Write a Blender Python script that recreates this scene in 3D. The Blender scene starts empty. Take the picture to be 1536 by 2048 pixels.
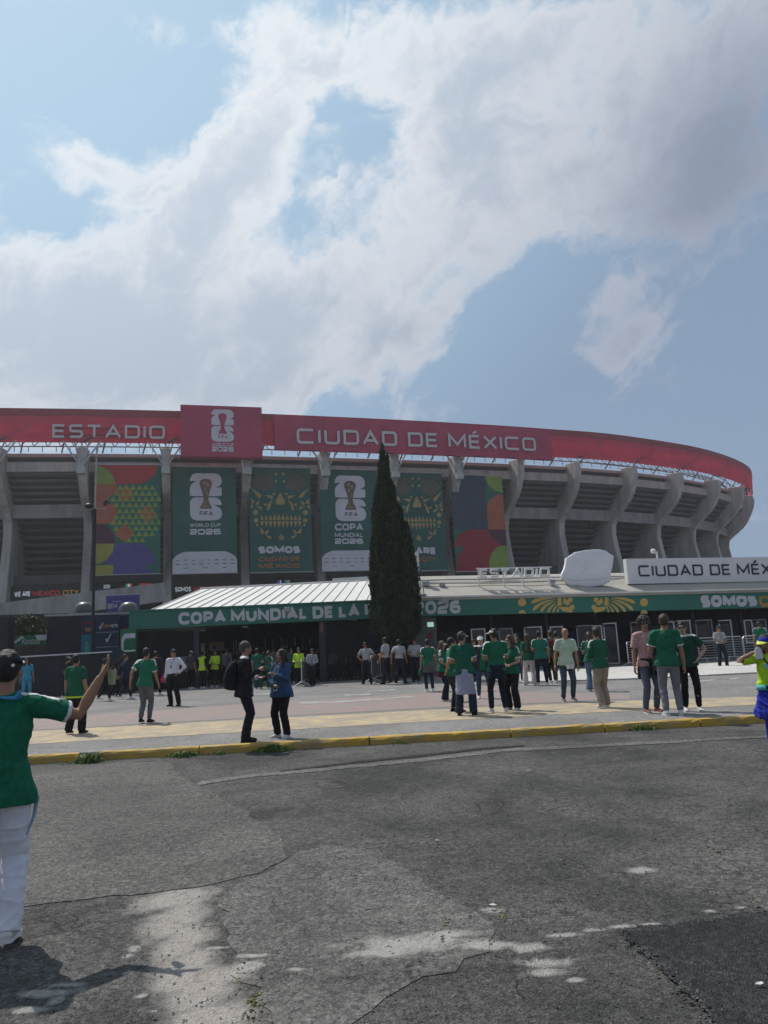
import bpy, bmesh, math, random
import numpy as np
from mathutils import Vector, Matrix, noise as mnoise

# ---------------------------------------------------------------- camera, world, sun, exposure
scn = bpy.context.scene
COL = scn.collection
random.seed(7)
RNG = np.random.default_rng(7)
F = 1518.0                       # focal length in photo pixels (photo 1536 x 2048)
CAM_H = 1.70
ROLL = math.radians(2.75)
PITCH = math.atan(261 * math.cos(ROLL) / F)
_R = np.array([1, 0, 0.]); _U = np.array([0, -math.sin(PITCH), math.cos(PITCH)]); _V = np.array([0, math.cos(PITCH), math.sin(PITCH)])
_r = _R * math.cos(ROLL) - _U * math.sin(ROLL); _u = _U * math.cos(ROLL) + _R * math.sin(ROLL)
CAMP = np.array([0, 0, CAM_H])

cd = bpy.data.cameras.new('camera')
cd.sensor_fit = 'VERTICAL'; cd.sensor_height = 24.0; cd.lens = 24.0 * F / 2048
cd.clip_start = 0.05; cd.clip_end = 6000
cam = bpy.data.objects.new('camera', cd); COL.objects.link(cam)
M = Matrix.Identity(4)
for i in range(3):
    M[i][0] = _r[i]; M[i][1] = _u[i]; M[i][2] = -_V[i]; M[i][3] = CAMP[i]
cam.matrix_world = M
scn.camera = cam

def ray(x, y): return _V + _r * ((x - 768) / F) + _u * ((1024 - y) / F)
def G(x, y, z=0.0):
    """ground point (height z) seen at photo pixel x, y"""
    d = ray(x, y); return CAMP + d * ((z - CAM_H) / d[2])
def at(x, y, Y):
    """point at distance Y seen at photo pixel x, y"""
    d = ray(x, y); return CAMP + d * (Y / d[1])

SUN_EL, SUN_AZ = math.radians(55.6), math.radians(-39.6)     # azimuth from +Y, negative = left
SUN_DIR = Vector((math.sin(SUN_AZ) * math.cos(SUN_EL), math.cos(SUN_AZ) * math.cos(SUN_EL), math.sin(SUN_EL)))
ld = bpy.data.lights.new('sun', 'SUN'); ld.energy = 4.0; ld.angle = math.radians(0.53); ld.color = (1.0, 0.95, 0.87)
lo = bpy.data.objects.new('sun', ld); COL.objects.link(lo)
lo.rotation_euler = (-SUN_DIR).to_track_quat('-Z', 'Y').to_euler()

SKY_STRENGTH = 0.10
def build_world():
    w = bpy.data.worlds.new('World'); scn.world = w; w.use_nodes = True
    nt = w.node_tree; nt.nodes.clear(); N = nt.nodes; L = nt.links
    out = N.new('ShaderNodeOutputWorld'); bg = N.new('ShaderNodeBackground'); bg.inputs[1].default_value = SKY_STRENGTH
    L.new(bg.outputs[0], out.inputs[0])
    sky = N.new('ShaderNodeTexSky'); sky.sky_type = 'NISHITA'; sky.sun_disc = False
    sky.sun_elevation = SUN_EL; sky.sun_rotation = SUN_AZ % (2 * math.pi)
    sky.altitude = 1200; sky.air_density = 1.1; sky.dust_density = 2.6; sky.ozone_density = 1.4
    tc = N.new('ShaderNodeTexCoord')
    def math_(op, a, b=None, c=None, clamp=False):
        n = N.new('ShaderNodeMath'); n.operation = op; n.use_clamp = clamp
        for k, v in enumerate((a, b, c)):
            if v is None: continue
            if isinstance(v, (int, float)): n.inputs[k].default_value = v
            else: L.new(v, n.inputs[k])
        return n.outputs[0]
    def vmath(op, a, b=None):
        n = N.new('ShaderNodeVectorMath'); n.operation = op
        for k, v in enumerate((a, b)):
            if v is None: continue
            if isinstance(v, (tuple, list)): n.inputs[k].default_value = v
            elif isinstance(v, (int, float)): n.inputs[3].default_value = v
            else: L.new(v, n.inputs[k])
        return n.outputs[1] if op in ('LENGTH', 'DOT_PRODUCT') else n.outputs[0]
    d = vmath('NORMALIZE', tc.outputs['Generated'])
    def fbm(scale, detail, rough, dist=0.0, off=(0, 0, 0)):
        n = N.new('ShaderNodeTexNoise'); n.inputs['Scale'].default_value = scale; n.inputs['Detail'].default_value = detail
        n.inputs['Roughness'].default_value = rough; n.inputs['Distortion'].default_value = dist
        L.new(vmath('ADD', d, off), n.inputs['Vector']); return n
    # puffy warp of the cloud layout
    w1 = fbm(5.0, 6, 0.55, off=(3.1, 0, 0))
    warp = N.new('ShaderNodeVectorMath'); warp.operation = 'MULTIPLY_ADD'
    L.new(vmath('SUBTRACT', w1.outputs['Color'], (0.5, 0.5, 0.5)), warp.inputs[0]); warp.inputs[1].default_value = (0.22,) * 3
    L.new(d, warp.inputs[2]); dw = warp.outputs[0]
    def bankdir(px, py):
        v = ray(px, py); return v / np.linalg.norm(v)
    # clouds standing in the sky: photo pixel, radii in pixels, weight
    banks = [(230, 590, 330, 190, 1.0), (30, 640, 200, 200, .9), (370, 400, 200, 130, .9), (560, 130, 120, 170, .9), (520, 320, 130, 110, .8),
             (175, 265, 110, 60, .55), (640, 580, 250, 110, .9), (760, 660, 130, 130, .7), (880, 340, 150, 190, .85), (950, 110, 250, 170, .85),
             (1110, 390, 190, 120, .8), (1290, 110, 300, 150, .95), (1430, 300, 230, 170, .9), (620, 770, 180, 80, .6), (380, 720, 200, 100, .7),
             (120, 760, 280, 120, .6), (1240, 700, 150, 62, .85), (1268, 620, 90, 85, .72), (822, 826, 55, 28, .65), (190, 15, 150, 50, .5),
             (730, 420, 90, 70, .45), (980, 500, 90, 50, .5), (1520, 480, 140, 120, .45),
             (690, 260, 100, 150, -.22), (600, 420, 70, 50, -.3), (650, 90, 80, 70, .3), (760, 60, 130, 80, .4), (230, 130, 220, 90, -.6), (100, 400, 150, 60, -.5), (1090, 620, 150, 150, -.4), (1190, 180, 60, 80, -.35)]
    tot = None
    for (x, y, rx, ry, wt) in banks:
        c = bankdir(x, y); ex = bankdir(x + rx, y) - c; ey = bankdir(x, y - ry) - c
        rel = vmath('SUBTRACT', dw, tuple(c))
        a = vmath('DOT_PRODUCT', rel, tuple(ex / (ex @ ex))); b = vmath('DOT_PRODUCT', rel, tuple(ey / (ey @ ey)))
        r2 = math_('ADD', math_('MULTIPLY', a, a), math_('MULTIPLY', b, b))
        g = math_('MULTIPLY', math_('POWER', 2.718, math_('MULTIPLY', r2, -1.0)), wt)
        fc = vmath('DOT_PRODUCT', d, tuple(c)); g = math_('MULTIPLY', g, math_('GREATER_THAN', fc, 0.2))
        tot = g if tot is None else math_('ADD', tot, g)
    fine = fbm(6.0, 10, 0.60, 0.25)
    fine2 = fbm(24.0, 8, 0.62, 0.4, off=(1.7, 5.0, 2.0))
    big = fbm(2.2, 4, 0.5, off=(9.2, 4.0, 1.0))
    # drawn-out wisps: noise stretched along the drift of the clouds
    mpw = N.new('ShaderNodeMapping'); mpw.vector_type = 'TEXTURE'; mpw.inputs['Rotation'].default_value = (0, math.radians(-38), 0); mpw.inputs['Scale'].default_value = (2.6, 1, .8); L.new(dw, mpw.inputs[0])
    wisp = N.new('ShaderNodeTexNoise'); wisp.inputs['Scale'].default_value = 13.0; wisp.inputs['Detail'].default_value = 9; wisp.inputs['Roughness'].default_value = .6; wisp.inputs['Distortion'].default_value = .5; L.new(mpw.outputs[0], wisp.inputs['Vector'])
    # elsewhere in the sky: broken cloud of the same kind
    fr = vmath('DOT_PRODUCT', d, tuple(bankdir(768, 500)))
    mr = N.new('ShaderNodeMapRange'); mr.inputs[1].default_value = 0.62; mr.inputs[2].default_value = 0.80; L.new(fr, mr.inputs[0])
    other = math_('MULTIPLY', math_('MULTIPLY', math_('SUBTRACT', big.outputs[0], 0.38), 4.0), math_('SUBTRACT', 1.0, mr.outputs[0]))
    dens = math_('ADD', math_('ADD', tot, math_('MAXIMUM', other, 0.0)), math_('ADD', math_('MULTIPLY', math_('SUBTRACT', fine.outputs[0], 0.5), 1.5), math_('ADD', math_('MULTIPLY', math_('SUBTRACT', fine2.outputs[0], 0.5), 0.8), math_('MULTIPLY', math_('SUBTRACT', wisp.outputs[0], 0.5), 2.3))))
    al = N.new('ShaderNodeMapRange'); al.interpolation_type = 'SMOOTHSTEP'
    al.inputs[1].default_value = 0.18; al.inputs[2].default_value = 0.95; al.inputs[4].default_value = 0.93; L.new(dens, al.inputs[0])
    thick = N.new('ShaderNodeMapRange'); thick.interpolation_type = 'SMOOTHSTEP'
    thick.inputs[1].default_value = 0.5; thick.inputs[2].default_value = 1.75; L.new(math_('ADD', dens, math_('MULTIPLY', math_('SUBTRACT', big.outputs[0], 0.5), 0.9)), thick.inputs[0])
    # brightness of a cloud follows how near it stands to the sun
    sd = vmath('DOT_PRODUCT', d, tuple(SUN_DIR))
    sm = N.new('ShaderNodeMapRange'); sm.inputs[1].default_value = 0.58; sm.inputs[2].default_value = 0.92; L.new(sd, sm.inputs[0])
    def mix(fac, a, b):
        n = N.new('ShaderNodeMix'); n.data_type = 'RGBA'
        if isinstance(fac, float): n.inputs[0].default_value = fac
        else: L.new(fac, n.inputs[0])
        for k, v in ((6, a), (7, b)):
            if isinstance(v, tuple): n.inputs[k].default_value = (*v, 1)
            else: L.new(v, n.inputs[k])
        return n.outputs[2]
    k = 1.0 / SKY_STRENGTH
    lit = mix(sm.outputs[0], (.44 * k, .48 * k, .57 * k), (.93 * k, .955 * k, .975 * k))
    grey = mix(sm.outputs[0], (.295 * k, .34 * k, .435 * k), (.60 * k, .68 * k, .785 * k))
    cl = mix(thick.outputs[0], lit, grey)
    # one heavier, greyer bank of cloud
    c = bankdir(1440, 330); ex = bankdir(1640, 330) - c; ey = bankdir(1440, 150) - c; rel = vmath('SUBTRACT', dw, tuple(c))
    a = vmath('DOT_PRODUCT', rel, tuple(ex / (ex @ ex))); b = vmath('DOT_PRODUCT', rel, tuple(ey / (ey @ ey)))
    gm = math_('MULTIPLY', math_('POWER', 2.718, math_('MULTIPLY', math_('ADD', math_('MULTIPLY', a, a), math_('MULTIPLY', b, b)), -1.0)), .85)
    cl = mix(gm, cl, (.235 * k, .275 * k, .37 * k))
    # milky air: pale veil low in the sky and towards the sun
    sep = N.new('ShaderNodeSeparateXYZ'); L.new(d, sep.inputs[0])
    hz = N.new('ShaderNodeMapRange'); hz.inputs[1].default_value = 0.0; hz.inputs[2].default_value = 0.75; hz.inputs[3].default_value = 0.92; hz.inputs[4].default_value = 0.72
    L.new(sep.outputs[2], hz.inputs[0])
    veil = mix(sm.outputs[0], (.255 * k, .345 * k, .475 * k), (.47 * k, .68 * k, .85 * k))
    base = mix(hz.outputs[0], sky.outputs[0], veil)
    final = mix(al.outputs[0], base, cl)
    L.new(final, bg.inputs[0])
build_world()

vs = scn.view_settings
vs.view_transform = 'Standard'; vs.look = 'None'; vs.gamma = 1.0; vs.use_curve_mapping = False; vs.exposure = 0.0
scn.cycles.max_bounces = 6; scn.cycles.transparent_max_bounces = 8; scn.cycles.volume_bounces = 0

# ---------------------------------------------------------------- helpers
def tag(o, label=None, cat=None, group=None, kind=None):
    for k, v in (('label', label), ('category', cat), ('group', group), ('kind', kind)):
        if v: o[k] = v
    return o

class MB:
    """collects geometry of ONE mesh object"""
    def __init__(s): s.v = []; s.f = []; s.m = []; s.n = 0
    def add(s, v, f, mi=0):
        b = s.n; s.v.extend([tuple(map(float, p)) for p in v]); s.n += len(v)
        s.f.extend([tuple(int(i) + b for i in q) for q in f]); s.m.extend([mi] * len(f)); return s
    def box(s, c, size, rz=0.0, mi=0, R=None):
        hx, hy, hz = [q / 2 for q in size]
        P = np.array([(-hx, -hy, -hz), (hx, -hy, -hz), (hx, hy, -hz), (-hx, hy, -hz), (-hx, -hy, hz), (hx, -hy, hz), (hx, hy, hz), (-hx, hy, hz)])
        if R is None: R = np.array([[math.cos(rz), -math.sin(rz), 0], [math.sin(rz), math.cos(rz), 0], [0, 0, 1]])
        P = P @ np.array(R).T + np.array(c)
        return s.add(P, [(0, 3, 2, 1), (4, 5, 6, 7), (0, 1, 5, 4), (1, 2, 6, 5), (2, 3, 7, 6), (3, 0, 4, 7)], mi)
    def prism(s, poly, vec, mi=0, mside=None):
        """polygon (3-D points) pushed along vec"""
        n = len(poly); P = np.array(poly, float); Q = P + np.array(vec)
        s.add(np.vstack([P, Q]), [tuple(range(n - 1, -1, -1)), tuple(range(n, 2 * n))], mi)
        b = s.n - 2 * n; sm = mi if mside is None else mside
        for i in range(n):
            j = (i + 1) % n; s.f.append((b + i, b + j, b + n + j, b + n + i)); s.m.append(sm)
        return s
    def beam(s, a, b, w, h=None, mi=0, up=(0, 0, 1)):
        a = np.array(a, float); b = np.array(b, float); h = h or w
        t = b - a; ln = np.linalg.norm(t); t = t / max(ln, 1e-9); x = np.cross(t, up)
        if np.linalg.norm(x) < 1e-6: x = np.cross(t, (0, 1, 0))
        x /= np.linalg.norm(x); y = np.cross(x, t)
        c = [a + x * sx * w / 2 + y * sy * h / 2 for sx, sy in ((-1, -1), (1, -1), (1, 1), (-1, 1))]
        return s.prism(c, b - a, mi)
    def loft(s, rings, mi=0, cap=True):
        n = len(rings[0]); b = s.n
        for r in rings: s.v.extend([tuple(map(float, p)) for p in r])
        s.n += n * len(rings)
        for k in range(len(rings) - 1):
            for i in range(n):
                j = (i + 1) % n
                s.f.append((b + k * n + i, b + k * n + j, b + (k + 1) * n + j, b + (k + 1) * n + i)); s.m.append(mi)
        if cap:
            s.f.append(tuple(b + i for i in range(n - 1, -1, -1))); s.m.append(mi)
            e = b + (len(rings) - 1) * n; s.f.append(tuple(e + i for i in range(n))); s.m.append(mi)
        return s
    def limb(s, pts, rad, n=12, mi=0, flat=1.0, side=None, dome=True):
        """tapered tube with domed ends; flat squashes it along the second axis"""
        P = [np.array(p, float) for p in pts]; rings = []
        T = []
        for i in range(len(P)):
            t = P[min(i + 1, len(P) - 1)] - P[max(i - 1, 0)]; T.append(t / max(np.linalg.norm(t), 1e-9))
        x = np.array(side, float) if side is not None else (np.cross(T[0], (0, 1, 0)) if abs(T[0][1]) < .9 else np.cross(T[0], (0, 0, 1)))
        def ring(c, t, r, x):
            x = x - t * (x @ t); x = x / max(np.linalg.norm(x), 1e-9); y = np.cross(t, x)
            return [c + x * math.cos(2 * math.pi * k / n) * r + y * math.sin(2 * math.pi * k / n) * r * flat for k in range(n)], x
        if dome:
            for a in (80, 45):
                q, x = ring(P[0] - T[0] * rad[0] * math.sin(math.radians(a)) * .9, T[0], rad[0] * math.cos(math.radians(a)), x); rings.append(q)
        for i in range(len(P)):
            q, x = ring(P[i], T[i], rad[i], x); rings.append(q)
        if dome:
            for a in (45, 80):
                q, x = ring(P[-1] + T[-1] * rad[-1] * math.sin(math.radians(a)) * .9, T[-1], rad[-1] * math.cos(math.radians(a)), x); rings.append(q)
        return s.loft(rings, mi)
    def tube(s, pts, r, n=6, mi=0): return s.limb(pts, [r] * len(pts), n, mi, dome=False)
    def ell(s, c, r, R=None, n=12, m=8, mi=0):
        rings = []
        for k in range(1, m):
            a = math.pi * k / m - math.pi / 2
            q = np.array([(math.cos(a) * math.cos(2 * math.pi * i / n) * r[0], math.cos(a) * math.sin(2 * math.pi * i / n) * r[1], math.sin(a) * r[2]) for i in range(n)])
            if R is not None: q = q @ np.array(R).T
            rings.append(q + np.array(c))
        return s.loft(rings, mi)
    def mesh(s, name):
        me = bpy.data.meshes.new(name); me.from_pydata(s.v, [], s.f)
        if any(s.m): me.polygons.foreach_set('material_index', s.m)
        me.update(); return me
    def build(s, name, mats, parent=None, smooth=False, kind=None, label=None, bevel=0.0):
        me = s.mesh(name)
        for m in (mats if isinstance(mats, (list, tuple)) else [mats]): me.materials.append(m)
        if smooth: me.polygons.foreach_set('use_smooth', [True] * len(me.polygons))
        o = link(name, me, parent)
        if bevel:
            b = o.modifiers.new('bevel', 'BEVEL'); b.width = bevel; b.segments = 2; b.limit_method = 'ANGLE'
        if kind: o['kind'] = kind
        if label: o['label'] = label
        return o

WM = {}
def link(name, me, parent=None):
    o = bpy.data.objects.new(name, me); COL.objects.link(o)
    if parent is not None:
        o.parent = parent
        if parent.name in WM: o.matrix_parent_inverse = WM[parent.name].inverted()
    return o
def root(name, loc, label=None, cat=None, group=None, kind=None, rz=0.0):
    o = bpy.data.objects.new(name, None); COL.objects.link(o)
    o.location = loc; o.rotation_euler = (0, 0, rz); o.empty_display_size = .2
    WM[o.name] = Matrix.LocRotScale(Vector(loc), o.rotation_euler.to_quaternion(), None)
    return tag(o, label, cat, group, kind)

# ---------------------------------------------------------------- materials
_mc = {}
def mat(name, rgb, rough=.75, var=.12, scale=6.0, bump=0.0, bscale=60.0, metal=0.0, spec=.3, emit=None, estr=0.0, detail=5.0, streak=None, trans=0.0, rgb2=None):
    if name in _mc: return _mc[name]
    m = bpy.data.materials.new(name); m.use_nodes = True; nt = m.node_tree; N = nt.nodes; L = nt.links
    b = N['Principled BSDF']; b.inputs['Roughness'].default_value = rough; b.inputs['Metallic'].default_value = metal
    b.inputs['Specular IOR Level'].default_value = spec
    tc = N.new('ShaderNodeTexCoord')
    n = N.new('ShaderNodeTexNoise'); n.inputs['Scale'].default_value = scale; n.inputs['Detail'].default_value = detail; n.inputs['Roughness'].default_value = .6
    mp = N.new('ShaderNodeMapping'); L.new(tc.outputs['Object'], mp.inputs[0]); L.new(mp.outputs[0], n.inputs['Vector'])
    if streak: mp.inputs['Scale'].default_value = streak
    cr = N.new('ShaderNodeValToRGB'); cr.color_ramp.elements[0].position = .3; cr.color_ramp.elements[1].position = .72
    c2 = rgb2 or tuple(min(1, c * (1 + var)) for c in rgb)
    cr.color_ramp.elements[0].color = (*[c * (1 - var) for c in rgb], 1); cr.color_ramp.elements[1].color = (*c2, 1)
    L.new(n.outputs['Fac'], cr.inputs[0]); L.new(cr.outputs[0], b.inputs['Base Color'])
    if bump:
        n2 = N.new('ShaderNodeTexNoise'); n2.inputs['Scale'].default_value = bscale; n2.inputs['Detail'].default_value = 3
        L.new(mp.outputs[0], n2.inputs['Vector'])
        bp = N.new('ShaderNodeBump'); bp.inputs['Strength'].default_value = bump; bp.inputs['Distance'].default_value = .02
        L.new(n2.outputs['Fac'], bp.inputs['Height']); L.new(bp.outputs[0], b.inputs['Normal'])
    if emit: b.inputs['Emission Color'].default_value = (*emit, 1); b.inputs['Emission Strength'].default_value = estr
    if trans:
        t = N.new('ShaderNodeBsdfTranslucent'); L.new(cr.outputs[0], t.inputs[0])
        mx = N.new('ShaderNodeMixShader'); mx.inputs[0].default_value = trans
        L.new(b.outputs[0], mx.inputs[1]); L.new(t.outputs[0], mx.inputs[2]); L.new(mx.outputs[0], N['Material Output'].inputs[0])
    _mc[name] = m; return m
def flat(name, rgb, rough=.7): return mat(name, rgb, rough, var=.05, scale=3)

def mat_ground(name, c0, c1, c2, grain=1.0, crack=0.0, stain=0.0, crack_scale=2.2, rough=.92, spots=(), strip=()):
    """asphalt / worn concrete: blotches, aggregate grain, alligator cracks"""
    m = bpy.data.materials.new(name); m.use_nodes = True; nt = m.node_tree; N = nt.nodes; L = nt.links
    b = N['Principled BSDF']; b.inputs['Roughness'].default_value = rough; b.inputs['Specular IOR Level'].default_value = .25
    tc = N.new('ShaderNodeTexCoord'); P = tc.outputs['Object']
    def nz(s, d=6, r=.6, dist=0.0, vec=P):
        n = N.new('ShaderNodeTexNoise'); n.inputs['Scale'].default_value = s; n.inputs['Detail'].default_value = d
        n.inputs['Roughness'].default_value = r; n.inputs['Distortion'].default_value = dist; L.new(vec, n.inputs['Vector']); return n.outputs['Fac']
    def ramp(x, a, bb, ca, cb):
        r = N.new('ShaderNodeValToRGB'); r.color_ramp.elements[0].position = a; r.color_ramp.elements[1].position = bb
        r.color_ramp.elements[0].color = (*ca, 1); r.color_ramp.elements[1].color = (*cb, 1); L.new(x, r.inputs[0]); return r.outputs[0]
    def mixc(f, a, bb, mode='MIX'):
        x = N.new('ShaderNodeMix'); x.data_type = 'RGBA'; x.blend_type = mode
        if isinstance(f, float): x.inputs[0].default_value = f
        else: L.new(f, x.inputs[0])
        for k, v in ((6, a), (7, bb)):
            if isinstance(v, tuple): x.inputs[k].default_value = (*v, 1)
            else: L.new(v, x.inputs[k])
        return x.outputs[2]
    col = ramp(nz(.55, 8, .62, .5), .38, .66, c0, c1)
    col = mixc(ramp(nz(2.6, 8, .65, .8), .55, .68, (0, 0, 0), (.55, .55, .55)), col, c2)
    # aggregate
    v = N.new('ShaderNodeTexVoronoi'); v.inputs['Scale'].default_value = 95; L.new(P, v.inputs['Vector'])
    g = ramp(v.outputs['Color'], .2, .97, (.52, .52, .53), (1.75, 1.75, 1.72))
    col = mixc(.75 * min(1, grain), col, g, 'MULTIPLY')
    fn = nz(38, 3, .7); col = mixc(.6, col, ramp(fn, .3, .75, (.5, .5, .5), (1.5, 1.5, 1.5)), 'MULTIPLY')
    v2 = N.new('ShaderNodeTexVoronoi'); v2.inputs['Scale'].default_value = 34; v2.inputs['Randomness'].default_value = 1; L.new(P, v2.inputs['Vector'])
    col = mixc(.7 * min(1, grain), col, ramp(v2.outputs['Color'], .1, .98, (.55, .55, .56), (1.7, 1.7, 1.68)), 'MULTIPLY')
    col = mixc(.6, col, ramp(nz(9, 6, .7, .4), .32, .70, (.68, .68, .68), (1.3, 1.3, 1.29)), 'MULTIPLY')
    h = N.new('ShaderNodeMath'); h.operation = 'MULTIPLY_ADD'; L.new(v.outputs['Distance'], h.inputs[0]); h.inputs[1].default_value = -.6 * grain; L.new(fn, h.inputs[2])
    height = h.outputs[0]
    if stain:
        s1 = nz(1.15, 9, .68, 1.2)
        col = mixc(ramp(s1, .60, .70, (0, 0, 0), (stain,) * 3), col, (.26, .25, .235))
    for spots, tone, nsc in ((strip, (.36, .33, .305), 1.1), (spots, (.33, .32, .30), 2.1)):
        if not spots: continue
        def mth(op, a, bb):
            q = N.new('ShaderNodeMath'); q.operation = op
            for k, vv in enumerate((a, bb)):
                if isinstance(vv, (int, float)): q.inputs[k].default_value = vv
                else: L.new(vv, q.inputs[k])
            return q.outputs[0]
        tot = None
        for (sx, sy, rx, ry) in spots:
            c = G(sx, sy); ex = G(sx + rx, sy) - c; ey = G(sx, sy - ry) - c
            mpn = N.new('ShaderNodeMapping'); mpn.vector_type = 'TEXTURE'; mpn.inputs['Location'].default_value = tuple(c); mpn.inputs['Scale'].default_value = (float(np.linalg.norm(ex)), float(np.linalg.norm(ey)), 1); L.new(P, mpn.inputs[0])
            gr = N.new('ShaderNodeTexGradient'); gr.gradient_type = 'SPHERICAL'
            sc_ = N.new('ShaderNodeVectorMath'); sc_.operation = 'SCALE'; sc_.inputs[3].default_value = .62; L.new(mpn.outputs[0], sc_.inputs[0]); L.new(sc_.outputs[0], gr.inputs[0])
            tot = gr.outputs['Fac'] if tot is None else mth('MAXIMUM', tot, gr.outputs['Fac'])
        nn_ = mth('MULTIPLY', mth('SUBTRACT', nz(4.5, 9, .72, .6), .5), nsc)
        m_ = ramp(mth('ADD', tot, nn_), .27, .72, (0, 0, 0), (.92, .92, .92))
        tm_ = ramp(tot, .02, .12, (0, 0, 0), (1, 1, 1))
        col = mixc(mixc(1.0, m_, tm_, 'MULTIPLY'), col, mixc(1.0, tone, ramp(nz(30, 5, .7), .25, .75, (.62, .62, .62), (1.2, 1.2, 1.2)), 'MULTIPLY'))
    if crack:
        wn = N.new('ShaderNodeTexNoise'); wn.inputs['Scale'].default_value = 3; wn.inputs['Detail'].default_value = 5; L.new(P, wn.inputs['Vector'])
        ad = N.new('ShaderNodeVectorMath'); ad.operation = 'MULTIPLY_ADD'; L.new(wn.outputs['Color'], ad.inputs[0]); ad.inputs[1].default_value = (.35, .35, 0); L.new(P, ad.inputs[2])
        for sc, wd, amt in ((crack_scale, .022, 1.0), (crack_scale * 3.1, .03, .8)):
            cv = N.new('ShaderNodeTexVoronoi'); cv.feature = 'DISTANCE_TO_EDGE'; cv.inputs['Scale'].default_value = sc; L.new(ad.outputs[0], cv.inputs['Vector'])
            cm = ramp(cv.outputs['Distance'], 0.0, wd, (1, 1, 1), (0, 0, 0))
            msk = ramp(nz(.7 if sc == crack_scale else 1.1, 4), .50, .62, (0, 0, 0), (crack * amt,) * 3)
            f = mixc(1.0, cm, msk, 'MULTIPLY'); col = mixc(f, col, (.018, .017, .017))
            sb = N.new('ShaderNodeMath'); sb.operation = 'SUBTRACT'; L.new(height, sb.inputs[0]); L.new(f, sb.inputs[1]); height = sb.outputs[0]
    L.new(col, b.inputs['Base Color'])
    bp = N.new('ShaderNodeBump'); bp.inputs['Strength'].default_value = .9; bp.inputs['Distance'].default_value = .012 * max(.4, grain)
    L.new(height, bp.inputs['Height']); L.new(bp.outputs[0], b.inputs['Normal'])
    return m

def mat_paint(name, rgb, under, wear=.5, scale=3.0):
    """paint worn through to the pavement below"""
    m = mat(name, rgb, .8, .12, 2.0, bump=.25, bscale=90); nt = m.node_tree; N = nt.nodes; L = nt.links
    b = N['Principled BSDF']; src = b.inputs['Base Color'].links[0].from_socket
    tc = N.new('ShaderNodeTexCoord'); n = N.new('ShaderNodeTexNoise'); n.inputs['Scale'].default_value = scale; n.inputs['Detail'].default_value = 10; n.inputs['Roughness'].default_value = .72
    L.new(tc.outputs['Object'], n.inputs['Vector'])
    r = N.new('ShaderNodeValToRGB'); r.color_ramp.elements[0].position = 1 - wear - .12; r.color_ramp.elements[1].position = 1 - wear + .15; L.new(n.outputs['Fac'], r.inputs[0])
    x = N.new('ShaderNodeMix'); x.data_type = 'RGBA'; L.new(r.outputs[0], x.inputs[0]); L.new(src, x.inputs[6]); x.inputs[7].default_value = (*under, 1)
    L.new(x.outputs[2], b.inputs['Base Color']); return m

# ---------------------------------------------------------------- stroke lettering
GL = {
 'A': (1.05, [([(0, 0), (.5, 1), (1, 0)], 0, 0), ([(.2, .3), (.8, .3)], 0, 0)]),
 'B': (.92, [([(0, 0), (0, 1), (1, 1), (1, .5), (0, .5)], 0, 3), ([(0, .0), (1, .0), (1, .5)], 0, 4)]),
 'C': (1.0, [([(1, .74), (1, 1), (0, 1), (0, 0), (1, 0), (1, .26)], 0, 1)]),
 'c': (1.1, [([(1, 1), (0, 1), (0, 0), (1, 0)], 0, 1)]),
 'D': (1.0, [([(0, 0), (0, 1), (1, 1), (1, 0)], 1, 2)]),
 'E': (.82, [([(1, 1), (0, 1), (0, 0), (1, 0)], 0, 0), ([(0, .5), (.92, .5)], 0, 0)]),
 'F': (.8, [([(1, 1), (0, 1), (0, 0)], 0, 0), ([(0, .48), (.9, .48)], 0, 0)]),
 'G': (1.0, [([(1, .76), (1, 1), (0, 1), (0, 0), (1, 0), (1, .46), (.55, .46)], 0, 1)]),
 'H': (.95, [([(0, 0), (0, 1)], 0, 0), ([(1, 0), (1, 1)], 0, 0), ([(0, .5), (1, .5)], 0, 0)]),
 'I': (0.0, [([(.5, 0), (.5, 1)], 0, 0)]),
 'L': (.75, [([(0, 1), (0, 0), (1, 0)], 0, 0)]),
 'M': (1.25, [([(0, 0), (0, 1), (.5, .2), (1, 1), (1, 0)], 0, 0)]),
 'N': (1.0, [([(0, 0), (0, 1), (1, 0), (1, 1)], 0, 0)]),
 'O': (1.05, [([(0, 0), (0, 1), (1, 1), (1, 0)], 1, 1)]),
 'P': (.88, [([(0, 0), (0, 1), (1, 1), (1, .42), (0, .42)], 0, 3)]),
 'R': (.92, [([(0, 0), (0, 1), (1, 1), (1, .42), (0, .42)], 0, 3), ([(.45, .42), (1, 0)], 0, 0)]),
 'S': (.92, [([(1, 1), (0, 1), (0, .5), (1, .5), (1, 0), (0, 0)], 0, 1)]),
 'T': (.95, [([(0, 1), (1, 1)], 0, 0), ([(.5, 1), (.5, 0)], 0, 0)]),
 'U': (.98, [([(0, 1), (0, 0), (1, 0), (1, 1)], 0, 1)]),
 'V': (1.0, [([(0, 1), (.5, 0), (1, 1)], 0, 0)]),
 'W': (1.4, [([(0, 1), (.27, 0), (.5, .85), (.73, 0), (1, 1)], 0, 0)]),
 'X': (1.0, [([(0, 0), (1, 1)], 0, 0), ([(0, 1), (1, 0)], 0, 0)]),
 'Y': (1.0, [([(0, 1), (.5, .45), (1, 1)], 0, 0), ([(.5, .5), (.5, 0)], 0, 0)]),
 'Z': (.9, [([(0, 1), (1, 1), (0, 0), (1, 0)], 0, 0)]),
 '0': (1.0, [([(0, 0), (0, 1), (1, 1), (1, 0)], 1, 1)]),
 '2': (.95, [([(0, .78), (0, 1), (1, 1), (1, .5), (0, .42), (0, 0), (1, 0)], 0, 4)]),
 '6': (.98, [([(1, 1), (0, 1), (0, 0), (1, 0), (1, .55), (0, .55)], 0, 1)]),
}
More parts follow.
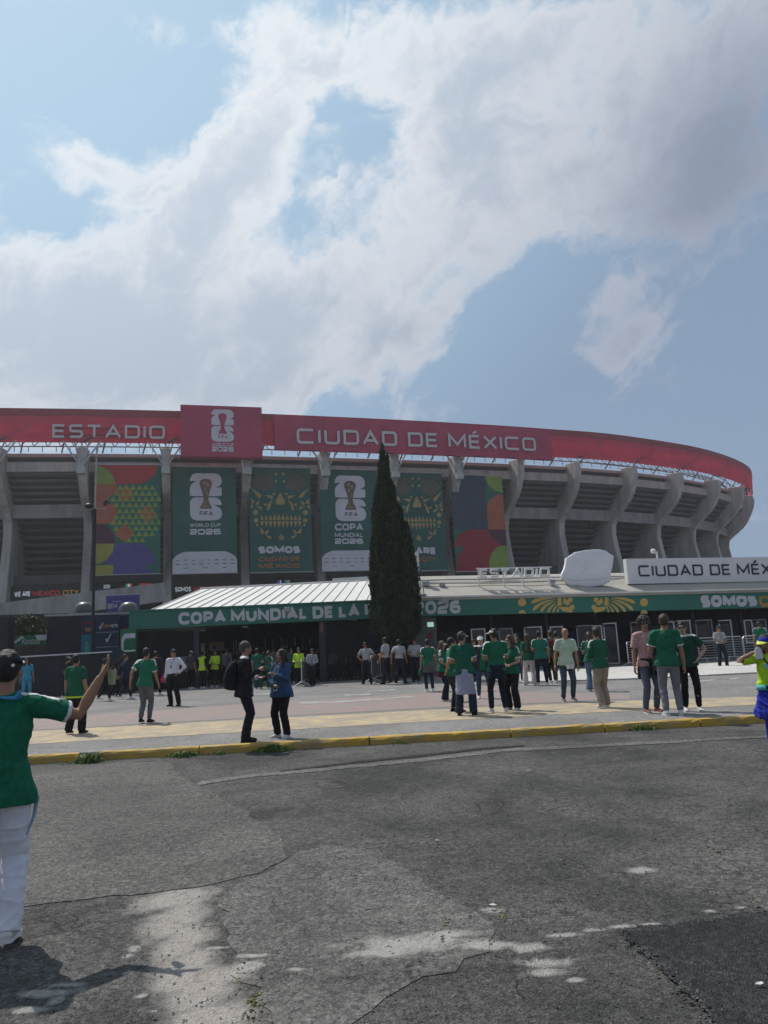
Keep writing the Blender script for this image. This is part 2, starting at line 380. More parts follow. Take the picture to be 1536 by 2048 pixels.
GL['\u00c9'] = (GL['E'][0], GL['E'][1] + [([(.35, 1.22), (.75, 1.42)], 0, 0)])

def _rounded(pts, closed, flags, r):
    out = []; n = len(pts)
    for i, p in enumerate(pts):
        p = np.array(p)
        if (not closed and i in (0, n - 1)) or not flags[i] or r <= 0: out.append(p); continue
        a = np.array(pts[i - 1]); c = np.array(pts[(i + 1) % n]); da = a - p; dc = c - p
        la, lc = np.linalg.norm(da), np.linalg.norm(dc); q = min(r, la * .5, lc * .5)
        A = p + da / la * q; C = p + dc / lc * q
        for t in np.linspace(0, 1, 6): out.append((1 - t) ** 2 * A + 2 * t * (1 - t) * p + t * t * C)
    return out
def _ribbon(pts, closed, w):
    n = len(pts); Lf = []; Rt = []
    for i in range(n):
        if closed: a, c = pts[i - 1], pts[(i + 1) % n]
        else: a, c = pts[max(i - 1, 0)], pts[min(i + 1, n - 1)]
        d1 = pts[i] - a; d2 = c - pts[i]
        d1 = d1 / np.linalg.norm(d1) if np.linalg.norm(d1) > 1e-9 else d2 / np.linalg.norm(d2)
        d2 = d2 / np.linalg.norm(d2) if np.linalg.norm(d2) > 1e-9 else d1
        t = d1 + d2
        t = t / np.linalg.norm(t) if np.linalg.norm(t) > 1e-6 else d1
        nn = np.array([-t[1], t[0]]); k = max(.45, nn @ np.array([-d1[1], d1[0]]))
        Lf.append(pts[i] + nn * w / 2 / k); Rt.append(pts[i] - nn * w / 2 / k)
    return Lf, Rt
def text_layout(txt, w=.18, gap=.22, rnd=.3, space=.55, wide=1.0):
    """list of letters; each a list of (left, right, closed) ribbons in units of the cap height; total width"""
    x = 0.0; res = []
    for ch in txt:
        if ch == ' ': x += space; continue
        gw, strokes = GL[ch]; W = max(gw * wide, w) if gw else w
        L = []
        for k, (pts, closed, rf) in enumerate(strokes):
            P = [(x + w / 2 + p[0] * (W - w), w / 2 + p[1] * (1 - w)) for p in pts]
            n = len(P)
            fl = [False] * n if rf == 0 else [True] * n if rf == 1 else [False, False, True, True] if rf == 2 else [False, False, True, True, False] if rf == 3 else [True] * (n - 2) + [False, False]
            Q = _rounded(P, closed, fl, rnd)
            L.append((*_ribbon(Q, closed, w), closed))
        res.append(L); x += W + gap
    return res, x - gap
def ribbon_solid(mb, ribs, fmap, thick, mi=0):
    """fmap(x, y, d) -> 3-D; thick 0 gives a print a few mm thick"""
    for k, (Lf, Rt, closed) in enumerate(ribs):
        top = thick + .0015 * k; n = len(Lf); b = mb.n
        V = [fmap(p[0], p[1], d) for d in (0.0, top) for q in (Lf, Rt) for p in q]
        mb.v.extend([tuple(map(float, p)) for p in V]); mb.n += len(V)
        f = []; m = n if closed else n - 1
        for i in range(m):
            j = (i + 1) % n
            f.append((b + 2 * n + i, b + 2 * n + j, b + 3 * n + j, b + 3 * n + i)[::-1])
            f.append((b + i, b + j, b + 2 * n + j, b + 2 * n + i)[::-1]); f.append((b + n + i, b + n + j, b + 3 * n + j, b + 3 * n + i))
        if not closed:
            f.append((b, b + n, b + 3 * n, b + 2 * n)); f.append((b + n - 1, b + 2 * n - 1, b + 4 * n - 1, b + 3 * n - 1)[::-1])
        mb.f.extend(f); mb.m.extend([mi] * len(f))
def plane_map(bl, br, tl, out):
    """maps (u, v, d) in 0..1 to a flat rectangle with outward direction out"""
    bl, br, tl, out = map(lambda a: np.array(a, float), (bl, br, tl, out))
    return lambda u, v, d=0.0: bl + (br - bl) * u + (tl - bl) * v + out * d
def write_line(txt, pm, u0, u1, v0, v1, thick=.004, style=None, mb=None, mi=0, off=0.0):
    """one line of print inside a plane; fits the box u0..u1, v0..v1"""
    lay, tw = text_layout(txt, **(style or {}))
    mb = mb or MB()
    for ribs in lay:
        ribbon_solid(mb, ribs, lambda x, y, d: pm(u0 + (u1 - u0) * x / tw, v0 + (v1 - v0) * y, d + off), thick, mi)
    return mb
def letters(txt, pm, u0, u1, v0, v1, thick, material, parent, style=None, off=0.0):
    """raised letters, one part each"""
    lay, tw = text_layout(txt, **(style or {}))
    for ribs in lay:
        mb = MB(); ribbon_solid(mb, ribs, lambda x, y, d: pm(u0 + (u1 - u0) * x / tw, v0 + (v1 - v0) * y, d + off), thick)
        mb.build('letter', material, parent)
def blot(mb, pm, pts, off, thick=.004, mi=0):
    """a flat printed shape given by its outline in plane coordinates"""
    P = [pm(u, v, off) for u, v in pts]; d = np.array(pm(0, 0, thick)) - np.array(pm(0, 0, 0)); mb.prism(P, d, mi)
def circle(cu, cv, ru, rv, n=20, a0=0, a1=360):
    full = abs(a1 - a0) >= 360
    A = np.radians(np.linspace(a0, a1, n + (0 if full else 1), endpoint=not full)); return [(cu + ru * math.cos(a), cv + rv * math.sin(a)) for a in A]
HEAVY = dict(w=.27, gap=.09, rnd=.42, space=.32, wide=.95)
TECH = dict(w=.17, gap=.28, rnd=.22, space=.6, wide=1.15)
FAT = dict(w=.34, gap=.07, rnd=.5, space=.3, wide=1.1)
MED = dict(w=.2, gap=.14, rnd=.4, space=.35)
# ---------------------------------------------------------------- ground
STAINS = [(830, 1888, 130, 17), (770, 1905, 70, 10), (960, 1892, 80, 9), (1055, 1896, 38, 9), (900, 1870, 55, 8), (1100, 1925, 60, 12), (1085, 1945, 45, 10), (1130, 1870, 36, 4), (1190, 1860, 26, 3.5), (1240, 1853, 30, 3.5), (1300, 1848, 22, 3),
        (985, 1820, 24, 5), (270, 1896, 12, 7), (255, 1912, 9, 4), (285, 1992, 14, 5), (500, 1932, 22, 9), (440, 1895, 24, 3), (515, 1912, 40, 4), (590, 1940, 22, 4), (1420, 1822, 14, 3), (1480, 1815, 16, 3), (1285, 1740, 30, 6), (100, 1985, 70, 8), (130, 1970, 40, 5), (112, 2000, 14, 8), (60, 2020, 40, 5), (1150, 1960, 20, 5)]
STRIP = [(345, 1800, 85, 24), (375, 1790, 60, 18), (352, 1840, 64, 42), (365, 1885, 56, 45), (372, 1930, 68, 36), (430, 1955, 64, 26), (395, 1990, 88, 42), (425, 2040, 105, 46), (360, 1960, 50, 40)]
ASPH = mat_ground('lot_asphalt', (.042, .0415, .041), (.108, .104, .100), (.092, .089, .085), 1.15, .8, .16, spots=STAINS, strip=STRIP)
ASPH_SMOOTH = mat_ground('smooth_asphalt', (.078, .074, .071), (.122, .116, .111), (.085, .082, .08), 1.0, 0, 0)
ASPH_DARK = mat_ground('fresh_asphalt', (.024, .025, .027), (.050, .051, .053), (.065, .065, .066), 1.6, 0, 0)
CONC_PATCH = mat_ground('old_concrete', (.20, .182, .168), (.30, .28, .262), (.15, .14, .132), .5, .45, 0, 1.7)
PALE_STAIN = mat_ground('chalky_concrete', (.27, .265, .25), (.37, .36, .345), (.15, .148, .145), .5, .2, 0)
PLAZA = mat_ground('plaza_asphalt', (.165, .158, .154), (.225, .217, .212), (.135, .13, .127), .5, .35, 0, .9)
SEAM = mat_ground('seam_concrete', (.085, .083, .079), (.165, .16, .152), (.07, .068, .066), 1.0, 0, 0)
PZ = 0.12

def sheet(name, pts, z, m, kind='structure', thick=None, jag=0.0, step=.12, seed=1):
    """flat sheet from a ground outline; jag roughens the edge; thick gives it a broken side"""
    rg = np.random.default_rng(seed); P = []
    n = len(pts)
    for i in range(n):
        a = np.array(pts[i][:2], float); b = np.array(pts[(i + 1) % n][:2], float); k = max(1, int(np.linalg.norm(b - a) / step)) if jag else 1
        nn = np.array([-(b - a)[1], (b - a)[0]]); nn = nn / max(np.linalg.norm(nn), 1e-9)
        for j in range(k):
            p = a + (b - a) * j / k
            if jag: p = p + nn * jag * (1.6 * mnoise.noise(Vector((p[0] * 2.3, p[1] * 2.3, seed))) + 1.0 * mnoise.noise(Vector((p[0] * 7, p[1] * 7, seed + 5))) + .5 * rg.normal())
            P.append((p[0], p[1], z))
    mb = MB()
    if thick: mb.prism([(x, y, z - thick) for x, y, _ in P], (0, 0, thick))
    else: mb.add(P, [tuple(range(len(P)))])
    o = mb.build(name, m); o['kind'] = kind; return o
def px(*pts, z=0.0): return [G(x, y, z) for x, y in pts]

mb = MB(); mb.add([(-1400, -1400, -.03), (1400, -1400, -.03), (1400, 1400, -.03), (-1400, 1400, -.03)], [(0, 1, 2, 3)]); mb.build('ground', PLAZA, kind='structure')
K0, K1 = G(55, 1529), G(1480, 1449); kd = (K1 - K0) / np.linalg.norm(K1 - K0); kn = np.array([-kd[1], kd[0], 0])
def kp(s, o=0, z=0.0):
    p = K0 + kd * s + kn * o; return np.array([p[0], p[1], z])
mb = MB(); mb.add([kp(-80, .02), kp(120, .02), kp(120, -60), kp(-80, -60)], [(3, 2, 1, 0)])
bm = bmesh.new(); bm.from_mesh(mb.mesh('t')); me = bpy.data.meshes.new('parking_lot'); bm.to_mesh(me); bm.free(); me.materials.append(ASPH)
link('parking_lot', me)['kind'] = 'structure'
mb = MB(); mb.prism([kp(-150, .17, -.02), kp(190, .17, -.02), kp(190, 420, -.02), kp(-150, 420, -.02)], (0, 0, PZ + .02)); mb.build('plaza', PLAZA, kind='structure')

# asphalt repairs and worn concrete, laid as sheets
sheet('smooth_asphalt_patch', px((-500, 1560), (40, 1533), (340, 1524), (352, 1540), (375, 1560), (430, 1590), (500, 1628), (560, 1680), (575, 1715), (520, 1745), (430, 1770), (300, 1788), (60, 1812), (-500, 1850)), .005, ASPH_SMOOTH, jag=.03, seed=3)
sheet('worn_asphalt_patch', px((540, 1740), (640, 1690), (760, 1700), (830, 1760), (900, 1800), (1010, 1850), (960, 1900), (860, 1960), (700, 2048), (540, 2120), (520, 2000), (440, 1900), (450, 1790)), .004, mat_ground('worn_asphalt', (.074, .072, .069), (.138, .134, .128), (.10, .097, .093), .9, .95, .2, 2.6, spots=STAINS, strip=STRIP), jag=.05, seed=12)
sheet('fresh_asphalt_patch', px((1246, 1868), (1300, 1860), (1380, 1850), (1460, 1838), (1560, 1826), (1900, 1790), (2300, 2100), (1700, 2300), (1440, 2090), (1415, 2030), (1380, 1990), (1340, 1950), (1318, 1925), (1290, 1905), (1262, 1890)), .016, ASPH_DARK, thick=.03, jag=.034, step=.025, seed=6)
SB = px((395, 1571), (500, 1556), (640, 1543), (760, 1532), (880, 1520), (1000, 1505), (1150, 1497), (1300, 1489), (1420, 1482), (1600, 1473))
ST = px((400, 1563), (500, 1549), (640, 1537), (760, 1526), (880, 1513), (1000, 1499), (1150, 1491), (1300, 1484), (1420, 1477), (1600, 1469))
sheet('trench_seam', SB + ST[::-1], .0065, SEAM, jag=.03, step=.06, seed=8)
TD = px((560, 1545), (700, 1528), (860, 1512), (960, 1500), (1050, 1493), (1050, 1490.5), (960, 1496), (860, 1507.5), (700, 1524), (560, 1542))
sheet('trench_edge', TD, .0085, ASPH_DARK, jag=.012, step=.06, seed=9)

# painted bands across the plaza
YEL = mat_paint('worn_yellow_paint', (.46, .35, .20), (.25, .225, .19), .53, 2.2)
RED = mat_paint('worn_red_paint', (.29, .185, .165), (.20, .19, .182), .55, 1.8)
WHT = mat_paint('worn_white_paint', (.40, .39, .38), (.18, .172, .165), .55, 2.4)
sheet('yellow_band', px((-600, 1507), (70, 1488), (480, 1465), (860, 1443), (1190, 1425), (1530, 1409), (2000, 1385), (2000, 1371), (1530, 1393), (1250, 1402), (860, 1420), (480, 1440), (70, 1462), (-600, 1485), z=PZ), PZ + .004, YEL)
sheet('red_band', px((-600, 1482), (100, 1459), (480, 1437), (860, 1416), (1260, 1398), (1260, 1387), (980, 1385), (860, 1386), (480, 1409), (100, 1437), (-600, 1462), z=PZ), PZ + .004, RED)
sheet('red_band_upper', px((860, 1383), (1000, 1382), (1010, 1372), (905, 1374), (880, 1377), z=PZ), PZ + .004, RED)
sheet('white_line', px((600, 1409), (700, 1405), (775, 1399), (835, 1394), (835, 1391.5), (775, 1396), (700, 1401), (600, 1405), z=PZ), PZ + .008, WHT)
for i, (a, b, c, d) in enumerate([(690, 740, 1392, 1390), (735, 790, 1384, 1381), (505, 560, 1391, 1388), (1400, 1430, 1364, 1361), (1460, 1482, 1360, 1357)]):
    sheet('white_mark', px((a, c), (b, d), (b, d - 2.6), (a, c - 2.6), z=PZ), PZ + .006, WHT)
mb = MB(); mb.prism(px((1040, 1366), (1250, 1360), (1400, 1353), (1700, 1338), (1700, 1312), (1400, 1330), (1250, 1335), (1040, 1342), z=PZ), (0, 0, .05)); mb.build('pale_pavement', mat_ground('pale_slabs', (.42, .41, .39), (.52, .5, .48), (.36, .35, .33), .3), kind='structure')

# kerb: painted stones with a broken gap
KY = mat_paint('kerb_yellow', (.46, .29, .05), (.27, .23, .15), .44, 2.6)
kr = root('kerb', tuple(kp(0)), kind='structure')
L_tot = float(np.linalg.norm(K1 - K0))
s = -14.0; gap0, gap1 = float((G(160, 1522) - K0) @ kd), float((G(196, 1520) - K0) @ kd)
rg = random.Random(5)
while s < 40:
    e = s + rg.uniform(1.6, 3.0)
    a, b = s, e
    if a < gap1 and b > gap0:
        if a < gap0: b = gap0
        else: a = max(a, gap1)
        if a < gap0 < e < gap1 + .2: e = gap1
    if b - a > .15:
        mb = MB(); sl = []; k = max(2, int((b - a) / .12))
        for i in range(k + 1):
            q = a + .012 + (b - a - .024) * i / k; j = lambda: rg.gauss(0, .005)
            dz = .012 * mnoise.noise(Vector((q * 2.2, 3, 1)))
            pr = [(0, -.03), (0 + j(), .085), (.014 + j(), .118 + j()), (.05, .133 + dz + j()), (.13, .134 + dz), (.165, .131 + dz), (.175, -.03)]
            sl.append([kp(q, o + .006 * mnoise.noise(Vector((q * 3, o * 9, 2))), z) for o, z in pr])
        mb.loft(sl); mb.build('kerb_stone', KY, kr)
    s = e

# weeds along the kerb foot
GREEN_W = mat('weed_leaf', (.10, .165, .04), .7, .4, 20); DRY_W = mat('dry_grass', (.24, .22, .09), .8, .3, 20)
def tuft(px_, py_, w, h, n, m, label, group=None, name='weed_tuft', z=0.0):
    c = G(px_, py_, z); mb = MB(); rg = random.Random(int(px_ * 7 + py_))
    for _ in range(n):
        a = rg.gauss(0, .42) * w; b = rg.gauss(0, .10); an = rg.uniform(0, 6.28); hh = h * rg.uniform(.35, 1.1) * math.exp(-(a / w) ** 2 * 1.5); le = rg.uniform(.2, .9) * hh
        p = c + kd * a + kn * (b - .03); wd = rg.uniform(.004, .011)
        d = np.array([math.cos(an), math.sin(an), 0]); sd = np.array([-d[1], d[0], 0]) * wd
        t1 = p + d * le * .4 + np.array([0, 0, hh * .7]); t2 = p + d * le + np.array([0, 0, hh * .85])
        mb.add([p - sd, p + sd, t1 + sd, t1 - sd, t2], [(0, 1, 2, 3), (3, 2, 4)])
    q = root(name, (float(c[0]), float(c[1]), z), label, 'weed', group); mb.build('leaves', m, q)['kind'] = 'stuff'
for a in [(180, 1524, .30, .15, 200, 'yellow-green weeds growing out of the broken gap in the kerb'),
          (368, 1512, .34, .09, 240, 'low green weed tuft at the kerb below and left of the man in the suit'),
          (440, 1507, .25, .05, 110, 'thin strip of weeds along the kerb just left of the suited man'),
          (550, 1501, .42, .12, 380, 'bushiest green weed clump at the kerb under the woman in the blue jacket'),
          (1035, 1468, .34, .12, 260, 'green weed tuft at the kerb in front of the white-capped fans'),
          (1150, 1464, .22, .06, 110, 'small weed tuft on the kerb below the man in the mint shirt'),
          (1282, 1458, .42, .11, 280, 'wide green weed tuft at the kerb below the curly haired man'),
          (800, 1486, .2, .06, 80, 'tiny weed sprig halfway along the yellow kerb')]:
    tuft(a[0], a[1], a[2], a[3] * 1.15, a[4] * 2, GREEN_W, a[5])
DRYL = ['dry grass patch at the corner where the smooth asphalt ends', 'dry grass sprig at the right edge of the pale concrete strip, near the bottom', 'small dry sprig on the right edge of the concrete strip, above the larger one', 'dry yellow sprig on the broken edge of the black asphalt patch, lower one',
        'dry sprig on the broken edge of the black asphalt patch, upper one', 'dry sprig next to the bright scrap above the chalky stain', 'dry sprig just above the chalky white stain', 'dry sprig on the dark tarmac toward the woman in neon yellow', 'dry sprig beside the scrap in the middle of the tarmac', 'dry sprig at the top corner of the black asphalt patch', 'dry sprig where the concrete strip narrows']
for i, (x, y, w, n) in enumerate([(432, 1593, .22, 60), (510, 2010, .10, 60), (520, 1992, .08, 40), (1418, 2010, .09, 60), (1382, 1995, .06, 40), (1000, 1826, .06, 30), (895, 1846, .06, 30), (1420, 1698, .07, 30), (875, 1690, .05, 20), (1530, 1826, .06, 30), (480, 1950, .05, 30)]):
    tuft(x, y, w * .8, .020, n // 2, DRY_W, DRYL[i], 'dry grass sprigs in the asphalt cracks', 'dry_grass_sprig')

# loose stones
mb = MB(); rg = random.Random(11)
def stone(p, r):
    v = []; 
    for t in ((1, 1, 1), (-1, -1, 1), (-1, 1, -1), (1, -1, -1), (.9, .2, -.3), (-.3, .8, .4)):
        v.append((p[0] + t[0] * r * rg.uniform(.5, 1.1), p[1] + t[1] * r * rg.uniform(.5, 1.1), p[2] + max(-.2, t[2] * .6) * r))
    mb.add(v, [(0, 5, 1), (0, 4, 5), (0, 1, 3), (0, 3, 4), (1, 5, 2), (1, 2, 3), (2, 5, 4), (2, 4, 3)])
for _ in range(5200):
    y = 2.6 + 9.6 * rg.random() ** 1.5; x = rg.uniform(-.62, .62) * y + rg.gauss(0, .3)
    if (np.array([x, y, 0]) - K0) @ kn > -.1: continue
    stone((x, y, .004), rg.uniform(.003, .008))
_e = px((1246, 1868), (1300, 1860), (1380, 1850), (1460, 1838), (1536, 1829)); _e2 = px((1262, 1890), (1318, 1925), (1340, 1950), (1380, 1990), (1415, 2030), (1440, 2090))
for ln in (_e, _e2):
    for a_, b_ in zip(ln[:-1], ln[1:]):
        for _ in range(70): q_ = a_ + (b_ - a_) * rg.random() + np.array((rg.gauss(0, .025), rg.gauss(0, .025), 0)); stone((q_[0], q_[1], .012), rg.uniform(.004, .011))
for x, y in [(800, 1846), (940, 1838), (885, 1885), (1045, 1924), (838, 1925), (1088, 1882), (402, 2012), (523, 1958), (660, 1760), (386, 1855), (340, 1702), (770, 1760), (1455, 1792), (248, 1816), (884, 1878)]:
    p = G(x, y); stone((p[0], p[1], .012), .012)
mb.build('gravel', mat('stone', (.10, .10, .10), .9, .5, 9), kind='stuff')
lit = flat('litter_paper', (.50, .49, .46))
for i, (x, y, s_, lb) in enumerate([(1057, 1544, .05, 'pale scrap of paper lying on the tarmac below the fans in white caps'), (308, 2034, .03, 'small white paper scrap lying near the bottom of the concrete strip'), (985, 1817, .04, 'bright white scrap lying above the chalky stain on the tarmac'), (1125, 1726, .03, 'white crumpled scrap alone in the middle of the dark tarmac'), (875, 1686, .035, 'white scrap beside a dry sprig left of the dark tarmac'), (1520, 1978, .035, 'pale scrap on the fresh black asphalt patch'), (926, 1478, .09, 'flat pale cardboard piece at the foot of the kerb')]):
    p = G(x, y, .008); s_ *= .62; mb = MB(); rr = random.Random(i)
    ring0 = [(p[0] + math.cos(a) * s_ * rr.uniform(.6, 1.2), p[1] + math.sin(a) * s_ * .6 * rr.uniform(.6, 1.2), .026 + rr.uniform(0, .008)) for a in np.linspace(0, 5.6, 7)]
    mb.prism(ring0, (0, 0, .003)); tag(mb.build('paper_scrap', lit), lb, 'litter')
# ---------------------------------------------------------------- stadium
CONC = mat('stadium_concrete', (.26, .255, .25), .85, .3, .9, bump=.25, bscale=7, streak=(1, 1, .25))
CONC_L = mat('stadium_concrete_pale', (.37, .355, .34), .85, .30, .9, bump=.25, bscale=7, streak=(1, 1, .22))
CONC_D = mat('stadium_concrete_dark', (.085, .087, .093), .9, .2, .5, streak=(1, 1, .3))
RIMPINK = mat('rim_pink', (.42, .33, .32), .8, .1, .8)
STEEL = mat('steel_white', (.36, .36, .355), .45, .06, 3, spec=.5)
STEEL_D = mat('steel_dark', (.06, .065, .075), .5, .1, 3)
FAB = mat('red_fabric', (.64, .088, .145), .8, .12, .5, bump=.3, bscale=1.2, trans=.33)
FAB2 = mat('red_panel', (.36, .05, .10), .75, .14, .5, bump=.4, bscale=1.1)
FAB_RIM = mat('red_rim', (.26, .055, .065), .7, .08, 1)
WHITE_L = mat('letter_grey', (.50, .49, .51), .6, .04, 2)
HS = 30.0
cp = [(-3.9, 2.74), (-3.2, 2.755), (-2.6, 2.80), (-2.05, 2.855), (-1.53, 2.933), (-.96, 3.055), (-.48, 3.185), (.094, 3.37), (.58, 3.545), (.843, 3.653), (1.123, 3.77), (1.441, 3.955), (1.81, 4.21), (2.165, 4.555), (2.425, 4.91), (2.60, 5.36), (2.69, 5.9), (2.70, 6.5), (2.62, 7.1)]
cp = np.array(cp) * HS
def spline(P, n=40):
    out = []
    for i in range(1, len(P) - 2):
        a, b, c, d = P[i - 1], P[i], P[i + 1], P[i + 2]
        for t in np.linspace(0, 1, n, endpoint=False):
            out.append(.5 * ((2 * b) + (c - a) * t + (2 * a - 5 * b + 4 * c - d) * t * t + (3 * b - a - 3 * c + d) * t ** 3))
    return np.array(out)
CV = spline(cp)
for _ in range(60): CV[1:-1] = .25 * CV[:-2] + .5 * CV[1:-1] + .25 * CV[2:]
seg = np.linalg.norm(np.diff(CV, axis=0), axis=1); SL = np.concatenate([[0], np.cumsum(seg)])
TAN = np.gradient(CV, axis=0); TAN /= np.linalg.norm(TAN, axis=1)[:, None]; NRM = np.stack([TAN[:, 1], -TAN[:, 0]], 1)
def cpt(s, off=0.0, z=0.0):
    x = np.interp(s, SL, CV[:, 0]); y = np.interp(s, SL, CV[:, 1]); nx = np.interp(s, SL, NRM[:, 0]); ny = np.interp(s, SL, NRM[:, 1])
    k = math.hypot(nx, ny); return np.array([x + nx / k * off, y + ny / k * off, z])
def proj(p):
    q = np.array(p) - CAMP; w = q @ _V; return 768 + F * (q @ _r) / w, 1024 - F * (q @ _u) / w
WAIST = -5.5
cols_px = [15, 176, 335, 488, 637, 770, 892, 1012, 1124, 1228, 1318, 1389, 1435, 1458]
ss = np.linspace(20, SL[-1] - 5, 3000); pxs = np.array([proj(cpt(q, WAIST, 17.5))[0] for q in ss])
imax = int(np.argmax(pxs)); mono = np.maximum.accumulate(pxs[:imax + 1])
cs = [float(np.interp(x, mono, ss[:imax + 1])) for x in cols_px]
d0 = cs[1] - cs[0]
cs = [cs[0] - d0 * 2, cs[0] - d0] + cs
while cs[-1] + 9.5 < SL[-1] - 8: cs.append(cs[-1] + 9.5)
cs = np.array(cs)
stad = root('stadium', tuple(cpt(cs[6], -15, PZ)), 'large grey concrete stadium with leaning ribs and a red roof band', 'stadium')
# rib outline: o = outward offset from the waist, z = height
OUT = [(3.4, 0), (2.6, 4), (1.7, 8), (.9, 12), (.3, 15), (0, 17), (.2, 18.6), (.9, 19.6), (2.3, 20.7), (3.6, 21.8), (4.6, 23), (5.3, 24.6), (5.6, 25.9), (5.4, 27.0)]
INN = [(3.2, 27.2), (1.6, 25.6), (.4, 23.2), (-2.6, 21.4), (-4.6, 19.4), (-7.5, 14), (-7.5, 0)]
def rib(s, th=1.05):
    t0 = np.append(np.array([np.interp(s, SL, TAN[:, 0]), np.interp(s, SL, TAN[:, 1])]), 0); t0 /= np.linalg.norm(t0)
    P = [cpt(s, WAIST + o, z) - t0 * th / 2 for o, z in OUT + INN]
    return MB().prism(P, t0 * th), t0
for i, s_ in enumerate(cs):
    mb, t0 = rib(s_); o = mb.build('rib', CONC_L, stad)
    bv = o.modifiers.new('bevel', 'BEVEL'); bv.width = .07; bv.segments = 1; bv.limit_method = 'ANGLE'
    if i < 9:
        # branching steel strut on the rib head and its foot block
        c = cpt(s_, WAIST + 5.0, 24.1); mb = MB(); nv = cpt(s_, 1) - cpt(s_, 0)
        R3 = np.stack([t0, nv, (0, 0, 1)], 1)
        mb.box(c + nv * .5, (1.0, .9, .9), R=R3)
        for dx, dy, zz in ((-2.5, .4, 4.2), (-1.1, .3, 4.5), (.0, .3, 4.6), (1.1, .3, 4.5), (2.5, .4, 4.2)):
            mb.beam(c + nv * .6 + (0, 0, .3), c + t0 * dx + nv * dy + (0, 0, zz), .17)
        mb.build('roof_strut', STEEL, stad)
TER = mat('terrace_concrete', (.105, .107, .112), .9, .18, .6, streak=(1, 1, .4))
def bay_strip(mb, i, prof, inset=.56, closed=False):
    """profile (o, z) swept straight from rib i to rib i+1"""
    a, b = cs[i], cs[i + 1]
    ca, cb = cpt(a), cpt(b); L = np.linalg.norm(cb - ca); e = inset / L
    R0 = [cpt(a, WAIST + o, z) for o, z in prof]; R1 = [cpt(b, WAIST + o, z) for o, z in prof]
    A = [p + (q - p) * e for p, q in zip(R0, R1)]; B = [q + (p - q) * e for p, q in zip(R0, R1)]
    return mb.loft([A, B])
nb = len(cs) - 1
for i in range(nb):
    def part(nm, prof, m): bay_strip(MB(), i, prof).build(nm, m, stad)
    part('parapet_band', [(3.5, 24.4), (3.5, 25.6), (2.9, 25.6), (2.9, 24.4)], CONC_L)
    part('dark_gallery', [(2.6, 25.62), (2.6, 26.3), (-2, 26.3), (-2, 25.62)], STEEL_D)  # solid dark strip, the shade of the open gallery put into its colour
    part('rim_slab', [(3.3, 26.31), (3.3, 26.72), (-3, 26.72), (-3, 26.31)], RIMPINK)
    for k in range(5):
        z1 = 24.38 - k * .68; o1 = 3.0 - k * .62
        part('terrace_step', [(o1, z1), (o1, z1 - .32), (o1 - 2.2, z1 - .75), (o1 - 2.2, z1)], TER)
    part('ring_beam', [(.1, 19.2), (.1, 20.9), (-.8, 20.9), (-.8, 19.2)], CONC)
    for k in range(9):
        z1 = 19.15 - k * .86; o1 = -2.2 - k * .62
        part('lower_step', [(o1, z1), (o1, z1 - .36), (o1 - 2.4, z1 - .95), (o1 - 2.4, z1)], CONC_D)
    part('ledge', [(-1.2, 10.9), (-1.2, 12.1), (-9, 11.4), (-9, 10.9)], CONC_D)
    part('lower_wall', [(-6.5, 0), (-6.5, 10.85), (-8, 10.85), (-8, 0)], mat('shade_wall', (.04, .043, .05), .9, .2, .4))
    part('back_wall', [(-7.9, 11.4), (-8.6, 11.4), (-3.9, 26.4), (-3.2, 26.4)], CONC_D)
# the red roof band: one panel per bay, tilted, with a rim strip and slanting frame behind the cloth
ZB, ZT = 27.55, 31.75
for i in range(nb):
    a, b = cs[i], cs[i + 1]; k = 4; g = .012 * (b - a)
    S = np.linspace(a, b, k + 1)
    mb = MB(); mb.loft([[cpt(q, .0, ZB), cpt(q, .25, ZT - .9), cpt(q, .21, ZT - .9), cpt(q, -.04, ZB)] for q in S]); mb.build('roof_panel', FAB, stad)
    mb = MB(); mb.loft([[cpt(q, .3, ZT - .898), cpt(q, .3, ZT), cpt(q, -.5, ZT + .05), cpt(q, -.5, ZT - .898)] for q in np.linspace(a, b, k + 1)]); mb.build('roof_rim', FAB_RIM, stad)
    mb = MB()
    mb.beam(cpt(a + .02 * (b - a), -.12, ZB + .1), cpt(a + .52 * (b - a), .02, ZT - .9), .30)
    mb.beam(cpt(a + .98 * (b - a), -.5, ZB + .1), cpt(a + .98 * (b - a), -.4, ZT - .9), .22)
    mb.beam(cpt(a, -.35, ZB + 1.5), cpt(b, -.35, ZB + 1.5), .18)
    mb.build('panel_frame', STEEL_D, stad)
    # pipe truss in the gap between stand and roof
    mb = MB(); n = 6
    for q0, q1 in zip(np.linspace(a, b, n + 1)[:-1], np.linspace(a, b, n + 1)[1:]):
        mb.beam(cpt(q0, -4, 28.1), cpt(q1, -4, 28.1), .13); mb.beam(cpt(q0, -4, 29.6), cpt(q1, -4, 29.6), .13)
        mb.beam(cpt(q0, -4, 28.1), cpt((q0 + q1) / 2, -5, 29.6), .09); mb.beam(cpt((q0 + q1) / 2, -5, 29.6), cpt(q1, -4, 28.1), .09)
        mb.beam(cpt(q0, -1.5, 26.72), cpt(q0, -1.5, 27.5), .07); mb.beam(cpt(q0, -1.5, 27.45), cpt(q1, -1.5, 27.45), .07)
    for q in (a + .2 * (b - a), a + .7 * (b - a)):
        mb.beam(cpt(q, -3, 27.0), cpt(q + 1.2, -.6, 30.2), .16)
    mb.build('roof_truss', mat('truss_grey', (.13, .135, .14), .5, .1, 3), stad)
# far stands and lawn are out of sight; the hollow of the bowl is closed with a back slope
mb = MB()
for sd in (0,):
    S = np.linspace(cs[0], cs[-1], 40)
    mb.loft([[cpt(q, -9, 26.2), cpt(q, -12, 26.2), cpt(q, -45, 6), cpt(q, -45, 5)] for q in S])
mb.build('inner_stand', CONC, stad)

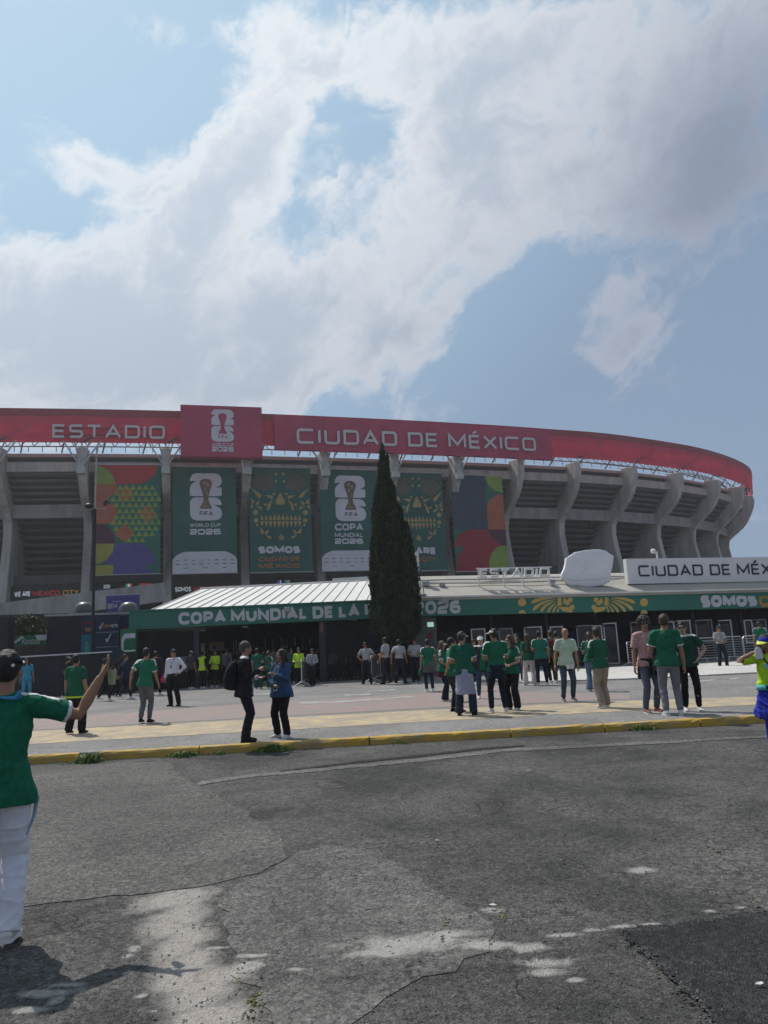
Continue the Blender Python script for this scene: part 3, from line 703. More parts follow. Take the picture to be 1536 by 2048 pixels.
def proud(px0, px1, off):
    """arc positions that see photo x = px0, px1 on the roof band pushed out by off"""
    pz = np.array([proj(cpt(q, off, 29.5))[0] for q in ss]); mm = np.maximum.accumulate(pz[:int(np.argmax(pz)) + 1])
    return [float(np.interp(x, mm, ss[:len(mm)])) for x in (px0, px1)]
def board(px0, px1, z0, z1, off, depth, m, rt, name='panel'):
    s0, s1 = proud(px0, px1, off)
    A, B = cpt(s0, off), cpt(s1, off); t = (B - A) / np.linalg.norm(B - A); nn = np.array([t[1], -t[0], 0])
    pm = plane_map((A[0], A[1], z0), (B[0], B[1], z0), (A[0], A[1], z1), nn)
    mb = MB(); mb.prism([pm(0, 0), pm(1, 0), pm(1, 1), pm(0, 1)], -nn * depth); mb.build(name, m, rt)
    return pm, (A + B) / 2
def uv_of(pm, x, y):
    """plane coordinates seen at photo pixel"""
    o = np.array(pm(0, 0)); eu = np.array(pm(1, 0)) - o; ev = np.array(pm(0, 1)) - o; n = np.cross(eu, ev)
    d = ray(x, y); t = ((o - CAMP) @ n) / (d @ n); p = CAMP + d * t - o
    a, b, c = eu @ eu, eu @ ev, ev @ ev; g, h = p @ eu, p @ ev; D = a * c - b * b
    return float((c * g - b * h) / D), float((a * h - b * g) / D)
def box_of(pm, x0, y0, x1, y1):
    """u0, u1, v0, v1 of print whose left bottom and right top corners show at these pixels"""
    a = uv_of(pm, x0, y0); b = uv_of(pm, x1, y1); return a[0], b[0], a[1], b[1]

# ESTADIO letters on the band
sA, sB = proud(105, 330, .45); A, B = cpt(sA, .45), cpt(sB, .45); t = (B - A) / np.linalg.norm(B - A); nn = np.array([t[1], -t[0], 0])
rt = root('wall_letters', tuple((A + B) / 2 + (0, 0, 28.2)), 'big grey raised letters ESTADIO fixed to the red roof band', 'sign')
pmL = plane_map((A[0], A[1], 27), (B[0], B[1], 27), (A[0], A[1], 31), nn)
u0, u1, v0, v1 = box_of(pmL, 105, 876, 330, 852.5)
letters('ESTADIO', pmL, u0, u1, v0, v1, .25, WHITE_L, rt, TECH)
mb = MB(); mb.beam(pmL(u0, v0 + .1, -.06), pmL(u1, v0 + .1, -.06), .08); mb.beam(pmL(u0, v1 - .1, -.06), pmL(u1, v1 - .1, -.06), .08); mb.build('letter_rail', STEEL_D, rt)
# long panel with the city name
s0, s1 = proud(549, 1103, .9); c = cpt((s0 + s1) / 2, .9, 29.4)
rt = root('long_sign', tuple(c), 'long dark red panel lettered CIUDAD DE M\u00c9XICO on the roof band', 'sign')
A, B = cpt(s0, .9), cpt(s1, .9); mid = cpt((s0 + s1) / 2, .9)
SEGN = 8
for j in range(SEGN):
    a, b = s0 + (s1 - s0) * j / SEGN, s0 + (s1 - s0) * (j + 1) / SEGN
    mb = MB(); mb.loft([[cpt(q, .9 + .12 * math.sin(q * 2.1), ZB - .75 + .1 * math.sin(q * 1.3)), cpt(q, .9, ZT - .3), cpt(q, .3, ZT - .3), cpt(q, .3, ZB - .7)] for q in np.linspace(a, b, 7)])
    mb.build('cloth_panel', FAB2, rt)
lay, tw = text_layout('cIUDAD DE M\u00c9XIcO', **TECH)
q0, q1 = proud(593, 1070, 1.05)
def vz(x, y, s_):
    p = cpt(s_, 1.05); d = ray(x, y); tt = ((p - CAMP)[:2] @ np.array([NRMs(s_)[0], NRMs(s_)[1]])) / (d[:2] @ np.array([NRMs(s_)[0], NRMs(s_)[1]])); return CAM_H + d[2] * tt
def NRMs(s_): return np.array([np.interp(s_, SL, NRM[:, 0]), np.interp(s_, SL, NRM[:, 1])])
zb, zt = vz(593, 887.5, q0), vz(593, 857, q0); zb1, zt1 = vz(1070, 902.5, q1), vz(1070, 876.5, q1)
for ribs in lay:
    mb = MB()
    def fm(x, y, d):
        u = x / tw; q = q0 + (q1 - q0) * u; b_ = zb + (zb1 - zb) * u; h_ = (zt - zb) + ((zt1 - zb1) - (zt - zb)) * u
        p = cpt(q, 1.0 + d); return (p[0], p[1], b_ + h_ * y)
    ribbon_solid(mb, ribs, fm, .18); mb.build('letter', WHITE_L, rt)

# ---- the stacked 26 emblem with its cup, printed on several boards
TWO = [(.0, .14), (.03, .08), (.08, .03), (.16, 0), (.81, 0), (.9, .02), (.96, .06), (1, .12), (1, .20), (.97, .245), (.90, .275), (.80, .30), (1, .30), (1, .488), (0, .488), (0, .32), (.03, .26), (.09, .215), (.2, .165), (.0, .165)]
SIX = [(.0, .62), (.02, .58), (.07, .54), (.15, .515), (.80, .515), (.9, .54), (.97, .59), (1, .65), (1, .675), (.74, .675), (.88, .71), (.96, .755), (1, .82), (1, .88), (.97, .94), (.9, .98), (.78, 1), (.22, 1), (.09, .975), (.02, .92), (0, .86)]
CUP = [(.50, .115), (.60, .125), (.68, .165), (.70, .215), (.68, .28), (.63, .36), (.585, .48), (.575, .56), (.61, .63), (.68, .72), (.69, .755), (.31, .755), (.32, .72), (.39, .63), (.425, .56), (.415, .48), (.37, .36), (.32, .28), (.30, .215), (.32, .165), (.40, .125)]
def smooth2(P, n=2):
    for _ in range(n):
        P = [q for i in range(len(P)) for q in ((np.array(P[i]) * .9 + np.array(P[(i + 1) % len(P)]) * .1), (np.array(P[i]) * .1 + np.array(P[(i + 1) % len(P)]) * .9))]
    return [tuple(p) for p in P]
PRN_W = mat('print_white', (.52, .51, .55), .7, .10, .5, bump=.3, bscale=1.1); PRN_DK = mat('print_dark', (.03, .03, .035), .7, .05, 2); PRN_GOLD = mat('print_bronze', (.13, .085, .055), .6, .45, 1.2)
PRN_HI = mat('print_bronze_light', (.26, .18, .12), .6, .3, 1.5)
def emblem(pm, box, parent, cupm, off=.01, wm=None):
    u0, u1, v0, v1 = box; f = lambda P: [(u0 + (u1 - u0) * a, v1 - (v1 - v0) * b) for a, b in P]
    mb = MB(); blot(mb, pm, f(smooth2(TWO, 1)), off); blot(mb, pm, f(smooth2(SIX, 1)), off); mb.build('emblem', wm or PRN_W, parent)
    mb = MB(); blot(mb, pm, f(smooth2(CUP, 1)), off + .006)
    if cupm is PRN_GOLD:
        for cx, cy, rx, ry in ((.45, .2, .05, .045), (.56, .25, .05, .05), (.47, .33, .035, .06), (.54, .42, .02, .06), (.46, .62, .02, .05), (.5, .7, .12, .012)): blot(mb, pm, f(circle(cx, cy, rx, ry, 12)), off + .012, mi=1)
    mb.build('cup_print', [cupm, PRN_HI], parent)
    write_line('FIFA', pm, u0 + (u1 - u0) * .3, u0 + (u1 - u0) * .72, v1 - (v1 - v0) * .9, v1 - (v1 - v0) * .805, style=dict(w=.2, gap=.14, rnd=.1), off=off + .005).build('lettering', PRN_DK if cupm is PRN_GOLD else cupm, parent)
# square logo board over the band
s0, s1 = proud(361, 524, 1.7); c = cpt((s0 + s1) / 2, 1.7, 29.3)
rt = root('square_sign', tuple(c), 'square dark red board with a white stacked 26 cup emblem, tallest on the roof band', 'sign')
pm, _ = board(361, 524, 25.9, 32.2, 1.7, 1.4, FAB2, rt, 'board')
A = uv_of(pm, 361, 912.5)[1]; Bv = uv_of(pm, 361, 809)[1]
zlo, zhi = 25.9 + 6.3 * A, 25.9 + 6.3 * Bv
bpy.data.objects.remove([o for o in rt.children][0]); pm, _ = board(361, 524, zlo, zhi, 1.7, 1.4, FAB2, rt, 'board')
emblem(pm, box_of(pm, 423, 883, 467, 820), rt, FAB2, off=.03)
write_line('WORLD CUP', pm, *box_of(pm, 424, 892.5, 467.5, 886.5), style=MED, off=.03, thick=.02).build('lettering', PRN_W, rt)
write_line('2026', pm, *box_of(pm, 424, 903, 467.5, 894), style=dict(w=.27, gap=.12, rnd=.3, wide=1.5), off=.03, thick=.02).build('lettering', PRN_W, rt)

# ---- six tall banners hung between the ribs
B_GREEN = mat('banner_green', (.012, .085, .072), .7, .22, .4, bump=.35, bscale=1.1)
def bcol(n, c): return mat('print_' + n, c, .7, .16, .45, bump=.3, bscale=1.1)
LIME, ORG, REDP, PURP, PLUM, YLW, GOLDP, BRN, SLATE, CRIM = [bcol(n, c) for n, c in (('lime', (.19, .27, .05)), ('orange', (.32, .10, .05)), ('red', (.36, .035, .04)), ('purple', (.07, .06, .22)), ('plum', (.075, .02, .045)), ('mustard', (.28, .26, .045)), ('gold', (.34, .24, .10)), ('brown', (.10, .085, .07)), ('slate', (.028, .055, .085)), ('crimson', (.25, .02, .035)))]
MINT = bcol('teal', (.012, .12, .085))
def banner(x0, yt0, x1, yt1, yb, label, base):
    """banner hung flat in front of the terraces; pixels give its corners"""
    mid = (x0 + x1) / 2; pz = np.array([proj(cpt(q, WAIST + 3.9, 18))[0] for q in ss]); mm = np.maximum.accumulate(pz[:int(np.argmax(pz)) + 1])
    a, b = [float(np.interp(x, mm, ss[:len(mm)])) for x in (x0, x1)]
    A, B = cpt(a, WAIST + 3.9), cpt(b, WAIST + 3.9); t = (B - A) / np.linalg.norm(B - A); nn = np.array([t[1], -t[0], 0])
    pm0 = plane_map((A[0], A[1], 10), (B[0], B[1], 10), (A[0], A[1], 27), nn)
    zt = 10 + 17 * uv_of(pm0, x0, yt0)[1]; zb = 10 + 17 * uv_of(pm0, x0, yb)[1]
    rt = root('banner', tuple((A + B) / 2 + (0, 0, zb)), label, 'banner', 'tall banners hung on the stadium front')
    pm = plane_map((A[0], A[1], zb), (B[0], B[1], zb), (A[0], A[1], zt), nn)
    mb = MB(); k = 10
    mb.loft([[pm(u, 0, 0), pm(u, 1, 0), pm(u, 1, -.05), pm(u, 0, -.05)] for u in np.linspace(0, 1, k + 1)]); mb.build('cloth', base, rt)
    mb = MB(); mb.beam(pm(-.03, 1.004, -.02), pm(1.03, 1.004, -.02), .16); mb.beam(pm(-.01, -.003, -.02), pm(1.01, -.003, -.02), .1); mb.build('hanging_bar', STEEL, rt)
    return rt, pm
def P_(rt, m, shapes, off=.006, pm=None, nm='print_shape'):
    mb = MB()
    for k, s_ in enumerate(shapes): blot(mb, pm, s_, off + .0006 * k)
    o = mb.build(nm, m, rt)
    if len(shapes) > 2: o['kind'] = 'stuff'
def quarter(cx, cy, rx, ry, a): return [(cx, cy)] + circle(cx, cy, rx, ry, 10, a, a + 90)
# 1: abstract
rt, pm = banner(187, 929.5, 321, 931, 1150, 'patterned banner with lime triangle lattice and purple arch, leftmost of the six', MINT)
def rc(u0, v0, u1, v1): return [(u0, v0), (u1, v0), (u1, v1), (u0, v1)]
P_(rt, REDP, [[(.0, 1), (.95, 1), (.95, .96), (.9, .9), (.8, .85), (.66, .822), (.3, .822), (.05, .9)]], pm=pm)
P_(rt, LIME, [quarter(0, .822, .31, .17, 0)], .012, pm)
P_(rt, ORG, [[(0, .822), (.35, .822), (.33, .75), (.22, .70), (.2, .64), (.34, .64), (.34, .46), (0, .46)]], .012, pm)
P_(rt, PLUM, [[(0, .28), (.33, .28), (.3, .36), (.22, .43), (.12, .455), (0, .46)]], .012, pm)
P_(rt, PURP, [[(.04, .10), (.3, .10), (.3, 0), (.92, 0), (.78, .05), (.78, .085), (.94, .09), (.9, .16), (.8, .24), (.66, .277), (.3, .277)]], .012, pm)
P_(rt, YLW, [[(0, .277), (.31, .277), (.29, .2), (.2, .13), (.1, .1), (0, .1)], rc(0, 0, .3, .085)], .018, pm)
tri = []
for r_ in range(10):
    for c_ in range(9):
        u = .14 + c_ * .098 + (.049 if r_ % 2 else 0); v = .285 + r_ * .0535
        inside = ((u - .62) / .38) ** 2 + ((v - .68) / .145) ** 2 < 1 or ((u - .62) / .38) ** 2 + ((v - .42) / .15) ** 2 < 1 or (.35 < u < .9 and .45 < v < .65)
        if inside: tri.append([(u - .047, v), (u + .047, v), (u, v + .05)])
P_(rt, LIME, tri, .010, pm, 'triangle_lattice')
P_(rt, ORG, [[(u - .15, v), (u, v - .085), (u + .15, v), (u, v + .085)] for u, v in ((.47, .735), (.80, .545), (.46, .37))], .020, pm, 'diamond')
def sponsor(rt, pm, u0, u1, v1):
    mb = MB(); w_ = u1 - u0; blot(mb, pm, [(u0, 0), (u1, 0), (u1, v1 * .62), (u1 - w_ * .05, v1 * .82), (u1 - w_ * .14, v1 * .96), (u1 - w_ * .2, v1), (u0 + w_ * .2, v1), (u0 + w_ * .14, v1 * .96), (u0 + w_ * .05, v1 * .82), (u0, v1 * .62)], .01); mb.build('sponsor_field', PRN_W, rt)
    mb = MB(); rr = random.Random(3)
    for row, n, vv in ((0, 8, .60), (1, 8, .42), (2, 3, .24)):
        for k in range(n):
            u = u0 + w_ * (.08 + .84 * k / max(1, n - 1)) if row < 2 else u0 + w_ * (.2 + .3 * k); h_ = v1 * rr.uniform(.022, .045); ww = w_ * rr.uniform(.022, .044)
            if row == 0 and k == 1:
                for q in range(3): blot(mb, pm, [(u - .03 + q * .018, v1 * vv - .006), (u - .018 + q * .018, v1 * vv - .006), (u - .02 + q * .018, v1 * vv + .004 + q * .004), (u - .03 + q * .018, v1 * vv + .006 + q * .004)], .018)
            else: blot(mb, pm, rc(u - ww, v1 * vv - h_ / 2, u + ww, v1 * vv + h_ / 2), .018 + .0004 * k)
    mb.build('sponsor_marks', mat('print_greyblue', (.12, .13, .17), .7, .1, 3), rt)
rt, pm = banner(345, 933, 473, 934, 1147.5, 'dark green banner with white 26 cup emblem above the words WORLD CUP', B_GREEN)
emblem(pm, box_of(pm, 380, 1041, 443, 947), rt, PRN_GOLD)
write_line('WORLD CUP', pm, *box_of(pm, 380, 1054, 441.5, 1046.5), style=MED, off=.01).build('lettering', PRN_W, rt)
write_line('2026', pm, *box_of(pm, 380, 1069.5, 441.5, 1057.5), style=dict(w=.27, gap=.12, rnd=.3, wide=1.5), off=.01).build('lettering', PRN_W, rt)
sponsor(rt, pm, 0.0, 1.0, uv_of(pm, 410, 1103)[1])
# skull banners
def petal(cx, cy, ang, ln, wd, n=9, asp=.62):
    """teardrop: tip at the centre, round end outward; units of banner width"""
    P = []; ca, sa = math.cos(math.radians(ang)), math.sin(math.radians(ang))
    prof = [(0, 0), (.25, .22), (.5, .4), (.72, .5), (.88, .42), (.97, .22), (1, 0)]
    for a, b in prof + [(a, -b) for a, b in prof[-2:0:-1]]:
        x, y = a * ln, b * wd; P.append((cx + x * ca - y * sa, cy + (x * sa + y * ca) * asp))
    return P
def skull(rt, pm):
    """petal skull; shapes digitised on a 466 x 800 board"""
    top, low, teeth = [], [], []
    U = lambda x, y: ((x - 612) / 466, 1 - (y - 560) / 800)
    def pet(sgn, x0, y0, x1, y1, w, L):           # tip at x0, y0, round end at x1, y1
        if sgn > 0: x0, x1 = 1690 - x0, 1690 - x1
        d = np.array([x1 - x0, y1 - y0], float); ln = np.linalg.norm(d); d /= ln; n = np.array([-d[1], d[0]])
        prof = [(0, 0), (.3, .16), (.55, .34), (.75, .48), (.88, .47), (.96, .3), (1, 0)]
        P = [np.array([x0, y0]) + d * a * ln + n * b * w for a, b in prof] + [np.array([x0, y0]) + d * a * ln - n * b * w for a, b in prof[-2:0:-1]]
        L.append([U(*p) for p in P])
    def dot(sgn, x, y, r_, L):
        if sgn > 0: x = 1690 - x
        L.append([U(x + r_ * math.cos(a), y + r_ * math.sin(a)) for a in np.linspace(0, 6.283, 15)[:-1]])
    for s_ in (-1, 1):
        for x, y in ((636, 690), (655, 718), (684, 738), (716, 752), (745, 748), (768, 735), (797, 735)): pet(s_, 735 - (735 - x) * .25, 590 + (y - 690) * .3, x, y, 26, top)
        for a in ((640, 580, 622, 640, 20), (700, 570, 650, 610, 22), (770, 575, 790, 650, 24), (745, 570, 745, 640, 18)): pet(s_, *a, top)
        for a in ((620, 710, 700, 795, 30), (725, 775, 790, 795, 26), (780, 810, 752, 870, 26), (790, 800, 745, 895, 20), (690, 812, 668, 850, 22), (625, 795, 645, 840, 22), (655, 855, 705, 880, 20), (688, 1022, 712, 1070, 26), (755, 1035, 730, 1075, 24), (722, 1080, 770, 1105, 22), (618, 830, 640, 870, 14)): pet(s_, *a, low)
        for a in ((657, 908, 20), (730, 848, 10), (660, 970, 17), (667, 1005, 10), (797, 765, 10), (815, 668, 11), (818, 610, 11), (628, 868, 9)): dot(s_, *a, low)
        pet(s_, 843, 752, 829, 850, 46, low); pet(s_, 842, 1070, 826, 1112, 13, low)
    pet(-1, 845, 1068, 845, 1122, 15, low)
    for k in range(10):
        x = 704 + k * 31.4; b = 1 - .05 * abs(k - 4.5)
        pet(-1, x, 915 + 3 * abs(k - 4.5), x, 968, 29 * b, teeth); pet(-1, x, 1034 - 3 * abs(k - 4.5), x, 974, 29 * b, teeth)
    P_(rt, BRN, top, .012, pm, 'petal_print'); P_(rt, GOLDP, low, .02, pm, 'petal_print'); P_(rt, GOLDP, teeth, .016, pm, 'teeth_print')
rt, pm = banner(499, 934, 623, 936, 1145, 'green banner with a gold petal skull above the words SOMOS', B_GREEN); skull(rt, pm)
write_line('SOMOS', pm, *box_of(pm, 517, 1107, 600, 1092), style=FAT, off=.01).build('lettering', PRN_W, rt)
write_line('CIUDAD DE', pm, *box_of(pm, 517, 1123, 600, 1112.5), style=HEAVY, off=.01).build('lettering', bcol('rust', (.30, .12, .035)), rt)
write_line('M\u00c9XICO', pm, *box_of(pm, 517, 1137, 600, 1126.5), style=HEAVY, off=.01).build('lettering', bcol('rust', (.30, .12, .035)), rt)
rt, pm = banner(641, 938, 758, 940, 1142, 'dark green banner with white 26 cup emblem above the words COPA MUNDIAL', B_GREEN)
emblem(pm, box_of(pm, 672, 1042, 729, 952), rt, PRN_GOLD)
write_line('COPA', pm, *box_of(pm, 670, 1061, 726, 1047), style=dict(w=.24, gap=.1, rnd=.42), off=.01).build('lettering', PRN_W, rt)
write_line('MUNDIAL', pm, *box_of(pm, 670, 1074.5, 726, 1065.5), style=MED, off=.01).build('lettering', PRN_W, rt)
write_line('2026', pm, *box_of(pm, 670, 1088, 726, 1077), style=dict(w=.27, gap=.12, rnd=.3, wide=1.5), off=.01).build('lettering', PRN_W, rt)
sponsor(rt, pm, 0.0, 1.0, uv_of(pm, 700, 1101)[1])
rt, pm = banner(781, 944, 889, 947, 1142, 'green banner with a gold petal skull half hidden behind the cypress', B_GREEN); skull(rt, pm)
write_line('WE ARE', pm, *box_of(pm, 793, 1109, 872, 1094.5), style=FAT, off=.01).build('lettering', PRN_W, rt)
write_line('MEXICO CITY', pm, *box_of(pm, 793, 1125, 872, 1113), style=HEAVY, off=.01).build('lettering', bcol('rust', (.30, .12, .035)), rt)
rt, pm = banner(906, 949, 1010, 951, 1143, 'patterned banner with slate field and red arch, rightmost of the six', MINT)
P_(rt, SLATE, [rc(.0, .43, .66, 1.0)], pm=pm)
P_(rt, SLATE, [rc(.60, .86, .68, .97)], .0075, pm)
P_(rt, LIME, [[(.66, 1), (1, 1), (1, .82), (.85, .84), (.72, .9)], [(1, .0), (.63, 0), (.63, .1), (.7, .19), (.82, .25), (1, .265)]], .016, pm)
P_(rt, ORG, [[(.66, .43), (1, .43), (1, .81), (.86, .79), (.72, .74), (.66, .66)]], .012, pm)
P_(rt, CRIM, [[(0, 0), (.63, 0), (.63, .1), (1, .26), (.95, .27), (.75, .33), (.66, .43), (.3, .43), (.12, .39), (.03, .32), (.0, .25), (.2, .25), (.05, .16)]], .013, pm)
P_(rt, PLUM, [[(.66, .43), (1, .43), (1, .26), (.9, .265), (.75, .32), (.68, .38)]], .019, pm)
hat = []
for r_ in range(6):
    for c_ in range(3):
        u = .1 + c_ * .2 + (.09 if r_ % 2 else 0); v = .5 + r_ * .085
        for q in range(3): hat.append([(u - .05 + q * .02, v - .02 + q * .012), (u + .04 + q * .02, v + .028 + q * .012), (u + .04 + q * .02, v + .032 + q * .012), (u - .05 + q * .02, v - .015 + q * .012)])
P_(rt, bcol('rose', (.22, .03, .05)), hat, .012, pm, 'hatch_print')

# ---- LED ribbons between the ribs low on the front
LED_BG = mat('led_black', (.008, .016, .018), .4, .05, 2)
LED_R = mat('led_red', (.3, .02, .02), .5, .05, 2, emit=(1, .08, .05), estr=.16); LED_W = mat('led_white', (.4, .4, .42), .5, .05, 2, emit=(.8, .9, 1), estr=.26)
LED_G = mat('led_green', (.02, .3, .08), .5, .05, 2, emit=(.05, .8, .25), estr=.16); LED_B = mat('led_blue', (.05, .05, .4), .5, .05, 2, emit=(.2, .2, 1), estr=.16); LED_O = mat('led_orange', (.4, .2, .02), .5, .05, 2, emit=(1, .45, .05), estr=.16)
def ribbon(i, label):
    a, b = cs[i], cs[i + 1]; A, B = cpt(a, WAIST - .2), cpt(b, WAIST - .2); t = (B - A) / np.linalg.norm(B - A); A = A + t * .6; B = B - t * .6; nn = np.array([t[1], -t[0], 0])
    z0, z1 = 8.85, 10.75
    rt = root('led_ribbon', tuple((A + B) / 2 + (0, 0, z0)), label, 'screen', 'LED ribbons along the stadium front')
    pm = plane_map((A[0], A[1], z0), (B[0], B[1], z0), (A[0], A[1], z1), nn); mb = MB(); mb.prism([pm(0, 0), pm(1, 0), pm(1, 1), pm(0, 1)], -nn * .25); mb.build('panel', LED_BG, rt); return rt, pm
rt, pm = ribbon(2, 'dark LED ribbon glowing red MEXICO CITY, leftmost between the ribs')
write_line('WE ARE', pm, .05, .27, .3, .62, style=dict(w=.24, gap=.12, rnd=.2), off=.01, thick=.02).build('lettering', LED_W, rt)
write_line('MEXICO', pm, .31, .68, .3, .62, style=dict(w=.15, gap=.2, rnd=.2), off=.01, thick=.02).build('lettering', LED_R, rt)
write_line('CITY', pm, .73, .95, .3, .62, style=dict(w=.15, gap=.2, rnd=.2), off=.01, thick=.02).build('lettering', LED_O, rt)
rt, pm = ribbon(3, 'dark LED ribbon showing two national flags between lettering')
write_line('2026', pm, .16, .25, .66, .9, style=MED, off=.01, thick=.02).build('lettering', LED_W, rt); write_line('MUNDIAL', pm, .08, .34, .4, .6, style=MED, off=.01, thick=.02).build('lettering', LED_B, rt); write_line('MEX', pm, .14, .29, .1, .34, style=MED, off=.01, thick=.02).build('lettering', LED_G, rt)
for m, x0, x1 in ((LED_G, .47, .50), (LED_W, .50, .535), (LED_R, .535, .565)): mb = MB(); blot(mb, pm, rc(x0, .2, x1, .92), .01, .02); mb.build('flag_stripe', m, rt)
for m, P in ((LED_R, rc(.68, .62, .83, .92)), (LED_B, rc(.68, .2, .83, .45)), (LED_G, [(.66, .2), (.75, .53), (.66, .9)]), (LED_W, rc(.74, .5, .83, .57)), (LED_R, [(.9, .15), (1, .15), (1, .75), (.96, .7)])): mb = MB(); blot(mb, pm, P, .01 if m is not LED_G else .03, .015); mb.build('flag_stripe', m, rt)
rt, pm = ribbon(4, 'dark LED ribbon glowing red MEXICO CITY above the white gate roof')
write_line('SOMOS', pm, .04, .27, .3, .6, style=dict(w=.24, gap=.12, rnd=.2), off=.01, thick=.02).build('lettering', LED_W, rt)
write_line('MEXICO', pm, .31, .68, .3, .6, style=dict(w=.15, gap=.2, rnd=.2), off=.01, thick=.02).build('lettering', LED_R, rt)
write_line('CITY', pm, .73, .95, .3, .6, style=dict(w=.15, gap=.2, rnd=.2), off=.01, thick=.02).build('lettering', LED_O, rt)
rt, pm = ribbon(5, 'dark LED ribbon with a few violet and green lit bars peeking over the white roof')
for m, x0, x1 in ((LED_B, .42, .455), (LED_W, .46, .475), (LED_B, .52, .55), (LED_G, .55, .585), (LED_W, .59, .6)): mb = MB(); blot(mb, pm, rc(x0, .35, x1, .9), .01, .02); mb.build('lit_bar', m, rt)
# concrete ramp running down across the lower front
mb = MB(); a = at(-60, 1234, 80); b = at(330, 1184, 86)
mb.beam(a, b, .6, 2.1); tag(mb.build('access_ramp', CONC), 'sloping grey concrete ramp beam crossing below the LED ribbons', 'ramp')
# ---------------------------------------------------------------- gate building
def atz(x, y, Y): return np.array(at(x, y, Y))
YF = 34.3
def yr(x): return 34.9 + (x - 850) * 3.4 / 690          # front line of the flat-roofed part
GREEN = mat('fascia_green', (.018, .135, .098), .55, .06, .6, spec=.4)
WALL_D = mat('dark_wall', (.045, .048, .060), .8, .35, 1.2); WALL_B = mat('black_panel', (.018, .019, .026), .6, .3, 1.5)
ROOF_W = mat('white_roof_sheet', (.60, .59, .565), .55, .07, .8, streak=(4, .3, 1)); ROOF_C = mat('concrete_roof', (.37, .345, .305), .9, .12, .8, detail=8)
ROOF_E = mat('roof_edge_white', (.68, .67, .64), .8, .1, 1); GREYM = mat('grey_metal', (.30, .30, .31), .5, .1, 3); SILV = mat('window_alloy', (.55, .55, .56), .4, .05, 3, metal=.3)
GLASS_D = mat('dark_glass', (.015, .018, .025), .12, .2, 1, spec=.6); BLACKM = mat('black_metal', (.016, .017, .022), .5, .2, 4)
FL = MB(); gb = root('gate_building', (0, 38, PZ), 'long low gate building with green front edge, white roof and dark openings', 'building')
# left, sloped white roof made of sheets
e0, e1 = atz(300, 1221.5, YF), atz(775, 1203, YF + .1); r0, r1 = atz(404, 1178.5, 43.2), atz(790, 1159, 43.2)
NS = 21
for i in range(NS):
    u0, u1 = i / NS, (i + 1) / NS
    a, b, c, d = e0 + (e1 - e0) * u0, e0 + (e1 - e0) * u1, r0 + (r1 - r0) * u1, r0 + (r1 - r0) * u0
    g = (b - a) * .012; up = np.array([0, -.15, .06])
    mb = MB(); mb.prism([a + g, b - g, c - g, d + g], (0, 0, -.05))
    mb.prism([a + g, a + g * 4, d + g * 4, d + g][::1], (0, 0, .055)); mb.build('roof_sheet', ROOF_W, gb)
mb = MB(); mb.prism([e0 + (.0, 0, -.07), e1 + (0, 0, -.07), r1 + (0, 0, -.07), r0 + (0, 0, -.07)], (0, 0, -.1)); mb.build('roof_deck', GREYM, gb)
mb = MB(); mb.prism([e0 + (-.03, 0, -.0), e0 + (-.06, 8.6, -.0), r0 + (-.06, 0, -.02)], (-.04, 0, -.04)); mb.build('roof_hip', ROOF_W, gb)
mb = MB(); mb.beam(r0 + (-.1, .1, .06), r1 + (.1, .1, .06), .22, .08); mb.build('ridge_cap', ROOF_E, gb)
mb = MB(); mb.beam(atz(665, 1160, 44), atz(790, 1153, 44), .3, .16); mb.build('gutter', ROOF_E, gb)
mb = MB(); mb.prism([r0 + (0, .3, -.2), r1 + (0, .3, -.2), (r1[0], r1[1] + .3, PZ), (r0[0], r0[1] + .3, PZ)], (0, .2, 0)); mb.build('rear_wall', WALL_D, gb)
# fascias
def fascia(pts_top, pts_bot, Ys, name, depth=.28):
    T = [atz(x, y, Y) for (x, y), Y in zip(pts_top, Ys)]; B = [atz(x, y, Y) for (x, y), Y in zip(pts_bot, Ys)]
    mb = MB(); mb.prism([B[0], B[1], T[1], T[0]], (0, depth, 0)); mb.build(name, GREEN, gb)
    t = B[1] - B[0]; nn = np.array([t[1], -t[0], 0]); nn /= np.linalg.norm(nn)
    return plane_map(B[0], B[1], T[0], nn)
pl = fascia([(258, 1224), (838, 1199.5)], [(258, 1259), (838, 1233)], [YF - .3, YF - .1], 'fascia')
pr = fascia([(838, 1197.5), (1620, 1178.5)], [(838, 1232.5), (1620, 1213.5)], [yr(838) - .45, yr(1620) - .3], 'fascia')
mb = MB(); a, b = atz(258, 1222.5, YF - .3), atz(258, 1259, YF - .3); mb.prism([a, b, b + (-.2, 9, 0), a + (-.2, 9, 0)], (.15, 0, 0)); mb.build('fascia_return', GREEN, gb)
mb = MB(); mb.prism([atz(255, 1224, YF - .35), atz(838, 1198.5, YF - .15), atz(838, 1198.5, YF - .15) + (0, .6, 0), atz(255, 1224, YF - .35) + (0, .6, 0)], (0, 0, .07)); mb.build('fascia_cap', GREEN, gb)
FW = mat('fascia_print', (.50, .50, .52), .6, .04, 2)
write_line('COPA MUNDIAL DE LA FIFA', pl, *box_of(pl, 357, 1249.5, 800, 1205.5), style=dict(w=.27, gap=.10, rnd=.42, space=.34, wide=.97), off=.004).build('lettering', FW, gb)
write_line('2026', pr, *box_of(pr, 826, 1229, 921, 1200.5), style=dict(w=.27, gap=.1, rnd=.42, wide=.98), off=.004).build('lettering', FW, gb)
write_line('SOMOS', pr, *box_of(pr, 1402, 1215, 1513, 1188.5), style=dict(w=.36, gap=.07, rnd=.5, wide=1.05), off=.004).build('lettering', FW, gb)
ORF = mat('fascia_orange', (.42, .20, .03), .6, .05, 2); GLDF = mat('fascia_gold', (.48, .33, .10), .6, .06, 2)
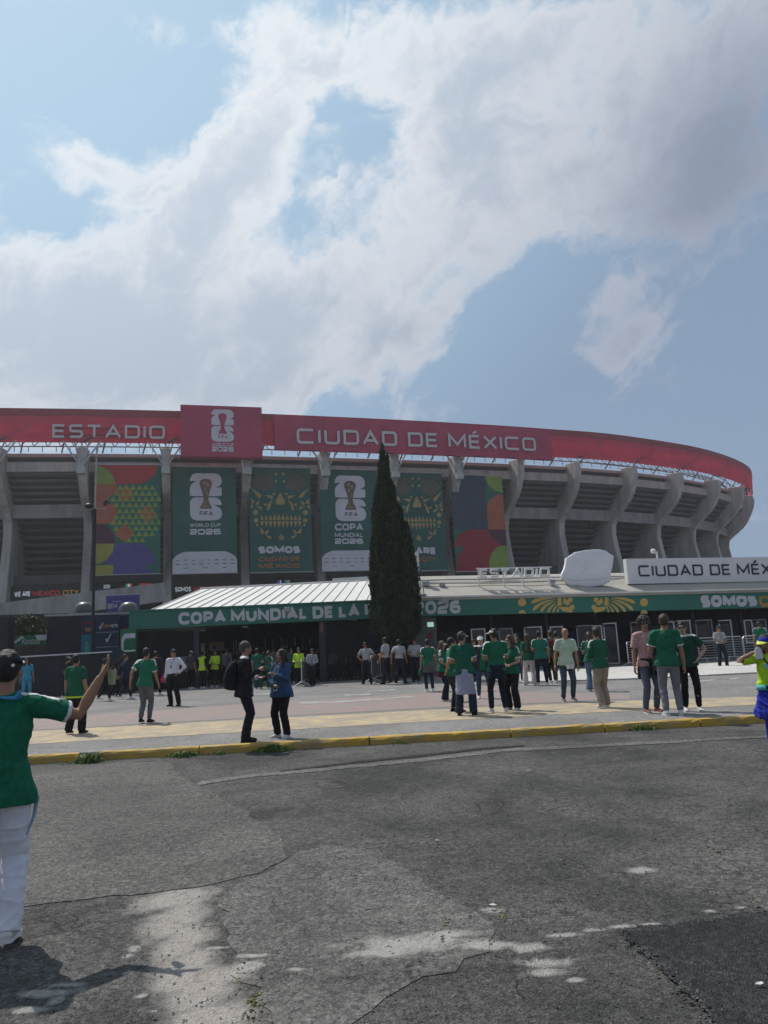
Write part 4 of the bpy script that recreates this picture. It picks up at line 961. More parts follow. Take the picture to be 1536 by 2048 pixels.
write_line('CIUDAD', pr, *box_of(pr, 1519, 1214, 1618, 1187.5), style=dict(w=.27, gap=.1, rnd=.42, wide=.9), off=.004).build('lettering', ORF, gb)
# gold ornament: mirrored wings, eyes and dots
mb = MB()
def fx(x, y): return uv_of(pr, x, y)
def fpoly(P): blot(mb, pr, [fx(*p) for p in P], .004)
for sgn in (-1, 1):
    cx0 = 1166; X = lambda dx: cx0 + sgn * dx
    for dx, y, r_ in ((122, 1204.5, 8.2), (26, 1200, 5.2), (22, 1214.5, 5.2)): fpoly([(X(dx) + r_ * math.cos(a), y + r_ * math.sin(a)) for a in np.linspace(0, 6.283, 18)[:-1]])
    r_ = 7; fpoly([(X(122) + r_ * math.cos(a), 1227 - r_ * math.sin(a)) for a in np.linspace(0, math.pi, 10)])
    def curve(p0, p1, p2, w0, w1):
        P = [];Q = []
        for t in np.linspace(0, 1, 9):
            q = np.array(p0) * (1 - t) ** 2 + 2 * t * (1 - t) * np.array(p1) + t * t * np.array(p2); dd = np.array(p1) - np.array(p0) + t * (np.array(p2) - 2 * np.array(p1) + np.array(p0)); dd /= np.linalg.norm(dd); nn = np.array([-dd[1], dd[0]]); w = (w0 + (w1 - w0) * t) * min(1, .25 + 2.2 * t, .3 + 5 * (1 - t))
            P.append(tuple(q + nn * w)); Q.append(tuple(q - nn * w))
        fpoly([(X(p[0]), p[1]) for p in P + Q[::-1]])
    curve((56, 1196), (85, 1195), (104, 1206), 1.5, 4.0); curve((56, 1199), (86, 1203), (100, 1221), 1.3, 3.8); curve((54, 1202), (78, 1208), (84, 1224), 1.2, 3.4); curve((52, 1206), (66, 1212), (70, 1225), 1.0, 2.8); curve((50, 1210), (57, 1215), (60, 1225), .9, 2.2); curve((47, 1213), (50, 1217), (51, 1225), .8, 1.6)
    fpoly([(X(51), 1196), (X(44), 1194), (X(42), 1210), (X(51), 1212)]); fpoly([(X(38), 1194), (X(26), 1208), (X(31), 1211), (X(40), 1206)])
    fpoly([(X(50), 1213), (X(30), 1214), (X(20), 1222), (X(24), 1225.5), (X(40), 1222)])
mb.build('ornament', GLDF, gb)
# soffits and inside of the left gate hall
def quadp(P, vec, nm, m): mb = MB(); mb.prism(P, vec); return mb.build(nm, m, gb)
a, b = atz(258, 1258, YF), atz(840, 1232, YF)
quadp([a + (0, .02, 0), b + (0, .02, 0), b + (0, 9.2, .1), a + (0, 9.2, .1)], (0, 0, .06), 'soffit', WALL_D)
def wallpx(x0, x1, ytop, Y0, Y1, nm, m, th=.15, zb=PZ):
    a = atz(x0, ytop, Y0); b = atz(x1, ytop, Y1); return quadp([(a[0], a[1], zb), (b[0], b[1], zb), (b[0], b[1], b[2]), (a[0], a[1], a[2])], (0, th, 0), nm, m)
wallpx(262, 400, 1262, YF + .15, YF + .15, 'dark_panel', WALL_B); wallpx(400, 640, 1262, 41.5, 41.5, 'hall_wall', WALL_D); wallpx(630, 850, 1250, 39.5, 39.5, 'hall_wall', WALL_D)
wallpx(258, 276, 1262, YF, YF, 'pier', WALL_D, .5); wallpx(388, 398, 1262, YF + .05, YF + .05, 'pier', WALL_D, .3); wallpx(637, 650, 1243, YF + .05, YF + .05, 'pier', WALL_D, .3)
brick = mat('grey_blockwork', (.11, .112, .12), .9, .2, 3, bump=.3, bscale=12)
wallpx(826, 872, 1234, yr(826) + .1, yr(872) + .1, 'block_pier', brick, .5)
for x0, x1, y in ((399, 411, 1261), (484, 496, 1254), (700, 715, 1240)):
    a = atz(x0, y, 36); b = atz(x1, y, 36); mb = MB(); mb.box((a + b) / 2 + (0, 0, .0), (b[0] - a[0], .12, .07)); mb.build('hall_light', mat('dim_lamp', (.5, .5, .48), .5, .05, 2), gb)
# posters and lit bits inside
for x0, x1, y0, y1, Y, m, nm in ((399, 410, 1287, 1340, 40.9, mat('pale_board', (.42, .42, .38), .7, .1, 2), 'notice_board'), (418, 448, 1285, 1302, 40.9, mat('poster_orange', (.40, .25, .17), .7, .3, 4), 'poster'), (425, 433, 1291, 1298, 40.7, mat('poster_blue', (.04, .07, .3), .7, .3, 4), 'poster'),
                                (363, 391, 1313, 1343, YF + .05, mat('poster_grey', (.13, .135, .15), .7, .4, 12), 'notice_board'), (640, 646, 1243, 1264, YF - .02, mat('poster_rust', (.22, .10, .07), .7, .3, 4), 'poster'),
                                (856, 866, 1266, 1276, yr(860) - .0, mat('poster_red', (.18, .03, .035), .7, .4, 5), 'poster')):
    a, b, c = atz(x0, y1, Y), atz(x1, y1, Y), atz(x0, y0, Y); mb = MB(); mb.prism([a, b, (b[0], b[1], c[2]), c], (0, .03, 0)); mb.build(nm, m, gb)
a, c = atz(855, 1254, yr(860)), atz(867, 1244, yr(867)); mb = MB(); mb.box((a + c) / 2, (c[0] - a[0], .05, c[2] - a[2])); mb.build('lit_sign', mat('lit_green_white', (.4, .5, .45), .5, .3, 25, emit=(.6, .95, .75), estr=.45), gb)
# barred gate: bars too thin to pick apart
mb = MB()
for i in range(46):
    x = 652 + i * 3.9; a = atz(x, 1243 - (x - 652) * .043, YF + .1); mb.box((a[0], a[1], (a[2] + PZ) / 2), (.035, .035, a[2] - PZ))
for z in (.35, 1.3, 2.3): a, b = atz(650, 1300, YF + .12), atz(828, 1300, YF + .12); mb.beam((a[0], a[1], z), (b[0], b[1], z), .05)
o = mb.build('gate_bars', BLACKM, gb); o['kind'] = 'stuff'
mb = MB()
for i in range(34):
    x = 280 + i * 3.2
    if 300 < x < 392: a = atz(x, 1262, YF + .1); mb.box((a[0], a[1], (a[2] + PZ) / 2), (.03, .03, a[2] - PZ))
o = mb.build('gate_bars', BLACKM, gb); o['kind'] = 'stuff'
mb = MB(); rg = random.Random(9)
for i in range(26):
    x = 738 + i * 1.35; zt = rg.uniform(1.6, 2.5); p = atz(x, 1300, 38.8); mb.box((p[0], p[1], zt - rg.uniform(.2, .6)), (.022, .02, rg.uniform(.5, 1.3)))
o = mb.build('violet_fence', mat('violet_banner', (.16, .14, .34), .7, .4, 9), gb); o['kind'] = 'stuff'  # thin upright violet bars of uneven length behind the gate bars
mb = MB(); rg = random.Random(19)
for x, y0, y1, w in ((310, 1264, 1290, 2), (314, 1266, 1280, 1.2), (343, 1262, 1278, 1), (330, 1266, 1288, .8), (372, 1263, 1272, 2.6), (383, 1268, 1300, 1.4), (376, 1275, 1283, 4), (352, 1264, 1274, 1), (467, 1282, 1310, 1), (472, 1280, 1318, 1.2), (477, 1284, 1312, 1), (530, 1276, 1298, 1.3), (545, 1278, 1300, 2), (562, 1275, 1302, 2.4), (574, 1278, 1296, 1.6), (588, 1276, 1292, 3), (604, 1277, 1300, 1.6), (618, 1278, 1292, 3.2)):
    a, b = atz(x, y1, 41 if x > 395 else YF + .22), atz(x + w, y0, 41 if x > 395 else YF + .22); mb.box(((a[0] + b[0]) / 2, a[1], (a[2] + b[2]) / 2), (b[0] - a[0], .02, b[2] - a[2]))
o = mb.build('sun_slit_paint', mat('sun_slit_paint', (.30, .30, .33), .7, .4, 8), gb); o['kind'] = 'stuff'  # pale boxes: sunlit slits in the dark front, put into the colour
# right, flat-roofed part
T0, T1 = atz(838, 1196, yr(838) - .5), atz(1640, 1176.5, yr(1640) - .35); Q0, Q1 = atz(828, 1163, 36.5), atz(1640, 1144, 40.3); Z0, Z1 = atz(826, 1153, 37.3), atz(1640, 1139, 41.1)
quadp([T0, T1, Q1, Q0], (0, 0, -.12), 'roof_slab', ROOF_C); quadp([Q0 + (0, .0, -.02), Q1 + (0, .0, -.02), Z1, Z0], (0, .3, 0), 'roof_upstand', ROOF_C); quadp([Z0 + (0, .25, -.03), Z1 + (0, .25, -.03), Z1 + (0, 9, -.03), Z0 + (0, 9, -.03)], (0, 0, -.15), 'rear_roof', ROOF_C)
mb = MB(); mb.beam(T0 + (0, -.02, .03), T1 + (0, -.02, .03), .16, .07); mb.build('roof_trim', ROOF_E, gb)
for k, f in enumerate((.93, .70)):
    mb = MB(); a = T0 + (Q0 - T0) * f + (0, 0, .09); b = T1 + (Q1 - T1) * f + (0, 0, .09); n = 24
    mb.tube([a + (b - a) * t + (0, .05 * math.sin(t * 40 + k), .02 * math.sin(t * 23)) for t in np.linspace(.01, .42 if k else 1, n)], .035, 6); mb.build('roof_conduit', GREYM, gb)
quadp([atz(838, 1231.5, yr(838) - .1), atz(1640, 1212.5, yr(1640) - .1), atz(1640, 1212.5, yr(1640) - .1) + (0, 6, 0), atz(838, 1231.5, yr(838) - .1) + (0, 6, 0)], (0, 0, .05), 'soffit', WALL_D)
# row of ticket bays: ribbed shutter heads, windows and doors in pale frames
def wf(x): return yr(x) + 1.2
a, b = atz(870, 1300, wf(870)), atz(1640, 1300, wf(1640))
quadp([(a[0], a[1] + 2.6, PZ), (b[0], b[1] + 2.6, PZ), (b[0], b[1] + 2.6, 3.3), (a[0], a[1] + 2.6, 3.3)], (0, .2, 0), 'bay_rear_wall', WALL_D)
bays = [872, 985, 1098, 1196, 1300, 1392, 1490, 1600]
for x0, x1 in zip(bays[:-1], bays[1:]):
    for k in range(8):
        p0, p1 = atz(x0 + 1.5, 1233 - (x0 - 850) * .025, wf(x0)), atz(x1 - 1.5, 1233 - (x1 - 850) * .025, wf(x1)); z = -.06 - .085 * k
        mb = MB(); mb.prism([p0 + (0, 0, z - .07), p1 + (0, 0, z - .07), p1 + (0, .04, z), p0 + (0, .04, z)], (0, .03, 0)); mb.build('shutter_slat', WALL_B, gb)
    p = atz(x0, 1300, wf(x0)); mb = MB(); mb.box((p[0], p[1] + .05, 1.5), (.12, .2, 2.8)); mb.build('bay_pier', WALL_D, gb)
frames = [(945, 972, 1259, 1300), (1003, 1029, 1258, 1330), (1054, 1088, 1255, 1328), (1104, 1128, 1254, 1298), (1157, 1188, 1252, 1296), (1190, 1206, 1252, 1296), (1214, 1239, 1247, 1328), (1265, 1293, 1245, 1290), (1332, 1352, 1244, 1296), (1356, 1388, 1242, 1322), (1395, 1427, 1241, 1284), (1446, 1470, 1241, 1320), (1493, 1508, 1241, 1286), (1513, 1540, 1240, 1318)]
for k, (x0, x1, y0, y1) in enumerate(frames):
    Y = wf((x0 + x1) / 2) - .04; a, b = atz(x0, y1, Y), atz(x1, y1, Y); zt = atz(x0, y0, Y)[2]; zb = max(PZ + .02, (a[2] + b[2]) / 2); w = b[0] - a[0]
    if zb < .4: zb = PZ + .02
    mb = MB()
    for xx in (a[0], b[0]): mb.box((xx, Y, (zt + zb) / 2), (.06, .08, zt - zb))
    mb.box(((a[0] + b[0]) / 2, Y - .005, zt), (w + .07, .085, .06)); mb.box(((a[0] + b[0]) / 2, Y - .004, zb + .03), (w - .062, .07, .05))
    f = mb.build('window_frame', SILV if k % 3 != 1 else GREYM, gb)
    mb = MB(); mb.box(((a[0] + b[0]) / 2, Y + .05, (zt + zb) / 2), (w - .06, .012, zt - zb - .06)); mb.build('pane', GLASS_D, f)
for x0, x1, y0, y1, c in ((1300, 1328, 1246, 1300, (.06, .065, .075)), (1428, 1444, 1246, 1310, (.085, .095, .095)), (1472, 1490, 1246, 1310, (.08, .09, .09)), (880, 935, 1262, 1295, (.035, .045, .05)), (1030, 1050, 1262, 1300, (.02, .03, .075)), (1130, 1155, 1262, 1300, (.025, .025, .08))):
    Y = wf(x0) + .5; a, b = atz(x0, y1, Y), atz(x1, y0, Y); mb = MB(); mb.box(((a[0] + b[0]) / 2, Y, (a[2] + b[2]) / 2), (b[0] - a[0], .05, b[2] - a[2])); mb.build('counter_panel', mat('counter_%d' % x0, c, .7, .5, 7), gb)

# ---- things on the roofs
LW = mat('sign_white', (.62, .61, .62), .65, .05, 1.2)
A, B = atz(956, 1157, 36.0), atz(1101, 1153.5, 36.6); T = atz(956, 1137.5, 36.0); t = B - A; nn = np.array([t[1], -t[0], 0]); nn /= np.linalg.norm(nn)
rt = root('roof_letters', tuple((A + B) / 2), 'white open letters ESTADIO on a post frame on the gate roof', 'sign'); pm = plane_map(A, B, T, nn)
letters('ESTADIO', pm, 0.02, .98, .04, .96, .12, mat('letter_white', (.66, .66, .65), .6, .04, 2), rt, dict(w=.2, gap=.26, rnd=.2, wide=1.15))
mb = MB(); mb.beam(pm(-.02, 1.02, -.05), pm(1.02, 1.02, -.05), .05); mb.beam(pm(-.02, -.02, -.05), pm(1.02, -.02, -.05), .05); mb.build('frame_bar', LW, rt)
for x in (958, 1008, 1046, 1099):
    p = atz(x, 1156, 36.1 + (x - 956) * .0042); q = atz(x, 1177, 36.0 + (x - 956) * .0042); mb = MB(); mb.beam((p[0], p[1] + .1, p[2] + .5), (p[0], p[1] + .08, q[2] - .3), .06); mb.build('post', LW, rt)
# wrapped sign
OUTL = [(380, 850), (405, 832), (430, 815), (490, 803), (540, 799), (575, 800), (612, 810), (652, 838), (650, 870), (640, 920), (635, 950), (630, 985), (590, 1005), (540, 1012), (500, 1016), (450, 1008), (400, 1008), (358, 962), (354, 942), (366, 915), (374, 895), (378, 870)]
OP = [atz(x / 2.866 + 1000, y / 2.866 + 820, 36.95) for x, y in OUTL]; ctr = np.mean(OP, 0)
rt = root('wrapped_sign', tuple(ctr + (0, .3, -1)), 'large shapeless sign wrapped in white cloth on the gate roof', 'sign')
rg = random.Random(4); rings = []
OPF = []
for i in range(len(OP)):
    for q in range(3): OPF.append(OP[i] + (OP[(i + 1) % len(OP)] - OP[i]) * q / 3)
for f, dy in ((.05, -.05), (.3, -.055), (.55, -.045), (.75, -.05), (.9, -.03), (.985, -.01), (1, .03), (1.0, .30), (.97, .36), (.5, .37), (.05, .37)):
    rings.append([ctr + (p - ctr) * f * (1 + .012 * mnoise.noise(Vector((i * .9, dy * 9, 1)))) + (0, dy + .035 * mnoise.noise(Vector((p[0] * 1.7, p[2] * 1.7 + f * 2, 1))) + .03 * abs(mnoise.noise(Vector((p[0] * 3.1 + p[2], p[2] * 1.2, 4)))), 0) for i, p in enumerate(OPF)])
mb = MB(); mb.loft(rings); mb.build('cloth_wrap', mat('wrap_cloth', (.66, .66, .70), .8, .05, 1.2, bump=.5, bscale=2.2), rt, smooth=True)
ZL = [min(p[2] for p in OPF), max(p[2] for p in OPF)]
for fz in (.22,):
    z_ = ZL[0] + (ZL[1] - ZL[0]) * fz; xs_ = [p[0] for p in OPF if abs(p[2] - z_) < .12]; xa, xb = min(xs_), max(xs_); mb = MB()
    mb.tube([(xa + (xb - xa) * t, ctr[1] - .16 - .05 * math.sin(t * 3.14), z_ - .07 * math.sin(t * 3.14) + .015 * math.sin(t * 17)) for t in np.linspace(.02, .98, 14)], .012, 5); mb.build('rope', GREYM, rt)
mb = MB()
for x in (1142, 1205): p = atz(x, 1172, 37.05); mb.box((p[0], p[1] + .1, p[2] - .1), (.12, .12, .6))
mb.build('foot', GREYM, rt)
# city name board
A, B = atz(1256.5, 1168, 37.4), atz(1622, 1161, 39.2); T = np.array([A[0], A[1], atz(1251, 1117.5, 37.4)[2]]); t = B - A; nn = np.array([t[1], -t[0], 0]); nn /= np.linalg.norm(nn); pm = plane_map(A, B, T, nn)
rt = root('name_board', tuple((A + B) / 2), 'long white board with black letters CIUDAD DE M\u00c9XICO on the gate roof', 'sign')
mb = MB(); mb.prism([pm(0, 0), pm(1, 0), pm(1, 1), pm(0, 1)], -nn * .3); mb.build('board', LW, rt)
mb = MB(); mb.prism([pm(0, 0, .012), pm(.006, 0, .012), pm(.006, 1, .012), pm(0, 1, .012)], -nn * .011); mb.build('edge_strip', ROOF_E, rt)
u0, u1, v0, v1 = box_of(pm, 1278, 1153, 1597, 1131)
letters('cIUDAD DE M\u00c9XIcO', pm, u0, u1, v0, v0 + (uv_of(pm, 1278, 1131)[1] - v0), .05, mat('letter_black', (.02, .02, .035), .5, .05, 2), rt, dict(w=.15, gap=.28, rnd=.2, space=.6, wide=1.15), off=-.01)
mb = MB()
for u in np.linspace(.03, .97, 15): p = pm(u, 0, -.2); mb.box((p[0], p[1], p[2] - .22), (.06, .06, .5))
mb.build('leg', GREYM, rt)
# small roof fittings
def roofbox(x, y, Y, w, h, label, m=LW, cat='floodlight', stalk=0.0):
    p = atz(x, y, Y); r_ = root('roof_floodlight', tuple(p + (0, 0, -h / 2)), label, cat); mb = MB(); mb.box(p, (w, .25, h)); mb.build('housing', m, r_, bevel=.02)
    mb = MB(); mb.box(p + (0, -.135, 0), (w * .86, .02, h * .8)); mb.build('lens', GREYM, r_)
    mb = MB(); mb.beam(p + (0, .02, -h / 2), p + (0, .05, -h / 2 - .12 - stalk), .05); mb.build('bracket', GREYM, r_)
roofbox(851, 1167, 35.9, .36, .2, 'white floodlight on the roof just beside the cypress'); roofbox(884, 1169, 36.0, .30, .2, 'white roof floodlight left of the open letters'); roofbox(1105, 1163, 36.9, .26, .2, 'small white floodlight at the right end of the open letters')
roofbox(1371, 1180, 37.2, .34, .11, 'flat white lamp lying on the roof edge below the name board'); roofbox(846, 1191, 34.4, .3, .16, 'white box lamp at the roof corner against the cypress')
roofbox(891, 1203, 34.2, .26, .2, 'grey floodlight hanging in front of the number 2026', GREYM); roofbox(575, 1219, 33.6, .26, .2, 'grey floodlight hanging in front of the word MUNDIAL', GREYM)
def pole(x, y0, y1, Y, r_, label, m, head=None):
    a, b = atz(x, y0, Y), atz(x, y1, Y); q = root('lamp_pole', tuple(a), label, 'pole'); mb = MB(); mb.tube([a, (a[0], a[1], b[2])], r_, 8); mb.build('shaft', m, q); return q, np.array([a[0], a[1], b[2]])
q, tp = pole(838, 1160, 1108, 36.6, .05, 'short white lamp pole on the roof right of the cypress', LW); mb = MB(); mb.box(tp + (-.1, -.05, .02), (.3, .25, .16)); mb.build('lamp_head', LW, q)
q, tp = pole(848, 1197, 1167, 34.8, .03, 'thin dark stalk on the roof edge beside the cypress', GREYM)
q, tp = pole(1404, 1181, 1158, 37.2, .02, 'thin dark antenna in front of the white name board', GREYM)
q, tp = pole(1315, 1120, 1103, 37.9, .05, 'stub post with spotlights on top of the name board', LW); mb = MB(); mb.ell(tp + (-.2, -.1, .02), (.13, .16, .12)); mb.tube([tp + (0, 0, -.1), tp + (-.2, -.1, -.02)], .03); mb.build('lamp_head', LW, q)

# ---------------------------------------------------------------- left edge: hoarding, booths, lamps
YH = 32.6
hr = root('hoarding', tuple(atz(120, 1388, YH)), 'low black hoarding wall with a white top rail beside the gate', 'fence')
HB = mat('hoarding_black', (.014, .015, .019), .5, .3, 1.5)
xs = [-260, -180, -100, -20, 55, 128, 200, 271]
for x0, x1 in zip(xs[:-1], xs[1:]):
    a, b = atz(x0 + .8, 1318.5 - (x0 - 20) * .055, YH), atz(x1 - .8, 1318.5 - (x1 - 20) * .055, YH)
    mb = MB(); mb.prism([(a[0], a[1], PZ), (b[0], b[1], PZ), b, a], (0, .08, 0)); mb.build('board_panel', HB, hr)
a, b = atz(-260, 1316 + 16, YH - .05), atz(271, 1316 - 13.8, YH - .05); mb = MB(); mb.beam(a + (0, 0, .03), b + (0, 0, .03), .12, .05); mb.build('top_rail', mat('rail_white', (.55, .56, .58), .4, .05, 3), hr)
def stand(nm, x0, x1, y0, y1, Y, m, label, cat='display panel', th=.25, zb=None):
    a, b, c = atz(x0, y1, Y), atz(x1, y1, Y), atz(x0, y0, Y); r_ = root(nm, (float((a[0] + b[0]) / 2), Y, PZ), label, cat)
    z0 = PZ if zb is None else a[2]
    mb = MB(); mb.prism([(a[0], Y, z0), (b[0], Y, z0), (b[0], Y, c[2]), (a[0], Y, c[2])], (0, th, 0)); mb.build('panel', m, r_)
    return r_, plane_map((a[0], Y, a[2]), (b[0], Y, a[2]), (a[0], Y, c[2]), (0, -1, 0))
TEALP = mat('panel_teal', (.012, .11, .16), .6, .2, 1); NAVY = mat('panel_navy', (.014, .026, .055), .6, .2, 1); GRNP = mat('panel_green', (.015, .12, .06), .6, .15, 1); REDT = mat('panel_redtext', (.25, .02, .03), .6, .1, 2); WHP = mat('panel_white', (.45, .46, .48), .6, .1, 2)
stand('display_tower', 95, 160, 1236, 1312, 36.5, WALL_B, 'plain black booth tower behind the hoarding', 'booth', 1.5)
r_, pm = stand('display_booth', 161, 186, 1233, 1311, 36, NAVY, 'narrow navy and teal display panel with a product stack printed low', 'display panel')
mb = MB(); blot(mb, pm, rc(.02, .02, .98, .52), .004); mb.build('print_field', TEALP, r_); write_line('DESODORANTE', pm, .06, .94, .78, .86, style=MED, off=.006).build('lettering', REDT, r_)
write_line('ROS', pm, .35, .95, .6, .7, style=MED, off=.006).build('lettering', ORF, r_)
mb = MB(); blot(mb, pm, [(.3, .03), (.7, .03), (.66, .2), (.6, .34), (.45, .36), (.34, .2)], .01); mb.build('product_print', mat('product_green', (.05, .22, .16), .6, .6, 6), r_)
r_, pm = stand('display_booth', 191, 237, 1231, 1311, 35.6, NAVY, 'navy display panel with a white tick and the words ZONA METRO', 'display panel')
write_line('ZONA', pm, .30, .60, .68, .76, style=MED, off=.006).build('lettering', ORF, r_); write_line('METRO', pm, .64, .96, .68, .76, style=MED, off=.006).build('lettering', WHP, r_)
mb = MB(); blot(mb, pm, [(.42, .38), (.5, .30), (.68, .52), (.64, .53), (.51, .38), (.45, .42)], .006); blot(mb, pm, [(.13, .69), (.2, .64), (.33, .82), (.29, .82), (.2, .71), (.16, .73)], .006); mb.build('tick_print', WHP, r_)
mb = MB(); blot(mb, pm, rc(.02, .555, .98, .575), .006); blot(mb, pm, rc(.02, .19, .98, .21), .0066); mb.build('stripe_print', mat('panel_line', (.15, .2, .25), .6, .1, 2), r_)
r_, pm = stand('display_booth', 239, 262, 1231, 1308, 36, NAVY, 'dark display panel half hidden behind the green gate corner', 'display panel')
write_line('ROS', pm, .1, .9, .55, .66, style=MED, off=.006).build('lettering', ORF, r_)
r_, pm = stand('display_booth', 240, 271, 1259, 1303, 33.6, GRNP, 'green display panel with a white arch beside the hoarding end', 'display panel')
mb = MB(); blot(mb, pm, [(.1, 0), (.22, 0), (.24, .45), (.34, .58), (.98, .58), (.98, .8), (.3, .8), (.14, .66), (.08, .5)], .006); mb.build('arch_print', WHP, r_)
r_, pm = stand('sponsor_board', 14, 93, 1273, 1293, 37, GRNP, 'green and white sponsor board with white lettering behind the hoarding', 'sign', .15, zb=1)
mb = MB(); blot(mb, pm, [(.78, .45), (1, .45), (1, 1), (.7, 1)], .004); blot(mb, pm, [(.0, .18), (.08, .1), (.32, .5), (.42, .95), (.34, .95), (.22, .55), (.1, .34)], .006); mb.build('tick_print', WHP, r_)
tcv = bpy.data.curves.new('t', 'FONT'); tcv.body = 'Rexona'; to = bpy.data.objects.new('t', tcv); COL.objects.link(to); bpy.context.view_layer.update()
tm = bpy.data.meshes.new_from_object(to.evaluated_get(bpy.context.evaluated_depsgraph_get())); bpy.data.objects.remove(to)
vx = np.array([v.co[:] for v in tm.vertices]); mn, mx = vx.min(0), vx.max(0)
mb = MB(); mb.add([pm(.38 + .45 * (p[0] - mn[0]) / (mx[0] - mn[0]), .12 + .68 * (p[1] - mn[1]) / (mx[1] - mn[1]), .012) for p in vx], [tuple(f.vertices) for f in tm.polygons]); mb.build('lettering', WHP, r_)
stand('gate_post', -60, 15, 1238, 1305, 35, WALL_B, 'wide black post at the photo edge behind the capped man', 'post', .6)
r_, pm = stand('video_screen', 212, 277, 1192, 1224, 44, mat('screen_violet', (.05, .045, .17), .4, .15, 1, emit=(.12, .1, .5), estr=.03), 'violet video screen with small white text under the LED ribbons', 'screen', .2, zb=1)
write_line('BEM', pm, .05, .34, .2, .5, style=MED, off=.006).build('lettering', WHP, r_); write_line('MUNDIAL', pm, .2, .5, .58, .66, style=MED, off=.006).build('lettering', WHP, r_); mb = MB(); mb.beam(pm(0, 1.02, -.05), pm(1, 1.02, -.05), .08); mb.build('top_frame', STEEL, r_)
for x, lb in ((168, 'grey domed lamp top standing left of the violet screen'), (257, 'grey domed lamp top standing before the violet screen')):
    p = atz(x, 1226, 40); q = root('domed_lamp', (p[0], p[1], PZ), lb, 'lamp'); mb = MB(); R_ = .50
    rings = [[(p[0] + math.cos(a) * R_ * f, p[1] + math.sin(a) * R_ * f, p[2] + h) for a in np.linspace(0, 6.283, 25)[:-1]] for f, h in ((1, 0), (1.02, .08), (.95, .3), (.75, .47), (.45, .55), (.1, .58))]
    mb.loft(rings); mb.build('dome', mat('dome_grey', (.07, .07, .075), .4, .1, 2, spec=.5), q, smooth=True)
    mb = MB(); mb.tube([(p[0], p[1], PZ), (p[0], p[1], p[2])], .08, 8); mb.build('post', BLACKM, q); mb = MB(); mb.box((p[0], p[1], p[2] - .04), (1.1, 1.1, .06)); mb.build('base_plate', GREYM, q)
# long steel beam over the booths
a, b = atz(90, 1231, 36.2), atz(262, 1226, 36.2); mb = MB(); mb.beam(a, b, .12, .09); tag(mb.build('truss_bar', GREYM), 'thin shiny steel bar running over the booth tops', 'beam')
# tall light pole with two heads and a whip
a, b, c = atz(187, 1312, 34.5), atz(190, 1018, 34.5), atz(194.5, 895, 34.5); q = root('light_pole', (a[0], a[1], PZ), 'tall slim black light pole with two floodlights and a pale whip tip', 'pole')
mb = MB(); mb.tube([(b[0], b[1], PZ), (b[0], b[1], b[2])], .07, 8); mb.build('shaft', BLACKM, q); mb = MB(); mb.tube([(b[0], b[1], b[2]), (b[0] + .03, b[1], c[2])], .035, 6); mb.build('whip', GREYM, q)
mb = MB(); mb.beam((b[0] - .3, b[1], b[2]), (b[0] + .5, b[1], b[2]), .05); mb.build('cross_arm', GREYM, q)
mb = MB(); p = atz(178, 1012, 34.4); mb.ell(p, (.2, .22, .13)); mb.build('floodlight', BLACKM, q, smooth=True); mb = MB(); p = atz(212, 1006, 34.4); mb.box(p, (.12, .2, .26), R=np.array([[.8, 0, .6], [0, 1, 0], [-.6, 0, .8]])); mb.build('floodlight', BLACKM, q)

